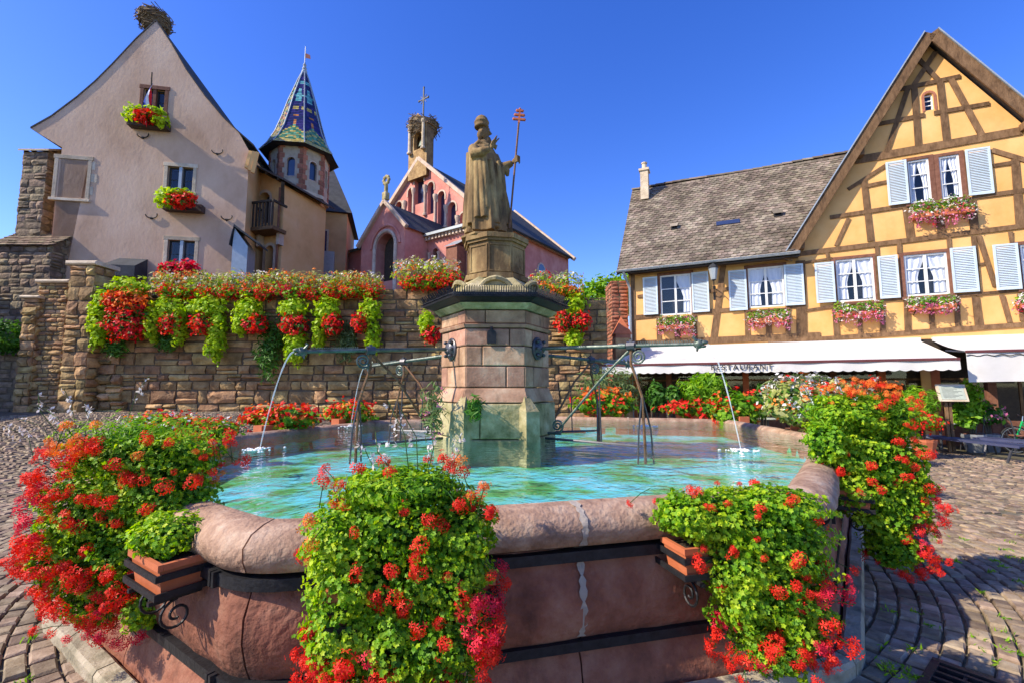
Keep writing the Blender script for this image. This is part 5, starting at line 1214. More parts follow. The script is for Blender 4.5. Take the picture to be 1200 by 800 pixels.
# ------------------------------------------------------------------ round stair tower with glazed spire
def build_tower():
    Y = 24.; c = at(349, 250, Y); T = thing('stair_tower', 'octagonal orange stair tower with banded belfry and glazed patterned spire', 'tower', (c.x, Y, 0)); A0 = R(-82)
    zv = lambda v: at(349, v, Y - 1.4).z
    def octa(r): return [(r * math.cos(A0 + R(22.5) + k * math.pi / 4), r * math.sin(A0 + R(22.5) + k * math.pi / 4)) for k in range(8)]
    zE = zv(168); zB = zv(222); r1 = 1.50; r0 = 1.36
    m = MB(); m.prismz(octa(r0), 0, zB); m.build('shaft', X['plasterorange'], T)
    m = MB(); m.prismz(octa(r1 + .06), zB - .12, zB + .06); m.build('string_course', X['sandstone'], T)
    ap = r1 * math.cos(R(22.5)); hw = r1 * math.sin(R(22.5))
    m = MB(); m.prismz(octa(r1 - .25), zB + .06, zE); m.build('belfry_core', X['dark'], T)
    for k in range(8):
        ang = A0 + k * math.pi / 4; Mx = Matrix.Rotation(ang + math.pi / 2, 4, 'Z') @ Matrix.Translation((0, -ap, 0))
        wz0, wz1 = zv(206), zv(184); h = arch(-.2, .2, wz0, wz1)
        o = holed_wall('belfry_wall', rect((-hw + .002, zB + .06), (hw - .002, zE + .15)), [h], X['sandstone'], T, reveal=.2); o.matrix_local = Mx
        m = MB(); m.box(-.21, .21, .13, .15, wz0, wz1); g_ = m.build('pane', X['windowblue'], o)
        m = MB(); q = arch(-.26, .26, wz0 - .06, wz1 + .06); q2 = arch(-.2, .2, wz0, wz1); m.add([(p_[0], -.02, p_[1]) for p_ in q] + [(p_[0], -.02, p_[1]) for p_ in q2], [(i, (i + 1) % len(q), (i + 1) % len(q) + len(q), i + len(q)) for i in range(len(q))]); m.build('surround', X['whitepaint'] if 0 else X['chapelstone'], o)
        n = 9
        for j in range(n):
            z = zB + .08 + (zE - .05 - zB) * j / n; hh = (zE - .05 - zB) / n - .025; wd = .16 if j % 2 else .25
            for sg in (-1, 1):
                m = MB(); a, b = (hw - wd, hw - .0) if sg > 0 else (-hw, -hw + wd); m.box(a, b, -.025, .02, z, z + hh); oo = m.build('brick', X['brick'], o)
    # corbel table and eaves
    m = MB(); m.prismz(octa(r1 + .05), zE + .10, zE + .17, octa(r1 + .3)); m.build('eaves', X['slate'], T)
    # spire tiles
    prof = [(1.98, zv(171)), (1.62, zv(160)), (1.27, zv(144)), (.98, zv(124)), (.73, zv(104)), (.50, zv(89)), (.27, zv(74)), (.07, zv(63))]
    def prad(z):
        for (ra, za), (rb, zb_) in zip(prof, prof[1:]):
            if za <= z <= zb_: return ra + (rb - ra) * (z - za) / (zb_ - za)
        return prof[-1][0]
    zlo, zhi = prof[0][1], prof[-1][1]; rows = 46; mt = MB(); rr = random.Random(4)
    navy = [(.035, .03, .14), (.05, .035, .17), (.02, .03, .10)]; green = [(.06, .22, .10), (.10, .30, .14), (.16, .36, .2)]; yel = [(.55, .42, .08), (.62, .5, .14)]; orng = [(.62, .24, .05)]; teal = [(.1, .42, .42), (.2, .5, .5)]
    for k in range(8):
        a0 = A0 + R(22.5) + k * math.pi / 4; a1 = a0 + math.pi / 4
        for r_ in range(rows):
            za = zlo + (zhi - zlo) * r_ / rows; zb_ = zlo + (zhi - zlo) * (r_ + 1.25) / rows
            ra = prad(za) + .02; rb = prad(min(zb_, zhi)); n = max(1, int(ra * .765 / .13))
            for c_ in range(n):
                f0, f1 = c_ / n, (c_ + 1) / n; t = (r_ + .5) / rows; s_ = (f0 + f1) / 2 - .5
                zz = t + .10 * abs(s_) * 0 
                if t < .05: col = yel
                elif t < .21 + .06 * (1 - abs(s_) * 3.4): col = [green, yel, green][int((r_ + int(abs(s_) * 8)) % 3)]
                elif t < .40 and abs(s_) < (.34 - t) * .55: col = orng if abs(s_) < .09 else yel
                elif .24 < t < .44 and abs(s_) < .07: col = orng
                elif .36 < t < .40 and abs(s_) < .22: col = orng
                elif .46 < t < .50 and int((s_ + .5) * 6) % 2: col = yel
                elif .80 < t < .84: col = teal
                elif .54 < t < .74 and (abs(s_) + abs(t - .64) * 4 < .45): col = teal
                else: col = navy
                if k % 8 in (5, 6) and t < .8 and rr.random() < .55: col = rr.choice([yel, green, orng, yel])
                c3 = rr.choice(col); mt.cc = c3 + (1,); mt.cv = rr.random()
                P0 = [Vector((ra * math.cos(a), ra * math.sin(a), za)) for a in (a0, a1)]; P1 = [Vector((rb * math.cos(a), rb * math.sin(a), zb_)) for a in (a0, a1)]
                mt.add([P0[0].lerp(P0[1], f0), P0[0].lerp(P0[1], f1), P1[0].lerp(P1[1], f1), P1[0].lerp(P1[1], f0)], [(0, 1, 2, 3)])
    mt.build('spire_tiles', X['glazed'], T, kind='stuff')
    m = MB(); oc_ = lambda r: octa(r)
    for (ra, za), (rb, zb_) in zip(prof, prof[1:]): m.prismz(octa(max(.01, ra - .03)), za, zb_, octa(max(.01, rb - .03)))
    m.build('spire', X['slate'], T)
    for k in range(8):
        a0 = A0 + R(22.5) + k * math.pi / 4; m = MB(); m.tube([((r_ + .025) * math.cos(a0), (r_ + .025) * math.sin(a0), z) for r_, z in prof], .035, 5); m.build('hip_ridge', X['leadgrey'], T)
    m = MB(); zt = zv(63); m.lathe([(.10, -.35), (.14, -.1), (.16, 0), (.1, .08), (.13, .15), (.07, .3), (.1, .36), (.04, .5), (.02, .6), (.02, 1.5)], 10, (0, 0, zt)); m.build('finial', X['leadgrey'], T, smooth=True)
    m = MB(); m.add([(.02, 0, zt + 1.1), (.32, -.1, zt + .92), (.36, -.1, zt + .68), (.02, 0, zt + .82)], [(0, 1, 2, 3)]); m.add([(.02, .01, zt + 1.1), (.32, -.09, zt + .92), (.36, -.09, zt + .68), (.02, .01, zt + .82)], [(3, 2, 1, 0)]); m.build('pennant', X['maroon'], T)
    # stair window in the shaft
    k = 1; ang = A0 + math.pi / 4; ap0 = r0 * math.cos(R(22.5))
    for (v0, v1, w_) in ((246, 271, .22), (296, 318, .22)):
        q = arch(-w_ - .09, w_ + .09, zv(v1) - .09, zv(v0) + .09); m = MB(); m.prism(q, -.04, .01); o = m.build('window_surround', X['chapelstone'], T); o.matrix_local = Matrix.Rotation(ang + math.pi / 2, 4, 'Z') @ Matrix.Translation((0, -ap0, 0))
        m = MB(); m.prism(arch(-w_, w_, zv(v1), zv(v0)), -.046, -.038); m.build('pane', X['windowblue'], o)
        m = MB(); m.box(-.015, .015, -.053, -.047, zv(v1), zv(v0)); m.box(-w_, w_, -.054, -.0465, (zv(v1) + zv(v0)) / 2 - .02, (zv(v1) + zv(v0)) / 2 + .02); m.build('muntin', X['slate'], o)
build_tower()
GA = Facade(at(300, 250, 21.2).x, 21.2, .965, -.26)
def build_gallery():
    T = thing('gallery_wing', 'orange plastered balcony wing between the pink house and the tower', 'house', (GA.o.x, GA.o.y, 0), GA.ang)
    xl = GA.loc(276, 250)[0]; xr = GA.loc(331, 250)[0]; zl = GA.loc(300, 196)[1]; zr = GA.loc(334, 216)[1]
    door = pxrect(GA, 303, 226, 316, 262); lows = [pxrect(GA, 300, 288, 308, 330), pxrect(GA, 311, 288, 320, 330)]
    holed_wall('wall', [(xl, 0), (xr, 0), (xr, zr), (xl, zl + .5)], [arch(*door)] + [arch(*q) for q in lows], X['plasterorange'], T, reveal=.4)
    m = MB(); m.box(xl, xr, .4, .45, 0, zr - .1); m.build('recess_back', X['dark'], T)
    for q in [door] + lows:
        m = MB(); A_ = arch(q[0] - .14, q[1] + .14, q[2], q[3] + .14); B_ = arch(*q); m.add([(p_[0], -.03, p_[1]) for p_ in A_] + [(p_[0], -.03, p_[1]) for p_ in B_], [(i, (i + 1) % len(A_), (i + 1) % len(A_) + len(A_), i + len(A_)) for i in range(1, len(A_))]); m.build('arch_surround', X['chapelstone'], T)
    m = MB(); m.prism([(xr, 0), (xr + .05, 0), (xr + .05, zr - .05), (xr, zr - .05)], 0, 3.0); m.build('side_wall', X['plasterorange'], T)
    a = Vector((xl - .2, zl + .75)); b = Vector((xr + .45, zr + .02)); m = MB(); m.prism([(a.x, a.y), (b.x, b.y), (b.x, b.y - .1), (a.x, a.y - .1)], -.55, 3.2); m.build('roof', X['slatebrown'], T)
    for k in range(5):
        t = (k + .5) / 5; p_ = a.lerp(b, t); m = MB(); m.bar((p_.x, -.5, p_.y - .16), (p_.x, 0, p_.y - .16), .1, .12); m.build('rafter', X['darkwood'], T)
    m = MB(); m.bar((xr + .02, -.05, zr - 1.0), (xr + .3, -.4, zr - .1), .14, .18); m.build('eaves_bracket', X['darkwood'], T)
    b0, b1, c0, c1 = pxrect(GA, 289, 236, 321, 266, .8); m = MB(); m.box(b0, b1, -.85, 0, c0 - .16, c0); m.build('balcony_floor', X['timber'], T)
    m = MB(); m.box(b0, b1, -.87, -.79, c1 - .1, c1); m.box(b0 + .0, b0 + .08, -.79, 0, c1 - .1, c1); m.box(b1 - .08, b1, -.79, 0, c1 - .1, c1); m.build('handrail', X['darkwood'], T)
    n = 9
    for k in range(n):
        x = b0 + .05 + (b1 - b0 - .1) * k / (n - 1); m = MB(); m.box(x - .035, x + .035, -.855, -.805, c0, c1 - .1); m.build('baluster', X['darkwood'], T)
    for sx in (b0 + .2, b1 - .2): m = MB(); m.prism([(sx - .08, c0 - .16), (sx + .08, c0 - .16), (sx + .08, c0 - .7), (sx - .08, c0 - .7)], -.3, 0); m.build('corbel', X['chapelstone'], T)
    m = MB(); m.tube([(xr - .12, -.1, zr - .2), (xr - .1, -.1, 0.3)], .05, 6); m.build('downpipe', X['timberred'], T)
build_gallery()
AX = Facade(at(392, 250, 27.).x, 27., .97, .25)
def build_annex():
    T = thing('tower_annex', 'cream annex with steep dark slate roof behind the stair tower', 'house', (AX.o.x, AX.o.y, 0), AX.ang)
    xl = AX.loc(366, 280)[0]; xr = AX.loc(406, 280)[0]; ze = AX.loc(395, 249)[1]; zt = AX.loc(380, 178)[1]
    m = MB(); m.box(xl, xr, 0, 5, 0, ze); m.build('wall', X['plasterorange'], T)
    m = MB(); m.add([(xl, -.25, ze - .05), (xr + .3, -.25, ze - .05), (xr - 1.2, 2.5, zt), (xl, 2.5, zt), (xr + .3, 5.25, ze - .05), (xl, 5.25, ze - .05)], [(0, 1, 2, 3), (1, 4, 2), (4, 5, 3, 2), (5, 4, 1, 0)])
    m.build('roof', X['slate'], T)
    a, b, c, d = pxrect(AX, 377, 271, 383, 296); m = MB(); m.box(a - .1, b + .1, -.05, 0, c - .1, d + .1); o = m.build('window', X['sandstone'], T); m = MB(); m.box(a, b, -.056, -.051, c, d); m.build('pane', X['windowblue'], o)
    a, b, c, d = pxrect(AX, 372, 296, 392, 330); m = MB(); m.box(a, b, -.3, -.01, 0, d); m.build('porch', X['leadgrey'], T)
build_annex()
# ------------------------------------------------------------------ pink chapel
CH = Facade(at(493, 190, 28).x, 28., .82, -.57)
ZC = lambda x, y: (400 + x / 4.706, 170 + y / 4.706)
def build_chapel():
    T = thing('chapel', 'pink stuccoed chapel with arcaded gable, portal and bell turret', 'chapel', (CH.o.x, CH.o.y, 0), CH.ang)
    apex = CH.loc(493, 190); el = CH.loc(431, 287); hw = apex[0] - el[0]; ze = el[1]; xr = apex[0] + hw
    arcs = [(300, 335, 315, 400), (368, 397, 240, 402), (405, 455, 152, 325), (475, 510, 207, 382), (532, 570, 257, 450), (588, 632, 317, 450), (655, 690, 375, 442)]
    rs = []
    for x0, x1, y0, y1 in arcs: rs.append(pxrect(CH, *ZC(x0, y0), *ZC(x1, y1)))
    out = [(el[0], 0), (xr, 0), (xr, ze), apex, (el[0], ze)]
    holed_wall('gable_wall', out, [arch(*q) for q in rs], X['chapelpink'], T, reveal=.35)
    for q in rs:
        m = MB(); m.box(q[0], q[1], .3, .34, q[2], q[3]); m.build('pane', X['windowblue'], T)
        m = MB(); A_ = arch(q[0] - .10, q[1] + .10, q[3] - (q[1] - q[0]) / 2 - .3, q[3] + .10); B_ = arch(q[0], q[1], q[3] - (q[1] - q[0]) / 2 - .3, q[3]); m.add([(p_[0], -.04, p_[1]) for p_ in A_] + [(p_[0], -.04, p_[1]) for p_ in B_], [(i, (i + 1) % len(A_), (i + 1) % len(A_) + len(A_), i + len(A_)) for i in range(1, len(A_))]); m.build('arch_moulding', X['chapelstone'], T)
    for q, q2 in zip(rs, rs[1:]):
        x = (q[1] + q2[0]) / 2; z0 = min(q[2], q2[2]); z1 = min(q[3], q2[3]) - .1; m = MB(); m.lathe([(.13, 0), (.13, .12), (.075, .2), (.075, z1 - z0 - .45), (.09, z1 - z0 - .4), (.15, z1 - z0 - .15), (.15, z1 - z0)], 8, (x, -.06, z0)); m.build('colonnette', X['chapelstone'], T)
    # stone verge
    for sx in (-1, 1):
        d = Vector((sx * hw, 0, ze - apex[1])).normalized(); A = Vector((apex[0], -.12, apex[1] + .18)); L_ = math.hypot(hw, apex[1] - ze) + .4; m = MB(); m.bar(A, A + d * L_, .22, .28, (0, 1, 0)); m.build('verge_stone', X['chapelstone'], T)
    # nave
    Ln = 10.5; m = MB(); m.box(el[0] + .05, el[0] + .3, .02, Ln, 0, ze); m.box(xr - .3, xr - .05, .02, Ln, 0, ze); m.prism([(el[0] + .3, 0), (xr - .3, 0), (xr - .3, ze), (apex[0], apex[1] - .3), (el[0] + .3, ze)], Ln - .3, Ln); m.build('nave_wall', X['chapelpink'], T)
    for sx in (-1, 1):
        d = Vector((sx * hw, 0, ze - apex[1])).normalized(); n = Vector((-d.z * sx, 0, abs(d.x))); A = Vector((apex[0], 0, apex[1] - .02)); L_ = math.hypot(hw, apex[1] - ze) + .45; p_ = [A, A + d * L_, A + d * L_ + n * .12, A + n * .12]
        m = MB(); m.add([(q.x, .05, q.z) for q in p_] + [(q.x, Ln, q.z) for q in p_], [(0, 1, 5, 4), (3, 7, 6, 2), (1, 2, 6, 5), (0, 4, 7, 3), (4, 5, 6, 7), (0, 3, 2, 1)]); m.build('roof', X['slate'], T)
        m = MB(); m.bar(A + Vector((0, Ln, 0)) + n * .1, A + d * (L_ + .1) + Vector((0, Ln, 0)) + n * .1, .3, .3, (0, 1, 0)); m.build('verge_stone', X['chapelstone'], T)
        if sx > 0: m = MB(); m.box(xr - .05, xr + .12, .1, Ln - .1, ze - .25, ze - .05); m.build('cornice', X['chapelstone'], T)
    for k in (.62, .9):
        y = Ln * k; m = MB(); m.M = Matrix.Translation((xr - .05, y, 0)) @ Matrix.Rotation(math.pi / 2, 4, 'Z'); m.prism(arch(-.55, .55, ze - 3.6, ze - 1.4), -.05, .02); o = m.build('window_surround', X['chapelstone'], T)
        m = MB(); m.M = Matrix.Translation((xr - .05, y, 0)) @ Matrix.Rotation(math.pi / 2, 4, 'Z'); m.prism(arch(-.4, .4, ze - 3.5, ze - 1.5), -.06, -.051); m.build('pane', X['windowblue'], o)
    # vestibule with corbelled cornice
    F1 = 2.6; a = CH.loc(462, 285, F1); b = CH.loc(562, 262, F1); zc = CH.loc(515, 276, F1)[1]
    ws = [pxrect(CH, *ZC(460, 575), *ZC(480, 645), F1), pxrect(CH, *ZC(503, 570), *ZC(532, 640), F1)]
    o = holed_wall('vestibule_wall', rect((a[0], 0), (b[0], zc)), [arch(*q) for q in ws], X['chapelpink'], T, y=-F1, reveal=.3)
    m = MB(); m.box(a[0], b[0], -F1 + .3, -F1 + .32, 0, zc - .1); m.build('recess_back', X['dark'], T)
    for q in ws:
        m = MB(); m.prism(arch(q[0] - .08, q[1] + .08, q[3] - .6, q[3] + .08), -F1 - .03, -F1 + .001) if 0 else m.lathe([(.1, 0), (.07, .1), (.07, q[3] - q[2] - .4), (.12, q[3] - q[2] - .25)], 8, (q[1] + .08, -F1 - .02, q[2])); m.build('colonnette', X['chapelstone'], T)
    m = MB(); m.box(a[0], b[0], -F1 - .35, .0, zc, zc + .14); m.add([(a[0], -F1 - .35, zc + .142), (b[0], -F1 - .35, zc + .142), (b[0], 0, zc + .9), (a[0], 0, zc + .9)], [(0, 1, 2, 3)]); m.build('vestibule_roof', X['leadgrey'], T)
    n = 26
    for k in range(n):
        x = a[0] + (b[0] - a[0]) * (k + .5) / n; m = MB(); m.box(x - .06, x + .06, -F1 - .22, -F1, zc - .2, zc); m.build('corbel', X['chapelstone'], T)
    m = MB(); p0, p1, q0, q1 = pxrect(CH, *ZC(585, 560), *ZC(645, 640), F1 + .6); m.box(p0, p1, -F1 - .7, -F1 - .01, 0, q1); m.build('sign_case', X['timberred'], T); m = MB(); m.add([(p0 - .1, -F1 - .8, q1), (p1 + .1, -F1 - .8, q1), (p1 + .1, -F1 - .01, q1 + .5), (p0 - .1, -F1 - .01, q1 + .5)], [(0, 1, 2, 3)]); m.build('case_roof', X['leadgrey'], T)
    # portal gable
    F2 = 4.2; pa = CH.loc(452, 239, F2); pl = CH.loc(424, 287, F2); w_ = pa[0] - pl[0]; xr2 = pa[0] + w_ * .78; q = pxrect(CH, 441, 274, 462, 330, F2)
    zr2 = pa[1] - (pa[1] - pl[1]) * .78; holed_wall('portal_wall', [(pl[0], 0), (xr2, 0), (xr2, zr2), pa, (pl[0], pl[1])], [arch(*q)], X['chapelpink'], T, y=-F2, reveal=.6)
    m = MB(); m.box(q[0], q[1], -F2 + .55, -F2 + .6, q[2], q[3]); m.build('portal_door', X['darkwood'], T)
    for e in (.12, .42):
        m = MB(); c_ = (q[0] + q[1]) / 2; r_ = (q[1] - q[0]) / 2 + e; zc2 = q[3] - (q[1] - q[0]) / 2; m.tube([(c_ + r_ * math.cos(t), -F2 - .03, zc2 + r_ * math.sin(t)) for t in np.linspace(0, math.pi, 14)], .10 if e < .3 else .08, 6); m.build('arch_moulding', X['chapelstone'] if e < .3 else X['chapelpink'], T)
    for sx in (-1, 1):
        m = MB(); x = (q[0] - .12) if sx < 0 else (q[1] + .12); m.tube([(x, -F2 - .04, 0), (x, -F2 - .04, q[3] - (q[1] - q[0]) / 2)], .1, 8); m.build('portal_column', X['chapelstone'], T)
        d = Vector((sx * w_, 0, pl[1] - pa[1])).normalized(); A = Vector((pa[0], -F2 - .08, pa[1] + .12)); L_ = math.hypot(w_, pa[1] - pl[1]) * (1 if sx < 0 else .78) + .35; m = MB(); m.bar(A, A + d * L_, .18, .2, (0, 1, 0)); m.build('verge_stone', X['chapelstone'], T)
        m = MB(); A2 = A + Vector((0, .1, -.02)); m.add([A2, A2 + d * L_, A2 + d * L_ + Vector((0, F2, 0)), A2 + Vector((0, F2, 0))], [(0, 1, 2, 3)]); m.build('portal_roof', X['slate'], T)
        m = MB(); xx = pl[0] if sx < 0 else xr2; m.box(xx - .05, xx + .05, -F2 + .01, -.1, 0, (pl[1] if sx < 0 else zr2) - .05); m.build('portal_side', X['chapelpink'], T)
    m = MB(); zt = pa[1] + .2; m.box(pa[0] - .14, pa[0] + .14, -F2 - .15, -F2 + .13, zt, zt + .4); m.tube([(pa[0], -F2, zt + .4), (pa[0], -F2, zt + .85)], .1, 8)
    for k in range(8): an = k * math.pi / 4; m.ell((pa[0] + .2 * math.cos(an), -F2, zt + 1.1 + .2 * math.sin(an)), (.11, .08, .11), 8, 6)
    m.tube([(pa[0] + .2 * math.cos(t), -F2, zt + 1.1 + .2 * math.sin(t)) for t in np.linspace(0, 2 * math.pi, 13)], .07, 6); m.build('ring_cross', X['mossstone'], T)
    # low side aisle to the left
    m = MB(); s0 = CH.loc(396, 305, 2.0); s1 = CH.loc(428, 305, 2.0); zt = CH.loc(412, 296, 2.0)[1]; m.box(s0[0], s1[0], -2.0, 3, 0, zt); m.build('side_chapel', X['chapelpink'], T); m = MB(); m.add([(s0[0] - .2, -2.4, zt), (s1[0], -2.4, zt), (s1[0], 3, zt + 1.4), (s0[0] - .2, 3, zt + 1.4)], [(0, 1, 2, 3)]); m.build('side_roof', X['slatebrown'], T)
    # bell turret
    b0 = pxrect(CH, 481, 150, 502, 192, .1); bc = (b0[0] + b0[1]) / 2; hw2 = (b0[1] - b0[0]) / 2; zb, zt = b0[2] - 1.0, b0[3]
    op = arch(bc - hw2 * .42, bc + hw2 * .42, zb + 1.9, zt - .35)
    for y in (-.25, .35): o = holed_wall('turret_wall', rect((bc - hw2, zb), (bc + hw2, zt)), [op], X['rubble'], T, y=y, reveal=.3)
    m = MB(); m.box(bc - hw2, bc - hw2 + .12, -.24, .34, zb, zt - .01); m.box(bc + hw2 - .12, bc + hw2, -.24, .34, zb, zt - .01); m.box(bc - hw2 + .12, bc + hw2 - .12, -.2, .3, zb, zb + 1.8); m.build('turret_side', X['rubble'], T)
    for sx in (-1, 1): m = MB(); m.lathe([(.16, 0), (.16, .1), (.1, .2), (.1, 1.7), (.17, 1.85), (.17, 1.95)], 8, (bc + sx * (hw2 * .75), -.36, zb + 1.7)); m.build('colonnette', X['sandstone'], T)
    m = MB(); m.lathe([(.30, 0), (.26, .12), (.18, .45), (.08, .6), (.02, .62)], 12, (bc, .2, zb + 2.2)); m.build('bell', X['bronze'], T, smooth=True)
    m = MB(); m.prism([(bc - hw2 - .1, zt), (bc + hw2 + .1, zt), (bc, zt + .9)], -.3, .65); m.build('turret_gable', X['rubble'], T)
    m = MB(); z = zt + .9; m.bar((bc, .2, z), (bc, .2, z + 2.0), .07, .07); m.bar((bc - .42, .2, z + 1.2), (bc + .42, .2, z + 1.2), .06, .06)
    for k in range(4): an = math.pi / 4 + k * math.pi / 2; m.bar((bc + .06 * math.cos(an), .2, z + 1.2 + .06 * math.sin(an)), (bc + .36 * math.cos(an), .2, z + 1.2 + .36 * math.sin(an)), .035, .035)
    for dx, dz in ((0, 2.0), (.42, 1.2), (-.42, 1.2)): m.ell((bc + dx, .2, z + dz), (.09, .05, .09), 6, 5)
    m.build('cross', X['iron'], T)
    W_ = CH.world(bc, -.25, zt + .1); build_nest('stork_nest', 'ragged stork nest around the chapel bell turret', W_, 1.0, 1.0, 6, 200)
build_chapel()
# ------------------------------------------------------------------ far right: brick pier, little brick shrine, tree
pier('brick_pier', 'orange brick pier between the flower wall and the half-timbered house', 'pier', 716, 736, 329, 17.6, 1.2, 'brick', 90, hs=(.13, .15), ws=(.26, .34), depth=.05, z0=0, indiv=150)
def build_shrine():
    c = at(728, 388, 16.7); T = thing('brick_shrine', 'small red brick pillar with pointed pyramid roof by the restaurant corner', 'pillar', (c.x, 16.7, 0)); zt = at(728, 371, 16.7).z; ze = at(728, 393, 16.7).z; zb = ze
    m = MB(); m.box(-.28, .28, -.28, .28, 0, ze - .12); m.build('pillar', X['rubble'], T)
    m = MB(); m.box(-.27, .27, -.29, .29, ze - .12, ze + .02); m.build('brick_band', X['brick'], T)
    m = MB(); m.add([(-.32, -.32, ze + .02), (.32, -.32, ze + .02), (.32, .32, ze + .02), (-.32, .32, ze + .02), (0, 0, zt)], [(3, 2, 1, 0), (0, 1, 4), (1, 2, 4), (2, 3, 4), (3, 0, 4)]); m.build('roof', X['terracotta'], T)
build_shrine()
def build_tree(name, label, base, crown, trunk_h, n, mat, seed, size=.12, group=None):
    g = np.random.default_rng(seed); T = thing(name, label, 'tree', base, 0, group); b0 = np.array(tuple(base)); m = MB(); rr = random.Random(seed)
    m.tube([(0, 0, 0), (.05, 0, trunk_h * .5), (0, .05, trunk_h)], [.16, .12, .08], 8)
    for c, r_ in crown: p = Vector(c) - Vector(base); m.tube([(0, .02, trunk_h * .8), (p.x * .5, p.y * .5, (trunk_h + p.z) / 2), tuple(p)], [.07, .05, .02], 6)
    m.build('trunk', X['bark'], T)
    P, Nn = blob_pts([(c, r_) for c, r_ in crown], n, g, .5); v, f, a = scatter(T_DIAM, P, Nn, size * g.uniform(.6, 1.3, n), g); foliage_obj(T, b0, 'crown', mat, v, f, a)
    return T
b = Vector((at(700, 340, 21).x, 21, 0)); build_tree('leafy_tree', 'dark green tree rising behind the flower wall by the brick pier', b, [(tuple(at(690, 352, 21)), (.8, .8, .8)), (tuple(at(707, 342, 21)), (.9, .9, .7)), (tuple(at(728, 338, 21)), (.9, .9, .8)), (tuple(at(716, 352, 21)), (1.2, .9, .9))], 4.6, 3200, 'leaf', 5)
b = Vector((at(7, 395, 15.6).x, 15.7, at(7, 418, 15.6).z)); 
g_ = geranium('round_bush', 'clipped dark green bush on the low shaded wall', 'bush', None, b, [('leafdark', T_DIAM, [pb(5, 396, 20, 20, 15.7, .6)], 1500, .07, .3, 'foliage')], [], seed=8)
# ------------------------------------------------------------------ neighbouring house left of the view; its shadow falls over the piers
def build_neighbour():
    T = thing('neighbour_house', 'plain grey plastered neighbouring house across the lane from the stone buttresses', 'house', (-27.5, 9.5, 0), R(6))
    m = MB(); m.box(0, 6, 0, 7.5, 0, 6.2); m.build('wall', X['plasterpink'], T)
    m = MB(); m.prism([(-.4, 6.0), (6.4, 6.0), (3, 9.4)], -.4, 7.9); m.build('roof', X['slatebrown'], T)
    for k in range(3):
        for z in (1.0, 3.8): m = MB(); m.box(6.0, 6.05, 1.0 + k * 2.3, 2.0 + k * 2.3, z, z + 1.4); o = m.build('window', X['sandstone'], T); m = MB(); m.box(6.051, 6.06, 1.1 + k * 2.3, 1.9 + k * 2.3, z + .1, z + 1.3); m.build('pane', X['windowblue'], o)
build_neighbour()

# ------------------------------------------------------------------ flower planters hung on the wall
GW = 'planters hung along the flower wall'
def wall_planter(label, lime, red, trail, seed, trailmat='leafdark', extra=None):
    Y = 15.1; allb = lime + red; u = sum(b[0] for b in allb) / len(allb); v = sum(b[1] for b in allb) / len(allb); base = at(u, v, 15.2)
    L_ = [pb(b[0], b[1], b[2] * .95, b[3] * 1.0, Y, .30) for b in lime]; Rr = [pb(b[0], b[1], b[2] * .84, b[3] * .84, Y - .1, .30) for b in red]; Tr = [pb(*b, Y + .12, .16) for b in trail]
    n = int(sum(b[2] * b[3] for b in lime) * 2.2) + 200; nr = int(sum(b[2] * b[3] for b in red) * .5) + 30
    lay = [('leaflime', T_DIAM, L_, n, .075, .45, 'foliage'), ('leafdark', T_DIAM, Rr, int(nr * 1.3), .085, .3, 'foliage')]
    if trail: lay.append((trailmat, T_LONG, Tr, int(sum(b[2] * b[3] for b in trail) * 1.0) + 80, .12, .8, 'trailing_foliage'))
    fl = [('petalred', Rr, nr, .075), ('petalcrimson', Rr, nr // 4, .07)] + (extra(Y) if extra else [])
    T = geranium('wall_planter', label, 'planter', GW, base, lay, fl, seed=seed)
    m = MB(); m.lathe([(.10, -.36), (.22, -.33), (.26, -.1), (.27, 0), (.25, 0)], 10, (0, .05, .1)); m.bar((0, .1, .05), (0, .36, .05), .03, .03); m.build('pot', X['planterdark'], T)
wall_planter('large red and orange planter trailing lime leaves on the end of the flower wall', [(117, 375, 13, 34), (130, 352, 20, 12), (150, 338, 26, 14)], [(148, 376, 28, 28), (140, 352, 18, 12)], [(135, 405, 14, 16)], 101, extra=lambda Y: [('petalorange', [pb(150, 352, 24, 14, Y - .15, .3)], 160, .08)])
wall_planter('lime leaved planter with a small red heart next to the large end planter', [(195, 362, 22, 14), (180, 382, 8, 20), (210, 382, 9, 22)], [(200, 380, 12, 13)], [(196, 402, 14, 12)], 102)
wall_planter('lime leaved planter trailing one long bright green tail on one side', [(242, 360, 24, 14), (254, 392, 11, 34)], [(236, 380, 13, 13)], [], 103)
wall_planter('lime planter with red blooms above a dark hanging veil of leaves', [(291, 364, 18, 17), (282, 380, 8, 14)], [(300, 380, 14, 12)], [(314, 410, 15, 38)], 104)
wall_planter('lime planter with red blooms and a bright leafy beard below', [(344, 362, 19, 13), (346, 405, 13, 24)], [(344, 380, 16, 14)], [(330, 392, 8, 20)], 105)
wall_planter('lime planter with an arched top and thin grey trailing stems beside it', [(382, 363, 16, 16), (374, 390, 7, 22)], [(390, 380, 11, 14)], [(403, 400, 12, 24)], 106, trailmat='leafolive')
wall_planter('lime and crimson planter at the end of the hanging row nearest the bare wall', [(433, 366, 14, 16), (437, 395, 9, 20)], [(422, 378, 9, 13)], [(412, 400, 6, 18)], 107, trailmat='leafolive')
wall_planter('small lime and red planter beside the fountain column, below the chapel', [(499, 378, 9, 13)], [(505, 393, 11, 9)], [], 108)
wall_planter('lime and deep red planter on the wall stretch toward the brick pier', [(673, 356, 15, 12), (673, 396, 11, 12)], [(659, 376, 8, 14), (680, 376, 13, 12)], [], 109)
GT = 'mixed flower boxes along the top of the flower wall'
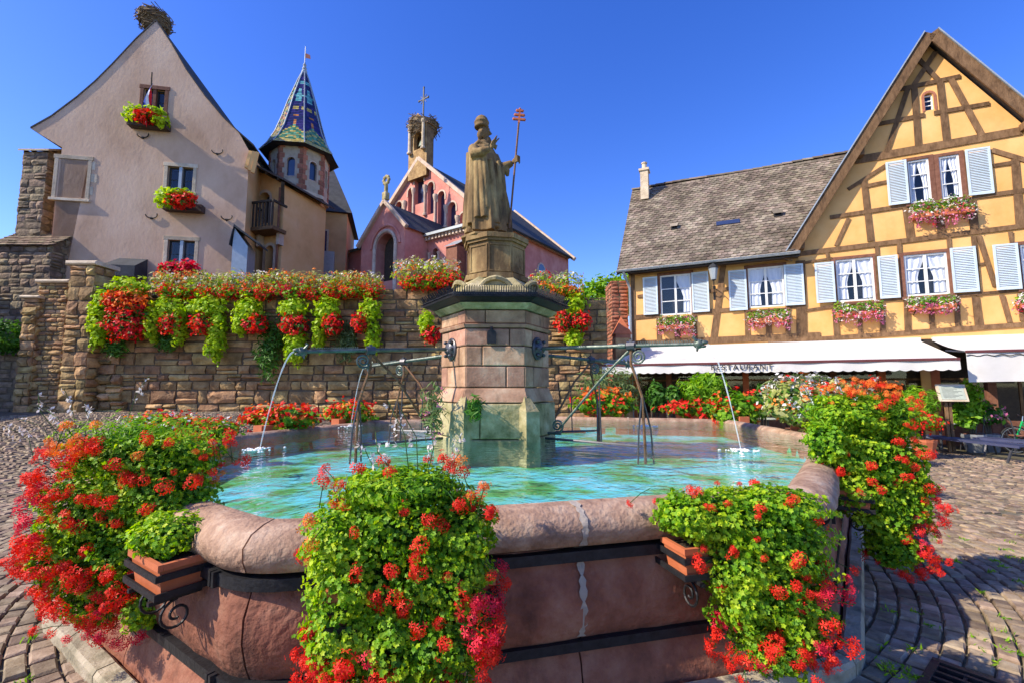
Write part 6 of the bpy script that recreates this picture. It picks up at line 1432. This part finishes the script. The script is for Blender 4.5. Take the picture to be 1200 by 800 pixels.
def top_box(label, u, v, ru, rv, cols, seed, pale=.5):
    Y = 15.45; base = at(u, v + rv, Y + .3); rr = random.Random(seed); bl = [pb(u + ru * k, v + rr.uniform(-3, 3), ru * .55, rv, Y, .42) for k in (-.65, 0, .65)]; lo = [pb(u + ru * k, v + rv * .6 + rr.uniform(-3, 3), ru * .5, rv * .6, Y - .25, .3) for k in (-.5, .1, .65)]
    hi = [pb(u + ru * k, v - rv * .6, ru * .6, rv * .7, Y, .4) for k in (-.6, .5)]
    n = int(ru * rv * 1.0)
    T = geranium('wall_flower_box', label, 'flower box', GT, base, [('leafpale', T_DIAM, bl, int(n * 1.1), .065, .5, 'foliage'), ('leaflime', T_DIAM, bl, int(n * .6), .065, .4, 'foliage'), ('leaf', T_DIAM, lo, int(n * .9), .07, .6, 'foliage'), ('leafpale', T_LONG, hi, int(n * .5), .10, .6, 'grass')],
        [(c, lo if k == 0 else (bl if k == 1 else hi), int(n * f * (.7 if c != 'petalwhite' else .3)), .06) for k, (c, f) in enumerate(cols)], seed=seed)
    m = MB(); w_ = ru * Y / F * .9; m.box(-w_, w_, -.3, .1, -.12, .12); m.build('trough', X['planterdark'], T)
R_, O_, W_, K_ = 'petalred', 'petalorange', 'petalwhite', 'petalcrimson'
for i, (lab, u, ru, cols) in enumerate((('pink and red edged flower box above the lime planter with the small heart', 207, 24, [(R_, .5), (W_, .3), (O_, .25)]), ('white and red flower box above the long tailed planter', 251, 24, [(R_, .55), (W_, .45), (O_, .1)]), ('red fringed flower box above the veiled planter', 295, 24, [(R_, .6), (O_, .3), (W_, .3)]),
        ('orange tinged flower box above the bearded planter', 339, 24, [(K_, .5), (O_, .5), (W_, .2)]), ('thick red flower box below the balcony wing', 383, 24, [(R_, .8), (W_, .3), (O_, .2)]), ('orange and white flower box where the hanging row ends', 424, 22, [(R_, .6), (O_, .6), (W_, .2)]))):
    top_box(lab, u, 334, ru, 13, cols, 120 + i)
top_box('bright red and cream flower box on the wall below the chapel', 502, 321, 34, 15, [(R_, .7), (O_, .4), (W_, .5)], 130)
top_box('cream and orange flower box on the wall behind the column', 652, 333, 28, 12, [(O_, .8), (W_, .5), (R_, .1)], 131)

# ------------------------------------------------------------------ geranium troughs on the fountain
GF = 'geranium troughs hung on the fountain'
def gaura(T, base, pts, seed):
    """thin wands with small white flowers"""
    rr = random.Random(seed); m = MB(); f = MB(); b0 = Vector(base)
    for (p0, p1) in pts:
        p0 = Vector(p0) - b0; p1 = Vector(p1) - b0; mid = (p0 + p1) / 2 + Vector((rr.uniform(-.05, .05), rr.uniform(-.05, .05), .03)); m.tube([p0, mid, p1], .0022, 4)
        for k in range(7):
            t = rr.uniform(.45, 1); q = p0.lerp(p1, t) + Vector((rr.gauss(0, .012), rr.gauss(0, .012), rr.gauss(0, .01))); s = rr.uniform(.008, .016)
            for j in range(4):
                a = rr.uniform(0, 6.28); d = Vector((math.cos(a), rr.uniform(-.6, .6), math.sin(a))).normalized(); e = d.cross(Vector((rr.random(), rr.random(), 1))).normalized(); f.cv = rr.random(); f.add([q, q + d * s + e * s * .5, q + d * s * 1.8, q + d * s - e * s * .5], [(0, 1, 2, 3)])
    mk('wands', m.mesh('wands', fix=False), T, X['leafolive'], kind='stuff'); mk('white_blossoms', f.mesh('white_blossoms', fix=False), T, X['petalwhite'], kind='stuff')
def near(label, blobs, Y, ry, nleaf, lsize, headspec, boxc, boxw, boxang, seed, top=None, mats=('leaf', 'leaflime', 'leafdark'), hs=.85, wands=None, lift=.018, cover=None, K=.87):
    cu = sum(b[0] for b in blobs) / len(blobs); headspec = [(kd, [(cu + (b[0] - cu) * K, b[1]) + tuple(x * K for x in b[2:4]) for b in bl], n, s_) for kd, bl, n, s_ in headspec]
    B = [pb(cu + (b[0] - cu) * K, b[1], b[2] * K, b[3] * K, Y, ry * .9) for b in blobs]
    if cover: B.append((tuple(Vector(boxc) + Vector((cover[0], cover[1], .07))), (boxw * .5, .15, .10)))
    base = Vector(boxc) + Vector((0, 0, -.2))
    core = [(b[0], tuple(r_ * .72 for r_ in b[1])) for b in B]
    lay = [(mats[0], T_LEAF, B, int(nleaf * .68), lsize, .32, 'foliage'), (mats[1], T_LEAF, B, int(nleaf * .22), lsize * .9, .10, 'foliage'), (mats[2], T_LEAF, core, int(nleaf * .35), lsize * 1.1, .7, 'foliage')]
    if top: lay.append(('leaf', T_LONG, [pb(b[0], b[1] + 6, b[2] * .85, b[3] * .8, Y, ry) for b in top], int(nleaf * .06), lsize * 1.6, .8, 'grass'))
    hd = [(kd, [pb(*b, Y, ry * 1.03) if len(b) == 4 else pb(*b[:4], b[4], ry) for b in bl], n, hs * s, lift) for kd, bl, n, s in headspec]
    T = geranium('geranium_trough', label, 'planter', GF, base, lay, [], hd, stems=[], seed=seed)
    terracotta_box(T, base, boxc, boxw, boxang)
    if wands: gaura(T, base, [(at(a, b, Y), at(c, d, Y - .05)) for a, b, c, d in wands], seed)
eA = math.atan2(PV[1].y - PV[0].y, PV[1].x - PV[0].x); eL = math.atan2(PV[0].y - PV[7].y, PV[0].x - PV[7].x); eR = math.atan2(PV[2].y - PV[1].y, PV[2].x - PV[1].x)
def edge_pt(i, t, off, z): a, b = PV[i], PV[(i + 1) % 8]; d = (b - a).normalized(); n = Vector((d.y, -d.x)); p = a.lerp(b, t) + n * off; return (p.x, p.y, z)
near('sprawling red geranium trough spilling over the cobbles beside the basin corner', [(185, 570, 80, 50), (105, 600, 65, 60), (75, 650, 42, 45), (118, 685, 45, 45), (150, 650, 36, 55), (175, 532, 95, 32), (218, 600, 52, 36), (185, 705, 20, 26)], 2.75, .20, 23000, .0140,
     [('red', [(65, 640, 42, 50), (110, 690, 50, 48), (145, 660, 46, 60)], 130, .9), ('red', [(100, 560, 70, 55), (190, 528, 95, 42), (185, 570, 84, 52)], 95, .85), ('crimson', [(60, 600, 42, 50), (150, 715, 46, 30)], 36, .85), ('orange', [(220, 540, 55, 40), (130, 510, 60, 20)], 26, .8)],
     edge_pt(7, .80, .19, .90), .36, eL, 201, cover=(-.02, .02), K=.84, top=[(170, 500, 110, 26)], wands=[(70, 510, 45, 462), (90, 505, 75, 455), (60, 520, 20, 490), (110, 500, 100, 470), (40, 540, 8, 500), (150, 490, 175, 440), (85, 510, 55, 480)])
near('dense red and green geranium trough on the front face of the basin', [(470, 610, 95, 45), (415, 665, 62, 62), (525, 670, 62, 62), (405, 735, 52, 58), (530, 745, 55, 50), (470, 745, 55, 55), (470, 572, 78, 26), (440, 790, 60, 30), (545, 620, 50, 40), (395, 625, 45, 40)], 2.08, .20, 27000, .0125,
     [('red', [(400, 765, 52, 40), (560, 735, 34, 70), (470, 785, 75, 32)], 115, .85), ('red', [(470, 640, 112, 85)], 44, .75), ('crimson', [(420, 760, 56, 40), (575, 700, 20, 60)], 26, .8), ('red', [(470, 572, 105, 28)], 20, .72), ('orange', [(380, 600, 36, 50), (520, 570, 70, 25)], 12, .72)],
     edge_pt(0, .22, .27, .86), .7, eA, 202, top=[(475, 560, 70, 22)], wands=[(490, 560, 470, 480), (470, 565, 440, 505), (500, 560, 505, 500), (450, 570, 425, 520), (520, 560, 540, 510), (480, 560, 455, 470)])
near('geranium trough with one bare terracotta end on the front face of the basin', [(845, 608, 72, 34), (908, 640, 68, 55), (882, 695, 54, 45), (935, 710, 45, 50), (790, 602, 32, 24), (862, 655, 40, 45), (905, 755, 35, 26), (900, 592, 70, 22)], 2.50, .21, 21000, .0145,
     [('red', [(930, 730, 45, 48), (880, 755, 42, 32), (950, 700, 28, 50)], 78, .85), ('red', [(880, 640, 90, 60)], 22, .75), ('crimson', [(900, 735, 56, 40), (965, 690, 18, 40)], 22, .82), ('red', [(850, 590, 95, 18)], 18, .72)],
     edge_pt(0, .735, .24, .89), .56, eA, 203, cover=(0, 0))
near('tall geranium trough on the basin side toward the bench', [(1015, 530, 60, 48), (1045, 590, 42, 55), (1000, 570, 42, 42), (955, 515, 26, 32), (1070, 560, 28, 50), (1050, 640, 28, 26), (990, 485, 55, 30), (1035, 490, 45, 30)], 3.95, .24, 17000, .0185,
     [('red', [(1078, 590, 18, 75), (1060, 645, 25, 30)], 70, .95), ('red', [(1020, 480, 66, 35), (1020, 540, 55, 50)], 52, .9), ('orange', [(1000, 470, 60, 25)], 40, .85), ('crimson', [(1078, 620, 20, 50)], 22, .9)],
     edge_pt(1, .42, .24, .86), .7, eR, 204, K=.80, top=[(985, 480, 62, 32), (1030, 475, 50, 28)], wands=[(960, 490, 940, 450), (985, 480, 980, 440), (1010, 480, 1030, 440), (955, 500, 925, 470)])
def rim_flowers(label, blobs, Y, ry, n, cols, seed, cat_='planter', name='geranium_trough', lime='leaf', ls=.05, pot=True, grp=GF, ground_z=None, fs=.05):
    u0, v0 = blobs[0][:2]; Y = 12.5
    while Y > 2:
        q = at(u0, v0, Y)
        if inside(q.x, q.y, .25): break
        Y -= .01
    B = [pb(*b, Y, ry) for b in blobs]; up = [(b[0][:2] + (b[0][2] + b[1][2] * .3,), b[1]) for b in B]
    c = Vector(B[0][0]); zb = min(b[0][2] - b[1][2] for b in B) if ground_z is None else ground_z; base = Vector((c.x, c.y, zb))
    T = geranium(name, label, cat_, grp, base, [(lime, T_DIAM, B, n, ls, .4, 'foliage'), ('leafdark', T_DIAM, B, n // 3, ls, .7, 'foliage')], [(c_, up, k, fs) for c_, k in cols], seed=seed)
    if pot:
        i_ = min(range(8), key=lambda k: abs((Vector((c.x, c.y)) - PV[k]).dot(Vector(((PV[(k + 1) % 8] - PV[k]).y, -(PV[(k + 1) % 8] - PV[k]).x)).normalized()) - .25)); e = PV[(i_ + 1) % 8] - PV[i_]
        w_ = max(b[1][0] for b in B) * .7; zt = .98 - base.z; m = MB(); m.M = Matrix.Rotation(math.atan2(e.y, e.x), 4, 'Z'); m.box(-w_, w_, -.09, .09, zt, zt + .15); m.build('trough', X['terracotta'], T)
        m = MB(); m.M = Matrix.Rotation(math.atan2(e.y, e.x), 4, 'Z'); m.box(-w_ * .6, -w_ * .6 + .025, -.09, .16, zt - .02, zt - .002); m.build('bracket', X['iron'], T)
    return T
rim_flowers('loose orange and white flowers on the basin rim beside the sprawling trough', [(232, 503, 48, 11), (190, 496, 38, 10)], 6.0, .2, 1600, [(O_, 60), (R_, 110), (W_, 30)], 301, lime='leaf', fs=.04, ls=.035)
rim_flowers('red geranium trough on the far rim below the veiled planter', [(328, 491, 40, 12)], 7.6, .22, 800, [(R_, 130), (O_, 60)], 302)
rim_flowers('small red geranium trough on the far rim behind the rusty spout', [(408, 485, 28, 12)], 8.5, .22, 600, [(R_, 90), (O_, 40)], 303)
rim_flowers('orange red geranium trough on the far rim beside the column', [(708, 474, 32, 14)], 10.5, .25, 800, [(R_, 50), (O_, 60)], 304, ls=.07, fs=.07)
rim_flowers('low row of red geraniums on the far rim under the round oleander', [(816, 480, 32, 8)], 10.2, .22, 550, [(R_, 110)], 305, ls=.06, fs=.065)
rim_flowers('loose red and green flower bank at the far bend of the rim', [(864, 480, 26, 20), (850, 490, 16, 12)], 9.5, .3, 1000, [(R_, 45), (O_, 20)], 306, ls=.06, fs=.06)
rim_flowers('pale flowering shrub trough on the rim between the far bend and the tall trough', [(945, 478, 34, 24), (925, 470, 24, 24), (972, 480, 24, 20)], 7.9, .35, 2000, [(W_, 130), (O_, 60), (R_, 60)], 307, lime='leafpale', ls=.055, fs=.05)
# ------------------------------------------------------------------ terrace plants of the restaurant
GP = 'potted shrubs before the restaurant'
def shrub(label, blobs, Y, ry, n, mat, seed, ls=.09, tmpl=T_LONG, pot='planterbox', cols=(), name='potted_shrub', round_pot=True):
    B = [pb(*b, Y, ry) for b in blobs]; c = Vector(B[0][0]); base = Vector((c.x, c.y, gz(c.x, c.y)))
    T = geranium(name, label, 'shrub', GP, base, [(mat, tmpl, B, n, ls, .55, 'foliage')], [(c_, B, k, .06) for c_, k in cols], seed=seed)
    zt = c.z - B[0][1][2] * .6 - base.z; m = MB()
    for k in range(3): m.tube([(.05 * (k - 1), 0, .3), (.12 * (k - 1), .05 * k, max(.5, zt)), (.2 * (k - 1), 0, c.z - base.z)], [.03, .025, .012], 5)
    m.build('stems', X['bark'], T)
    m = MB(); m.lathe([(.17, .0), (.23, .3), (.26, .42), (.26, .47), (.22, .46)], 12) if round_pot else m.box(-.5, .5, -.18, .18, 0, .45); m.build('pot', X[pot], T)
shrub('big grey green oleander by the brick shrine', [(712, 452, 34, 22), (700, 465, 22, 18), (728, 462, 20, 20)], 12.6, .6, 1900, 'leafolive', 401, .10)
shrub('clipped dark cone shrub in a grey box beside the big oleander', [(768, 464, 10, 16)], 12.2, .25, 700, 'leafdark', 402, .06, T_DIAM, round_pot=False)
shrub('clipped dark cone shrub in a grey box beside the round oleander', [(787, 466, 9, 14)], 12.1, .25, 650, 'leafdark', 403, .06, T_DIAM, round_pot=False)
shrub('round bright oleander behind the low red geraniums', [(822, 458, 24, 18), (830, 448, 16, 12)], 12.0, .5, 1500, 'leaf', 404, .10)
shrub('small blue green cone shrub between the far bend flowers and the white oleander', [(893, 468, 9, 16)], 11.6, .22, 600, 'leafdark', 405, .06, T_DIAM)
shrub('tall white flowering oleander under the lettered awning', [(930, 462, 28, 22), (955, 455, 24, 18), (915, 470, 16, 18)], 10.6, .5, 1900, 'leafolive', 406, .09, cols=((W_, 90),))
shrub('round green shrub beside the menu stand', [(1073, 472, 19, 18)], 11.5, .42, 1200, 'leaf', 407, .08)
shrub('tall narrow green shrub behind the menu stand', [(1137, 470, 11, 24), (1130, 488, 12, 14)], 12.2, .3, 1000, 'leaf', 408, .07, T_DIAM)
shrub('purple tinged flower pot by the bicycle', [(1157, 484, 14, 12)], 12.3, .3, 500, 'leafdark', 409, .07, T_DIAM, cols=(('petalpink', 40),))
shrub('bushy red geranium pot at the foot of the round green shrub', [(1080, 494, 18, 9)], 11.0, .28, 500, 'leaf', 410, .06, T_DIAM, pot='terracotta', cols=((R_, 110),))
shrub('red and pale flowering pot before the white oleander', [(985, 462, 24, 15), (1005, 470, 18, 17)], 9.8, .35, 1000, 'leafpale', 411, .07, T_DIAM, pot='terracotta', cols=((R_, 80), (O_, 50)))
# water weeds at the column foot
def weeds(label, u, v, ru, rv, Y, seed, pink=True):
    b = [pb(u, v, ru, rv, Y, .18)]; base = at(u, v + rv, Y); T = geranium('water_weed', label, 'plant', 'weeds growing at the column foot', base, [('leafolive' if pink else 'leafdark', T_LONG, b, 260, .06, .9, 'foliage')], [('petalpink', b, 26, .022)] if pink else [], seed=seed)
weeds('pink flowering weed growing by the rusty spout foot', 508, 480, 16, 34, 5.75, 501)
weeds('green fern tuft on the column plinth', 557, 478, 10, 14, 5.72, 502, False)

# ------------------------------------------------------------------ bench, menu stand, bicycle
def build_bench(label, p0, p1):
    p0 = Vector(p0); p1 = Vector(p1); L_ = (p1 - p0).length; T = thing('bench', label, 'bench', (p0.x, p0.y, 0), math.atan2(p1.y - p0.y, p1.x - p0.x), 'slatted metal benches')
    n = 34; me = None
    for k in range(n):
        x = .04 + (L_ - .08) * k / (n - 1)
        if me is None:
            m = MB(); m.box(-.018, .018, -.24, .24, .40, .425); me = m.mesh('slat'); me.materials.append(X['benchblue'])
        o = mk('slat', me, T); o.location = (x, 0, 0)
    for y in (-.25, .23): m = MB(); m.box(0, L_, y, y + .02, .375, .43); m.build('rail', X['benchblue'], T)
    for x in (.22, L_ - .22):
        for sy in (-1, 1): m = MB(); m.bar((x, sy * .12, .39), (x + (.0), sy * .30, 0), .035, .035); m.build('leg', X['gunmetal'], T)
        m = MB(); m.box(x - .02, x + .02, -.2, .2, .36, .39); m.build('crossbar', X['gunmetal'], T)
build_bench('long dark blue slatted metal bench with splayed legs on the cobbles', (11.05, 12.5), (11.25, 10.1))
build_bench('second dark blue slatted bench beyond the long bench', (11.95, 11.9), (12.5, 10.6))
def build_menu():
    c = at(1114, 460, 11.9); T = thing('menu_stand', 'wooden menu stand with a framed sheet before the awning sheet', 'menu stand', (c.x, 11.9, 0), R(-20)); z = c.z
    for x in (-.12, -.04): m = MB(); m.box(x - .03, x + .03, -.03, .03, 0, z - .1); m.build('post', X['timber'], T)
    m = MB(); m.box(-.4, .2, -.3, .3, 0, .05); m.build('foot', X['darkwood'], T)
    m = MB(); m.M = Matrix.Translation((0, -.05, z)) @ Matrix.Rotation(R(-20), 4, 'X'); m.box(-.30, .30, -.02, .02, -.23, .23); m.build('board', X['sandstone'], T)
    m = MB(); m.M = Matrix.Translation((0, -.05, z)) @ Matrix.Rotation(R(-20), 4, 'X'); m.box(-.25, .25, -.028, -.0205, -.18, .18); o = m.build('menu_sheet', X['paper'], T)
    m = MB(); m.M = Matrix.Translation((0, -.05, z)) @ Matrix.Rotation(R(-20), 4, 'X')
    for k in range(9): m.box(-.2, .2 - .08 * (k % 3), -.031, -.0285, .13 - k * .033, .137 - k * .033)
    m.build('print_lines', X['slate'], o, kind='stuff')
build_menu()
def build_bike():
    c = at(1188, 492, 12.0); T = thing('bicycle', 'green bicycle leaning beside the hanging awning sheet', 'bicycle', (c.x, 12.0, 0), R(-12)); r_ = .34
    for x in (0, 1.05):
        m = MB(); m.tube([(x + r_ * math.cos(t), 0, r_ + r_ * math.sin(t)) for t in np.linspace(0, 2 * math.pi, 25)], .02, 6); w_ = m.build('wheel', X['rubber'], T)
        m = MB(); m.tube([(x + (r_ - .03) * math.cos(t), 0, r_ + (r_ - .03) * math.sin(t)) for t in np.linspace(0, 2 * math.pi, 25)], .011, 5)
        for k in range(12): a = k * math.pi / 6; m.bar((x, 0, r_), (x + (r_ - .03) * math.cos(a), 0, r_ + (r_ - .03) * math.sin(a)), .004, .004)
        m.build('rim', X['steel'], w_)
    m = MB()
    for a, b in (((0, 0, r_), (.18, 0, .82)), ((.16, 0, .74), (.62, 0, .32)), ((.62, 0, .32), (.5, 0, .80)), ((.17, 0, .78), (.52, 0, .74)), ((.62, 0, .32), (1.05, 0, r_)), ((.52, 0, .72), (1.05, 0, r_))): m.tube([a, b], .02, 6)
    m.build('frame', X['greenpaint'], T)
    m = MB(); m.tube([(.18, 0, .82), (.2, 0, .95)], .014, 6); m.tube([(.28, -.25, .98), (.2, -.1, .96), (.2, .1, .96), (.28, .25, .98)], .013, 6); m.build('handlebar', X['steel'], T)
    m = MB(); m.ell((.48, 0, .86), (.13, .07, .035), 10, 6); m.tube([(.5, 0, .78), (.49, 0, .85)], .012, 6); m.build('saddle', X['rubber'], T)
    m = MB(); m.tube([(.62, -.06, .32), (.62, .06, .32)], .07, 12); m.bar((.62, -.08, .32), (.72, -.08, .2), .02, .015); m.bar((.62, .08, .32), (.52, .08, .44), .02, .015); m.build('crank', X['gunmetal'], T)
build_bike()

def build_weeds():
    g = np.random.default_rng(77); P = []
    for (cx_, cy_, sx, sy, n) in ((4.4, 3.6, .5, .9, 46), (3.4, 3.0, .35, .4, 26), (5.6, 4.6, .7, .8, 40), (-2.6, 2.0, .4, .3, 16), (-3.6, 3.0, .5, .4, 20), (1.6, 2.55, .5, .05, 22), (2.25, 3.0, .12, .15, 16), (-1.75, 2.15, .25, .12, 18)):
        for k in range(n):
            x, y = g.normal(cx_, sx), g.normal(cy_, sy)
            if inside(x, y, .27): continue
            r_ = math.hypot(x - CX, y - CY); P += [(x + g.normal() * .025, y + g.normal() * .025, gz(x, y) + .02) for q in range(9)]
    P = np.array(P); N_ = g.normal(size=P.shape) * .6; N_[:, 2] = abs(N_[:, 2]) * .3
    v, f, a = scatter(T_LONG, P + np.array([0, 0, .012]), N_, .028 * g.uniform(.5, 1.3, len(P)), g); me = npmesh('joint_weeds', v, f, a)
    o = mk('joint_weeds', me, None, X['leaf']); tag(o, 'small green weeds sprouting in the paving joints', 'weeds', kind='stuff')
build_weeds()

# ------------------------------------------------------------------ bistro tables and chairs under the awning
def bistro_chair(x, y, rz, lab):
    T = thing('bistro_chair', lab, 'chair', (x, y, 0), rz, 'bistro chairs under the awnings')
    m = MB(); m.lathe([(.19, .44), (.20, .455), (.20, .47), (.18, .475)], 12); m.build('seat', X['timberred'], T)
    for sx in (-1, 1):
        for sy in (-1, 1): m = MB(); m.tube([(sx * .14, sy * .14, .45), (sx * .19, sy * .19, 0)], .012, 5); m.build('leg', X['gunmetal'], T)
    m = MB(); m.tube([(-.17, .15, .45), (-.18, .2, .8), (-.1, .22, .92), (.1, .22, .92), (.18, .2, .8), (.17, .15, .45)], .013, 6); m.tube([(-.18, .2, .72), (0, .23, .74), (.18, .2, .72)], .01, 5); m.build('backrest', X['gunmetal'], T)
def bistro_table(x, y, lab):
    T = thing('bistro_table', lab, 'table', (x, y, 0), 0, 'bistro tables under the awnings')
    m = MB(); m.lathe([(.36, .71), (.38, .72), (.38, .745), (.36, .75)], 18); m.build('table_top', X['paper'], T)
    m = MB(); m.tube([(0, 0, .02), (0, 0, .71)], .03, 8); m.lathe([(.22, 0), (.2, .02), (.04, .05)], 12); m.build('pedestal', X['gunmetal'], T)
WHERE = ['the clipped cone shrubs', 'the round bright oleander', 'the tall white oleander', 'the round green shrub', 'the hanging awning sheet']
for i, (s_, off) in enumerate(((2.2, 1.4), (4.3, 1.3), (6.4, 1.4), (8.4, 1.3), (10.6, 1.2))):
    p_ = HT.world(s_, off, 0); bistro_table(p_.x, p_.y, 'round bistro table behind ' + WHERE[i])
    for dx in (-.62, .62): q = HT.world(s_ + dx, off + .05, 0); bistro_chair(q.x, q.y, HT.ang + (math.pi / 2 if dx < 0 else -math.pi / 2), 'dark bistro chair turned %s at the table behind %s' % ('to the menu stand' if dx < 0 else 'to the brick pier', WHERE[i]))
